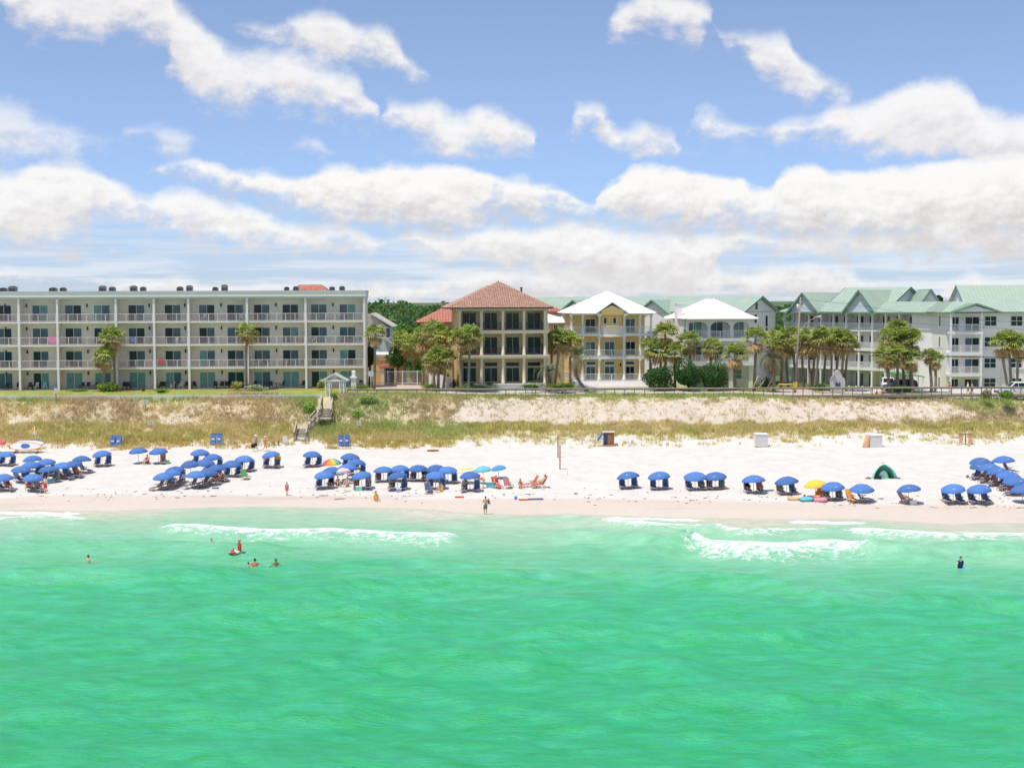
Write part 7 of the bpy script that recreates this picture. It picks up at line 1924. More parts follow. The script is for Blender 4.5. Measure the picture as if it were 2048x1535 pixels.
# ---- white A-board, bicycle-like trolley, log, volleyball posts
q = at(570, 889); t = thing('beach_sign', 'blank white board on two legs left of the stairs foot', 'sign', q)
MB().box(-.26, .26, -.02, .02, .35, 1.05).build('board', signw, t)
for x in (-.2, .2): MB().box(x - .03, x + .03, .022, .07, -.2, .9).build('leg', M['white'], t)
q = at(553, 890); t = thing('beach_cart', 'upright brown beach cart parked left of the stairs foot', 'cart', q)
for x in (-.28, .28):
    MB().bar((x, 0, .25), (x, .12, 1.3), .04).build('frame_rail', chairwood, t)
    pts = [(x, .25 * math.cos(a) - .05, .25 + .25 * math.sin(a)) for a in [k * math.pi / 6 for k in range(13)]]; MB().tube(pts, .03, 5).build('wheel', rubber, t)
for k in range(5): MB().bar((-.28, .02 + .02 * k, .35 + .2 * k), (.28, .02 + .02 * k, .35 + .2 * k), .04).build('cross_bar', ply, t)
q = at(866, 903); t = thing('driftwood_log', 'short brown timber log lying on the sand', 'log', (q.x, q.y, q.z)); MB().tube([(-.68, 0, .13), (0, 0.03, .14), (.68, 0, .13)], [.14, .15, .13], 9).build('log', M['mulch'], t)
pw = mat('net_post_wood', (0.40, 0.22, 0.15), 0.85, 0.15, 4)
q = at(1120, 938); q0 = at(1116, 915)
t = thing('volleyball_post', 'shorter brown volleyball post with a slack tape', 'post', q); zt = PZ(890, q.y, 1120) - q.z
MB().box(-.07, .07, -.07, .07, -.3, zt).build('post', pw, t); MB().tube([(0.1, -0.05, .03), (.7, -.2, .03)], .02, 5).build('tape', FAB['red'], t)
t = thing('volleyball_post', 'taller brown volleyball post standing farther back', 'post', q0); zt = PZ(870, q0.y, 1116) - q0.z
MB().box(-.07, .07, -.07, .07, -.3, zt).build('post', pw, t)
q = at(1135, 950); t = thing('net_stake', 'thin grey stake right of the volleyball posts', 'stake', q); MB().tube([(0, 0, -.2), (0, 0, 1.0)], .02, 6).build('stake', polem, t); MB().tube([(0, 0, .95), (-.5, .6, 1.55)], .008, 4).build('guy_line', polem, t)
# ---- green pop-up tent
def tent():
    q = at(1766, 957); s = q.y / F; w = 22 * s; h = 30 * s
    t = thing('pop_up_tent', 'green pop up beach tent with an open front', 'tent', q)
    tm = mat('tent_green', (0.22, 0.60, 0.50), 0.7, 0.06, 2); tl = mat('tent_mint', (0.30, 0.74, 0.62), 0.7, 0.06, 2)
    def prof(u): return h * math.sin(math.pi * min(max(u, 0), 1)) ** 0.62
    n = 12; rows = 5; V = []; Fc = []
    for j in range(rows + 1):
        v = j / rows; yy = -0.5 + 1.6 * v; sc = math.cos(v * 1.565) ** 0.6
        for i in range(n + 1): u = i / n; V.append(((u - .5) * 2 * w * (0.85 + .15 * sc), yy, prof(u) * sc))
    for j in range(rows):
        for i in range(n): a = j * (n + 1) + i; Fc.append((a, a + 1, a + n + 2, a + n + 1))
    mb = MB().add(V, Fc, 0, True); mb.build('shell', tm, t)
    st = MB()
    for i in range(n):
        u0, u1 = i / n, (i + 1) / n
        if u0 < .52: continue
        st.add([((u0 - .5) * 2 * w, -.52, prof(u0) + .02), ((u1 - .5) * 2 * w, -.52, prof(u1) + .02), ((u1 - .5) * 2.35 * w, -.95, prof(u1) * .9), ((u0 - .5) * 2.35 * w, -.95, prof(u0) * .9 + .05)], [(0, 1, 2, 3)], 0, True)
    st.build('side_flap', tl, t)
    pts = [((i / n - .5) * 2 * w, -.5, prof(i / n)) for i in range(n + 1)]; MB().tube(pts, .025, 5).build('front_hoop', tl, t)
    MB().add([(.0 + .45 * w * math.cos(a), -.2, .02 + .55 * h * max(0, math.sin(a))) for a in [math.pi * k / 10 for k in range(11)]], [tuple(range(11))]).build('mesh_panel', mat('tent_mesh', (0.50, 0.70, 0.72), 0.8, 0.1, 3), t)
    MB().sphere((0, 0.1, h + .08), .06, 8, 5).build('hub', M['black'], t); MB().box(-w, w * .9, -1.1, .9, .005, .02).build('floor', mat('tent_floor', (0.35, 0.70, 0.25), 0.8, 0.1, 3), t)
    MB().box(-w * .85, -w * .3, -.7, -.3, .022, .36).build('cooler_bag', M['black'], t)
tent()
tag(MB().tube([(-.35, 0, .05), (0, .03, .09), (.35, 0, .05)], [.05, .12, .04], 7).build('sandals', mat('purple_towel', (0.22, 0.16, 0.30), 0.9, 0.2, 6), None, at(1795, 957)), 'dark purple bundle right of the green tent', 'bundle')
tag(MB().tube([(-.3, 0, .05), (0, .03, .1), (.3, 0, .05)], [.06, .11, .05], 7).build('beach_bag', M['mulch'], None, at(1737, 957)), 'small brown bag left of the green tent', 'bag')
# ---- inflatables, bodyboards, buckets, coolers
def ring(label, px, py, r, m, tube=.16, flat=1.0):
    q = at(px, py); pts = [(r * math.cos(a), r * math.sin(a), tube) for a in [2 * math.pi * k / 18 for k in range(19)]]
    t = thing('inflatable_ring', label, 'pool ring', q); MB().tube(pts, tube, 8, caps=False).build('tube', m, t); MB().lathe([(.02, 0), (.025, .04)], 6, (r, 0, tube * 2)).build('valve', FAB['white'], t)
ring('turquoise inflatable ring at the wet sand edge', 1613, 1001, .52, FAB['turq'])
ring('pink inflatable ring beside the turquoise one', 1641, 1002, .50, FAB['pink'])
ring('orange and white inflatable lying left of the turquoise ring', 1588, 998, .55, mat('inflatable_peach', (0.80, 0.50, 0.28), 0.5, 0.2, 1.5), .12)
def bodyboard(label, px, py, rz, m, m2, L=1.1):
    q = at(px, py) if py < 1015 else sea(px, py)
    pts = [(-L / 2, -.22), (L * .35, -.26), (L * .5, -.12), (L * .5, .12), (L * .35, .26), (-L / 2, .22)]
    t = thing('bodyboard', label, 'bodyboard', (q.x, q.y, q.z + .02), rz)
    n = 6; mb = MB().add([(x, y, 0) for x, y in pts] + [(x, y, .07) for x, y in pts], [tuple(reversed(range(n))), tuple(range(n, 2 * n))] + [(i, (i + 1) % n, (i + 1) % n + n, i + n) for i in range(n)])
    mb.build('deck', m, t); MB().box(-L * .4, L * .3, -.05, .05, .072, .078).build('stripe', m2, t)
bodyboard('blue and orange bodyboard at the water line, right of the wading man', 1071, 998, .1, FAB['blue'], FAB['orange'], 1.5)
bodyboard('red bodyboard lying left of the blue and orange one', 1049, 999, .05, FAB['red'], FAB['white'], 1.1)
bodyboard('thin red skimboard on the wet sand left of the wading man', 919, 994, 0, FAB['red'], FAB['red'], .9)
bodyboard('blue bodyboard in the shade right of the fifth front umbrella', 1537, 981, .2, FAB['blue'], FAB['turq'], 1.1)
bodyboard('blue raft on the sand before the second cluster', 452, 961, .1, FAB['turq'], FAB['blue'], .8)
bodyboard('navy mat lying right of the front centre umbrella, second cluster', 431, 976, .2, FAB['dark'], FAB['blue'], .7)
def bucket(label, px, py, m, r=.16, h=.3):
    t = thing('bucket', label, 'bucket', at(px, py)); MB().lathe([(r * .8, 0), (r, h), (r * .9, h - .02)], 12).build('pail', m, t); MB().tube([(r * math.cos(a), 0, h + .12 * math.sin(a)) for a in [math.pi * k / 8 for k in range(9)]], .012, 5).build('handle', polem, t)
bucket('small blue bucket at the water line', 1031.5, 998, FAB['blue'])
def cooler(label, px, py, m, w=.32, h=.42, lid='white'):
    t = thing('cooler', label, 'cooler', at(px, py)); MB().box(-w, w, -.2, .2, 0, h).build('body', m, t); MB().box(-w - .02, w + .02, -.22, .22, h, h + .06).build('lid', FAB[lid], t); MB().tube([(-w - .02, 0, h * .6), (-w - .08, 0, h * .8), (-w - .02, 0, h)], .015, 5).build('handle', M['black'], t)
cooler('mint green box under the front right umbrella, rainbow cluster', 718, 981, FAB['mint'])
cooler('teal box under the turquoise umbrella', 981, 975, FAB['turq'], .4, .5, 'turq')
cooler('green bag beside the right chair of the rear pair near the stairs', 334, 927, FAB['green'], .25, .35, 'green')
cooler('pale grey cooler under the umbrella with the reclining bather', 1826, 1008, FAB['white'], .3, .32)
cooler('lavender box before the centre row left umbrella', 798, 983, mat('lavender_box', (0.35, 0.30, 0.62), 0.7, 0.1, 3), .25, .3, 'white')
cooler('teal tub below the far left cluster umbrellas', 103, 966, FAB['turq'], .35, .4, 'turq')
tag(MB().sphere((0, 0, .14), .16, 12, 8).build('ball', mat('brown_ball', (0.32, 0.12, 0.08), 0.6, 0.15, 4), None, at(1935, 955)), 'brown ball on the sand left of the far right cluster', 'ball')
tag(MB().sphere((0, 0, .12), .13, 12, 8).build('ball', FAB['red'], None, at(1609, 993)), 'small red ball behind the turquoise ring', 'ball')
# ---- wrack line: seaweed scraps
def wrack():
    rng = np.random.default_rng(9); V = []; Fc = []
    for k in range(230):
        px = rng.uniform(-40, 2090); base = np.interp(px, [0, 140, 300, 560, 760, 900, 1100, 1300, 1500, 1700, 1900, 2048], [992, 988, 988, 988, 990, 994, 991, 996, 998, 1003, 1009, 1013])
        g = hit(px, base + rng.normal() * 5 - (rng.random() < .2) * 12); L = rng.uniform(.03, .13) * (2.6 if rng.random() < .08 else 1); a = rng.normal() * .5
        for j in range(3):
            c = np.array([g.x, g.y, g.z]) + rng.normal(size=3) * [L * .6, .08, 0]; d = np.array([math.cos(a), math.sin(a), 0]) * L; w = np.array([-d[1], d[0], 0]) * .3
            o = len(V); V += [tuple(c - d - w + [0, 0, .005]), tuple(c + d - w + [0, 0, .005]), tuple(c + d * .6 + w + [0, 0, .05]), tuple(c - d * .8 + w + [0, 0, .04])]; Fc.append((o, o + 1, o + 2, o + 3))
    me = npmesh('seaweed', np.array(V), np.array(Fc), mat('dry_seaweed', (0.27, 0.17, 0.12), 0.95, 0.3, 3), smooth=False)
    tag(link('seaweed', me), 'scraps of dark seaweed along the high water line', 'seaweed', kind='stuff')
wrack()
# ================================================================== PEOPLE
SKIN = [mat('skin_fair', (0.72, 0.47, 0.36), 0.6, 0.06, 6), mat('skin_tan', (0.60, 0.36, 0.245), 0.6, 0.06, 6), mat('skin_brown', (0.34, 0.19, 0.125), 0.6, 0.06, 6)]
HAIR = dict(dark=mat('hair_dark', (0.035, 0.022, 0.018), 0.7, 0.2, 20), brown=mat('hair_brown', (0.12, 0.06, 0.03), 0.7, 0.2, 20), blond=mat('hair_blond', (0.45, 0.30, 0.13), 0.7, 0.2, 20), grey=mat('hair_grey', (0.45, 0.43, 0.41), 0.7, 0.2, 20))
def cloth(name, rgb): return mat('cloth_' + name, rgb, 0.85, 0.1, 8)
CL = {k: cloth(k, v) for k, v in dict(grey=(0.36, 0.36, 0.37), charcoal=(0.05, 0.05, 0.06), orange=(0.85, 0.30, 0.04), white=(0.76, 0.75, 0.74), rose=(0.66, 0.16, 0.22), red=(0.70, 0.05, 0.05), olive=(0.18, 0.21, 0.17), navy=(0.03, 0.05, 0.14), teal=(0.08, 0.38, 0.40), yellow=(0.80, 0.60, 0.06), black=(0.02, 0.02, 0.025), coral=(0.78, 0.20, 0.14), blue=(0.08, 0.18, 0.5), straw=(0.60, 0.38, 0.16), tan=(0.5, 0.36, 0.22)).items()}
def pose(**k):
    j = dict(pel=(0, 0, .93), che=(0, 0, 1.27), nek=(0, 0, 1.47), hed=(0, -.01, 1.62),
             hL=(-.09, 0, .91), hR=(.09, 0, .91), kL=(-.10, -.02, .49), kR=(.10, -.02, .49), aL=(-.10, .02, .08), aR=(.10, .02, .08), tL=(-.12, -.15, .03), tR=(.12, -.15, .03),
             sL=(-.175, 0, 1.42), sR=(.175, 0, 1.42), eL=(-.25, .03, 1.14), eR=(.25, .03, 1.14), wL=(-.27, -.05, .90), wR=(.27, -.05, .90), pL=None, pR=None)
    j.update(k); j = {a: (Vector(b) if b is not None else None) for a, b in j.items()}
    for s in 'LR':
        if j['p' + s] is None: j['p' + s] = j['w' + s] + (j['w' + s] - j['e' + s]).normalized() * .09
    return j
POSES = dict(
 stand=pose(),
 walk=pose(kL=(-.09, -.16, .50), aL=(-.09, -.22, .09), tL=(-.10, -.38, .06), kR=(.09, .06, .50), aR=(.09, .34, .13), tR=(.10, .26, .03), eL=(-.24, .14, 1.16), wL=(-.24, .20, .92), eR=(.24, -.10, 1.15), wR=(.24, -.22, .94)),
 carry=pose(eR=(.26, -.08, 1.14), wR=(.16, -.28, 1.16), pR=(.08, -.32, 1.2), eL=(-.25, .0, 1.14), wL=(-.16, -.2, .98), kL=(-.10, -.08, .49), kR=(.11, -.04, .48)),
 bend=pose(pel=(0, .12, .88), hL=(-.09, .12, .86), hR=(.09, .12, .86), kL=(-.10, .02, .47), kR=(.10, .02, .47), che=(0, -.16, 1.02), nek=(0, -.36, 1.06), hed=(0, -.50, 1.02), sL=(-.17, -.30, 1.03), sR=(.17, -.30, 1.03), eL=(-.2, -.36, .76), eR=(.2, -.36, .76), wL=(-.16, -.42, .54), wR=(.16, -.42, .54)),
 recline=pose(pel=(0, .14, .44), hL=(-.09, .12, .44), hR=(.09, .12, .44), che=(0, .36, .76), nek=(0, .48, .98), hed=(0, .50, 1.13), sL=(-.18, .45, .92), sR=(.18, .45, .92), eL=(-.28, .22, .72), eR=(.28, .22, .72), wL=(-.28, -.02, .68), wR=(.28, -.02, .68), kL=(-.11, -.28, .58), kR=(.11, -.28, .54), aL=(-.10, -.66, .36), aR=(.10, -.70, .36), tL=(-.11, -.74, .52), tR=(.11, -.78, .52)),
 sit=pose(pel=(0, .12, .45), hL=(-.09, .08, .45), hR=(.09, .08, .45), che=(0, .14, .80), nek=(0, .12, 1.0), hed=(0, .09, 1.15), sL=(-.18, .13, .95), sR=(.18, .13, .95), eL=(-.25, -.04, .72), eR=(.25, -.04, .72), wL=(-.16, -.26, .62), wR=(.16, -.26, .62), kL=(-.13, -.34, .50), kR=(.13, -.34, .50), aL=(-.13, -.42, .08), aR=(.13, -.42, .08), tL=(-.14, -.58, .03), tR=(.14, -.58, .03)),
 ground=pose(pel=(0, .1, .12), hL=(-.1, .08, .13), hR=(.1, .08, .13), che=(0, .16, .46), nek=(0, .10, .67), hed=(0, .05, .82), sL=(-.18, .12, .62), sR=(.18, .12, .62), eL=(-.26, -.10, .44), eR=(.26, -.10, .44), wL=(-.16, -.30, .42), wR=(.16, -.30, .42), kL=(-.14, -.32, .46), kR=(.14, -.32, .46), aL=(-.12, -.55, .07), aR=(.12, -.55, .07), tL=(-.12, -.72, .03), tR=(.12, -.72, .03)),
 float=pose(eL=(-.34, -.06, 1.30), eR=(.34, -.06, 1.30), wL=(-.46, -.22, 1.26), wR=(.46, -.22, 1.26)),
 board=pose(pel=(0, .18, .18), hL=(-.09, .18, .17), hR=(.09, .18, .17), che=(0, .02, .48), nek=(0, -.03, .68), hed=(0, -.05, .83), sL=(-.18, -.02, .62), sR=(.18, -.02, .62), eL=(-.27, -.08, .36), eR=(.27, -.08, .36), wL=(-.30, -.16, .11), wR=(.30, -.16, .11), pL=(-.30, -.24, .10), pR=(.30, -.24, .10), kL=(-.10, .62, .10), kR=(.10, .62, .10), aL=(-.10, 1.0, .02), aR=(.10, 1.0, .02), tL=(-.1, 1.16, -.02), tR=(.1, 1.16, -.02)),
)
def remeshed(mb, name, voxel):
    o = mb.build('tmp', [], None); md = o.modifiers.new('r', 'REMESH'); md.mode = 'VOXEL'; md.voxel_size = voxel
    sm = o.modifiers.new('s', 'SMOOTH'); sm.factor = 0.5; sm.iterations = 2
    dg = bpy.context.evaluated_depsgraph_get(); me = bpy.data.meshes.new_from_object(o.evaluated_get(dg)); me.name = name
    old = o.data; bpy.data.objects.remove(o); bpy.data.meshes.remove(old)
    me.polygons.foreach_set('use_smooth', [True] * len(me.polygons)); return me
def add_mb(me, mb):
    """append small parts (fingers) to a mesh"""
    bm = bmesh.new(); bm.from_mesh(me); off = [bm.verts.new(v) for v in mb.v]
    for f in mb.f:
        try: bm.faces.new([off[i] for i in f]).smooth = True
        except ValueError: pass
    bm.to_mesh(me); bm.free(); me.update()
def limb(mb, pts, rad): 
    mb.tube(pts, rad, 8)
    for p, r in zip(pts, rad): mb.sphere(p, r, 8, 6)
def body(p):
    j = POSES[p]; mb = MB()
    for s in 'LR':
        limb(mb, [j['h' + s], (j['h' + s] + j['k' + s]) / 2, j['k' + s], (j['k' + s] * 2 + j['a' + s]) / 3, j['a' + s]], [.085, .075, .055, .056, .037]); limb(mb, [j['a' + s], j['t' + s]], [.038, .03])
        limb(mb, [j['s' + s], (j['s' + s] + j['e' + s]) / 2, j['e' + s], (j['e' + s] * 2 + j['w' + s]) / 3, j['w' + s]], [.052, .046, .037, .038, .026]); limb(mb, [j['w' + s], j['p' + s]], [.027, .034])
        limb(mb, [j['h' + s], j['pel'] * .5 + j['che'] * .5 + (j['s' + s] - j['che']) * .45 * Vector((1, 1, 0)).length * .3, j['s' + s] * .8 + j['nek'] * .2], [.10, .085, .07])
    limb(mb, [j['pel'], (j['pel'] + j['che']) / 2, j['che'], j['nek'] - (j['nek'] - j['che']) * .15], [.115, .11, .125, .09]); limb(mb, [j['nek'], j['hed']], [.052, .05])
    fw = Vector((0, -1, 0)); h = j['hed']
    mb.sphere(h + Vector((0, .01, .03)), .10, 12, 9, sc=(.86, 1.0, 1.14)); mb.sphere(h + Vector((0, -.04, -.06)), .06, 8, 6); mb.sphere(h + Vector((0, -.105, -.005)), .022, 6, 5)
    for s in (-1, 1): mb.sphere(h + Vector((s * .088, .01, 0)), .026, 6, 5)
    me = remeshed(mb, 'body', 0.021)
    fg = MB()
    for s, sg in (('L', -1), ('R', 1)):
        w, q = j['w' + s], j['p' + s]; d = (q - w).normalized(); sd = d.cross(Vector((0, 1, .3))); sd = sd.normalized() if sd.length > 1e-3 else Vector((1, 0, 0)); nn = sd.cross(d)
        for k, L in enumerate((.062, .078, .082, .074)):
            a = q + sd * (k - 1.5) * .019 - d * .01; b = a + d * L * .55 + nn * .008; c = b + (d * .7 + nn * .5).normalized() * L * .5; fg.tube([a, b, c], [.009, .0085, .007], 5)
        a = w + d * .03 - sd * .03; fg.tube([a, a - sd * .03 + d * .03, a - sd * .035 + d * .062], [.011, .010, .008], 5)
    add_mb(me, fg); me.materials.append(SKIN[0]); return me
def garment(p, kind):
    j = POSES[p]; mb = MB()
    if kind in ('shorts', 'long_shorts', 'briefs'):
        for s in 'LR':
            f = {'shorts': .5, 'long_shorts': .82, 'briefs': .12}[kind]; e = j['h' + s] + (j['k' + s] - j['h' + s]) * f
            mb.tube([j['h' + s] + (j['h' + s] - e).normalized() * .06, (j['h' + s] + e) / 2, e], [.105, .103, .10 - .012 * (f > .4)], 12)
            limb(mb, [j['h' + s]], [.112]) 
        u = (j['che'] - j['pel']) * .3; limb(mb, [j['pel'], j['pel'] + u], [.132, .13])
    elif kind in ('shirt', 'tank', 'top'):
        lo = {'shirt': -.12, 'tank': -.05, 'top': .62}[kind]
        for s in 'LR':
            a = j['h' + s] + (j['s' + s] - j['h' + s]) * max(lo, 0); limb(mb, [a, (a + j['s' + s]) / 2, j['s' + s] * .8 + j['nek'] * .2], [.115, .103, .085])
            if kind == 'shirt': mb.tube([j['s' + s], j['s' + s] + (j['e' + s] - j['s' + s]) * .75], [.072, .066], 10); limb(mb, [j['s' + s]], [.073])
        a = j['pel'] + (j['che'] - j['pel']) * lo; limb(mb, [a, (a + j['che']) / 2, j['che'], j['nek'] - (j['nek'] - j['che']) * .25], [.132, .128, .142, .095])
    elif kind in ('hair', 'long_hair'):
        h = j['hed']; mb.sphere(h + Vector((0, .022, .055)), .108, 12, 8, sc=(.92, 1.0, 1.0))
        if kind == 'long_hair': limb(mb, [h + Vector((0, .07, 0)), h + Vector((0, .10, -.14)), h + Vector((0, .10, -.26))], [.07, .07, .04])
    me = remeshed(mb, kind, 0.021); me.materials.append(CL['grey']); return me
def hat_mesh(p, brim):
    h = POSES[p]['hed']; return MB().lathe([(brim, .065), (brim, .075), (.108, .085), (.10, .15), (.06, .185), (.01, .19)], 14, h + Vector((0, .015, .0))).mesh('hat')
PM = {}
def pm(p, k):
    if (p, k) not in PM: PM[(p, k)] = body(p) if k == 'body' else hat_mesh(p, .2) if k == 'sun_hat' else hat_mesh(p, .125) if k == 'cap' else garment(p, k)
    return PM[(p, k)]
eyem = mat('eye_dark', (0.02, 0.015, 0.012), 0.3, 0.05, 5)
def person(label, pose_, loc, rz, skin, wear, scale=1.0, group=None):
    t = thing('person', label, 'person', loc, rz, group); t.scale = (scale,) * 3
    me = pm(pose_, 'body')
    def part(nm, me, m):
        if not me.materials: me.materials.append(m)
        o = link(nm, me, t); o.material_slots[0].link = 'OBJECT'; o.material_slots[0].material = m; return o
    part('body', me, SKIN[skin])
    if (pose_, 'eyes') not in PM:
        h = POSES[pose_]['hed']; e = MB()
        for s in (-1, 1): e.sphere(h + Vector((s * .034, -.088, .03)), .013, 6, 5)
        PM[(pose_, 'eyes')] = e.mesh('eyes')
    part('eyes', PM[(pose_, 'eyes')], eyem)
    for k, m in wear: part(k if k != 'long_hair' else 'hair', pm(pose_, k), m)
    return t
H_, C_L = HAIR, CL
def on_sand(px, py): g = hit(px, py); return (g.x, g.y, g.z)
PI = math.pi
person('person in grey shirt, dark shorts and pale hat walking with a black bag', 'walk', on_sand(512, 901), PI / 2, 0, [('shirt', CL['grey']), ('long_shorts', CL['charcoal']), ('hair', H_['grey']), ('sun_hat', CL['white'])], 1.07)
g = hit(508.5, 901); tg = thing('shoulder_bag', 'black bag carried low by the walking person in grey', 'bag', (g.x - .05, g.y - .36, g.z + .42)); MB().box(-.24, .24, -.1, .1, 0, .44).build('bag_body', CL['black'], tg); MB().tube([(-.15, 0, .44), (0, .05, .62), (.15, 0, .44)], .015, 5).build('handle', CL['black'], tg)
person('person in orange top and white cap walking right with a backpack', 'walk', on_sand(530.5, 902), PI / 2, 0, [('shirt', CL['orange']), ('shorts', CL['orange']), ('hair', H_['brown']), ('cap', CL['white'])], 1.0)
g = hit(527.5, 902); tg = thing('backpack', 'white and blue backpack on the person in orange', 'backpack', (g.x - .13, g.y, g.z + 1.0)); MB().box(-.14, .06, -.17, .17, 0, .42).build('pack', CL['white'], tg); MB().box(-.17, -.142, -.13, .13, .05, .22).build('pocket', CL['teal'], tg)
person('child in a rose swimsuit standing alone on the sand near the water', 'stand', on_sand(574, 991), 2.8, 1, [('shirt', CL['rose']), ('shorts', CL['rose']), ('hair', H_['brown'])], .78)
person('child in yellow top and orange shorts crouching on the wet sand', 'ground', on_sand(752, 1001), .4, 1, [('shirt', CL['yellow']), ('shorts', CL['orange']), ('hair', H_['brown']), ('cap', CL['teal'])], .98)
g = sea(971, 1031)
person('shirtless man in green patterned shorts wading with a toddler in his arms', 'carry', (g.x, g.y, gz(g.x, g.y)), PI + .25, 1, [('long_shorts', CL['olive']), ('hair', H_['brown'])], 1.0)
person('toddler in dark blue held by the wading man', 'sit', (g.x + .30, g.y + .22, gz(g.x, g.y) + .86), PI - .6, 0, [('shirt', CL['navy']), ('shorts', CL['navy']), ('hair', H_['dark'])], .52)
person('person in red shorts standing before the far left cluster', 'stand', on_sand(91, 987), 2.9, 0, [('long_shorts', CL['red']), ('hair', H_['brown'])], 1.0)
person('person in dark swimsuit bending over behind the fourth centre umbrella', 'bend', on_sand(847, 963), PI, 1, [('briefs', CL['black']), ('top', CL['black']), ('long_hair', H_['brown'])], 1.0)
person('person in a pale bikini leaning forward beside the front right umbrella', 'bend', on_sand(966, 976), -PI / 2, 0, [('briefs', CL['tan']), ('top', CL['coral']), ('long_hair', H_['blond'])], 1.0)
person('person in a red swimsuit seated right of the turquoise umbrella', 'sit', on_sand(993, 976), .5, 0, [('tank', CL['red']), ('briefs', CL['red']), ('long_hair', H_['brown'])], 1.0)
g = hit(993, 976); deck_chair((g.x, g.y + .05, g.z + .005), .5, 'red chair holding the seated person in red', 'red', 'odd coloured chairs on the open sand')
person('sunbather with coral top seated left of the red chair', 'ground', on_sand(1041, 976), .2, 1, [('top', CL['coral']), ('briefs', CL['coral']), ('long_hair', H_['brown'])], 1.0)
person('person reclining in the rightmost chair of the centre group', 'recline', on_sand(1081, 974), -1.2, 1, [('briefs', CL['coral']), ('hair', H_['dark'])], 1.0)
g = hit(1081, 974); deck_chair((g.x, g.y, g.z + .005), -1.2, 'wooden chair at the right end of the centre group', 'red', 'odd coloured chairs on the open sand')
person('person with a yellow towel sitting before the centre row', 'ground', on_sand(882, 983), -.9, 1, [('shorts', CL['yellow']), ('hair', H_['brown'])], 1.0)
person('person with pink top sitting at the rear pair near the stairs', 'ground', on_sand(294, 927), -.5, 0, [('shirt', CL['rose']), ('shorts', CL['charcoal']), ('hair', H_['dark'])], 1.05)
person('person in striped rose shirt seated under the right rear umbrella', 'sit', on_sand(326, 927), .2, 0, [('shirt', CL['coral']), ('shorts', CL['teal']), ('hair', H_['brown'])], 1.0)
g = hit(326, 927); deck_chair((g.x, g.y + .02, g.z + .005), .2, 'chair under the right umbrella of the rear pair', 'pink', 'odd coloured chairs on the open sand')
def seated(uid, s, label, skin, wear, pose_='recline', sc=1.0):
    x, y, rz = CHAIRS[(uid, s)]; person(label, pose_, (x, y, gz(x, y) + .0), rz, skin, wear, sc, 'bathers sitting in deck chairs')
swim = lambda c, h='brown': [('shorts', CL[c]), ('hair', H_[h])]
suit = lambda c, h='brown': [('tank', CL[c]), ('briefs', CL[c]), ('long_hair', H_[h])]
seated('R3', 1, 'bather in olive seated right under the third spaced umbrella', 0, suit('olive'))
seated('R4', -1, 'bather in tan shorts seated left under the fourth spaced umbrella', 1, swim('tan'))
seated('R4', 1, 'bather with teal ring seated right under the fourth spaced umbrella', 0, suit('teal', 'blond'))
seated('R5', -1, 'bather in dark suit seated left under the fifth spaced umbrella', 1, suit('black', 'dark'))
seated('R5', 1, 'bather in coral seated right under the fifth spaced umbrella', 0, suit('coral'))
seated('R6', -1, 'bather in tan seated left of the yellow umbrella', 1, swim('tan', 'dark'))
seated('R8', -1, 'bather in orange seated left under the umbrella beside the yellow one', 1, swim('orange', 'dark'))
seated('R8', 1, 'bather in teal seated right under the umbrella beside the yellow one', 0, suit('teal'))
seated('R10', 1, 'bather in rose reclining near the green tent', 0, suit('rose'))
seated('C8', 1, 'bather in black seated right under the front left rainbow umbrella', 1, suit('black'))
seated('C9', -1, 'bather in coral seated left under the front right rainbow umbrella', 1, suit('coral', 'dark'))
seated('C9', 1, 'bather in grey shorts seated right under the front right rainbow umbrella', 0, swim('grey'))
seated('C10', -1, 'bather in rose at the left end of the centre row', 1, suit('rose', 'dark'))
seated('C12', -1, 'bather in olive under the third centre umbrella', 1, swim('olive'))
seated('C13', -1, 'bather in navy before the centre row, left umbrella', 1, swim('navy', 'dark'))
seated('C20', -1, 'bather in charcoal under the front right centre umbrella', 1, swim('charcoal', 'dark'))
seated('L9', 1, 'bather in teal centre front of the far left cluster', 1, suit('teal', 'dark'))
seated('L11', -1, 'bather in rose under the frontmost far left umbrella', 0, suit('rose'))
seated('L11', 1, 'bather in navy under the frontmost far left umbrella', 1, swim('navy'))
seated('L10', 1, 'bather in red at the left picture edge umbrella', 0, suit('red'))
seated('L8', -1, 'bather in grey under the third right far left umbrella', 1, swim('grey', 'dark'))
seated('L7', 1, 'bather in coral under the second right far left umbrella', 1, suit('coral'))
seated('M9', 1, 'bather in orange under the third right umbrella, second cluster', 1, swim('orange'))
seated('M13', 1, 'bather in red under the front right umbrella, second cluster', 0, suit('red', 'dark'))
seated('R16', -1, 'bather in yellow third down the far right cluster', 1, swim('yellow', 'dark'))
seated('R17', -1, 'bather in rose fourth down the far right cluster', 0, suit('rose'))
seated('R18', -1, 'bather in orange fifth down the far right cluster', 1, swim('orange'))
seated('R19', -1, 'bather in coral sixth down the far right cluster', 0, suit('coral'))
person('person in olive sitting on the sand behind the front left rainbow umbrella', 'ground', on_sand(676, 971), .3, 1, [('shorts', CL['olive']), ('hair', H_['dark'])], 1.05)
person('person in tan sitting on the sand between the rainbow cluster front umbrellas', 'ground', on_sand(694, 973), -.4, 0, [('shorts', CL['tan']), ('hair', H_['brown'])], 1.05)
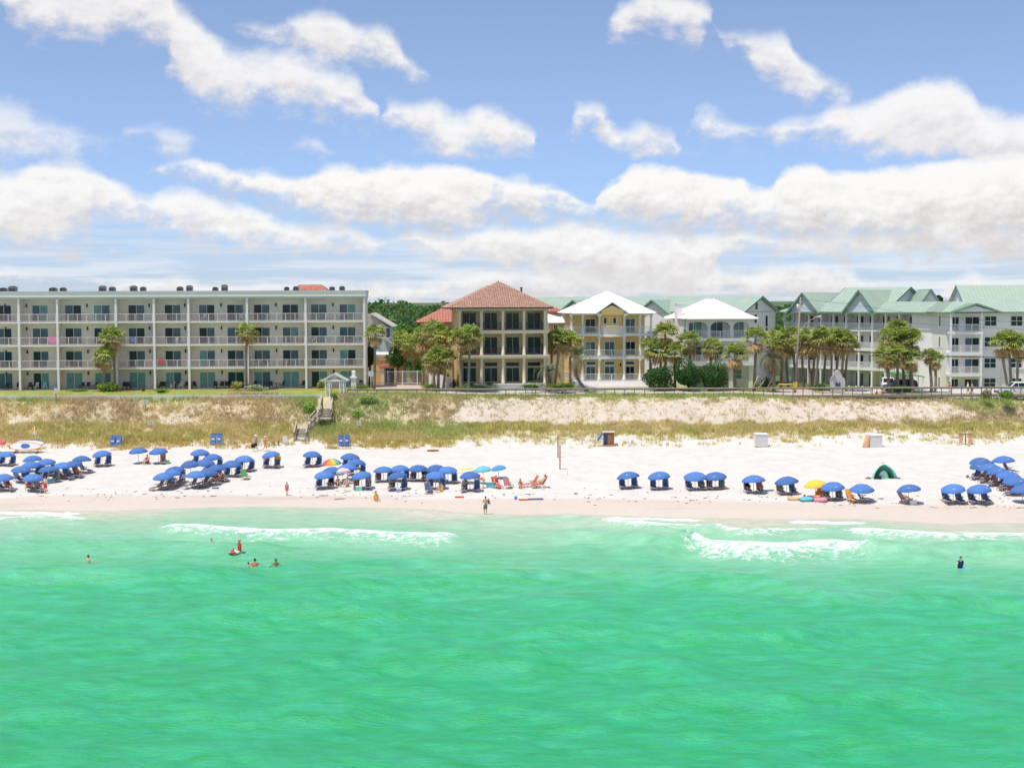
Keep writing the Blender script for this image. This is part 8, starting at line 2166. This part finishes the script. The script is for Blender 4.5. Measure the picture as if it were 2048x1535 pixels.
# swimmers: feet on the bottom, shoulders at the surface
def swimmer(label, px, py, out, rz, skin, wear, sc=1.0, pose_='float'):
    g = sea(px, py); return person(label, pose_, (g.x, g.y, water_z(g.x, g.y) + out - 1.70 * sc + .06), rz, skin, wear, sc, 'bathers in the sea')
swimmer('bather with wet brown hair facing the beach, farthest left in the sea', 177, 1124, .50, 2.6, 0, [('hair', H_['brown']), ('shorts', CL['blue'])])
swimmer('bald looking bather nearest the white breaker', 423, 1090, .62, PI, 0, [('hair', H_['grey'])])
swimmer('person in red shirt and straw hat standing with a ring in the sea', 479, 1109, .98, 2.2, 0, [('shirt', CL['red']), ('hair', H_['brown']), ('sun_hat', CL['straw'])])
swimmer('bather with dark hair and rosy shoulders in the middle of three', 510, 1135, .52, PI, 1, [('hair', H_['dark']), ('tank', CL['coral'])])
swimmer('small child bather beside the one with rosy shoulders', 497, 1136, .26, 2.4, 1, [('hair', H_['dark'])], .72)
swimmer('bather with sunglasses and dark hair right of the group of three', 552, 1136, .42, .3, 2, [('hair', H_['dark'])])
g = sea(468, 1110); t = thing('swim_ring', 'red white and blue swim ring held by the person in red', 'swim ring', (g.x, g.y, .06 + water_z(g.x, g.y)))
for k in range(6):
    pts = [(.36 * math.cos(a), .36 * math.sin(a), .06) for a in [2 * PI * (k + q / 4) / 6 for q in range(5)]]; MB().tube(pts, .12, 8).build('segment', FAB[('red', 'white', 'red', 'turq', 'red', 'white')[k]], t)
person('small child lying on the swim ring', 'sit', (g.x, g.y - .05, -.12 + water_z(g.x, g.y)), 1.6, 0, [('shirt', CL['rose']), ('hair', H_['blond'])], .5)
g = sea(1921, 1134)
person('person with long dark hair in a black swimsuit propped on a bodyboard', 'board', (g.x, g.y, -.08 + water_z(g.x, g.y)), 0, 0, [('tank', CL['navy']), ('briefs', CL['navy']), ('long_hair', H_['dark'])], 1.05)
t = thing('bodyboard', 'turquoise bodyboard under the bather at the right', 'bodyboard', (g.x + .1, g.y - .12, -.04 + water_z(g.x, g.y)), .08)
pts = [(-.75, -.2), (.45, -.26), (.75, -.1), (.75, .14), (.45, .28), (-.75, .24)]
MB().add([(x, y, 0) for x, y in pts] + [(x, y, .08) for x, y in pts], [tuple(reversed(range(6))), tuple(range(6, 12))] + [(i, (i + 1) % 6, (i + 1) % 6 + 6, i + 6) for i in range(6)]).build('deck', FAB['turq'], t)
MB().box(-.7, -.3, -.16, .2, .082, .088).build('grip', FAB['green'], t)
# walkers on the road behind the boardwalk
for px, lab, wear, rz, sk in ((1935.5, 'person in white shirt walking on the road, left of the pair', [('shirt', CL['white']), ('shorts', CL['grey']), ('hair', H_['blond'])], PI / 2, 0), (1944, 'shirtless person walking on the road, right of the pair', [('shorts', CL['coral']), ('hair', H_['brown'])], -PI / 2, 1), (1899, 'person with white towel on the road left of the walking pair', [('shirt', CL['coral']), ('shorts', CL['white']), ('hair', H_['dark'])], 1.0, 1)):
    b = P(px, 789, 198.2); person(lab, 'walk', (b.x, b.y, gz(b.x, b.y) + .04), rz, sk, wear, 1.03)
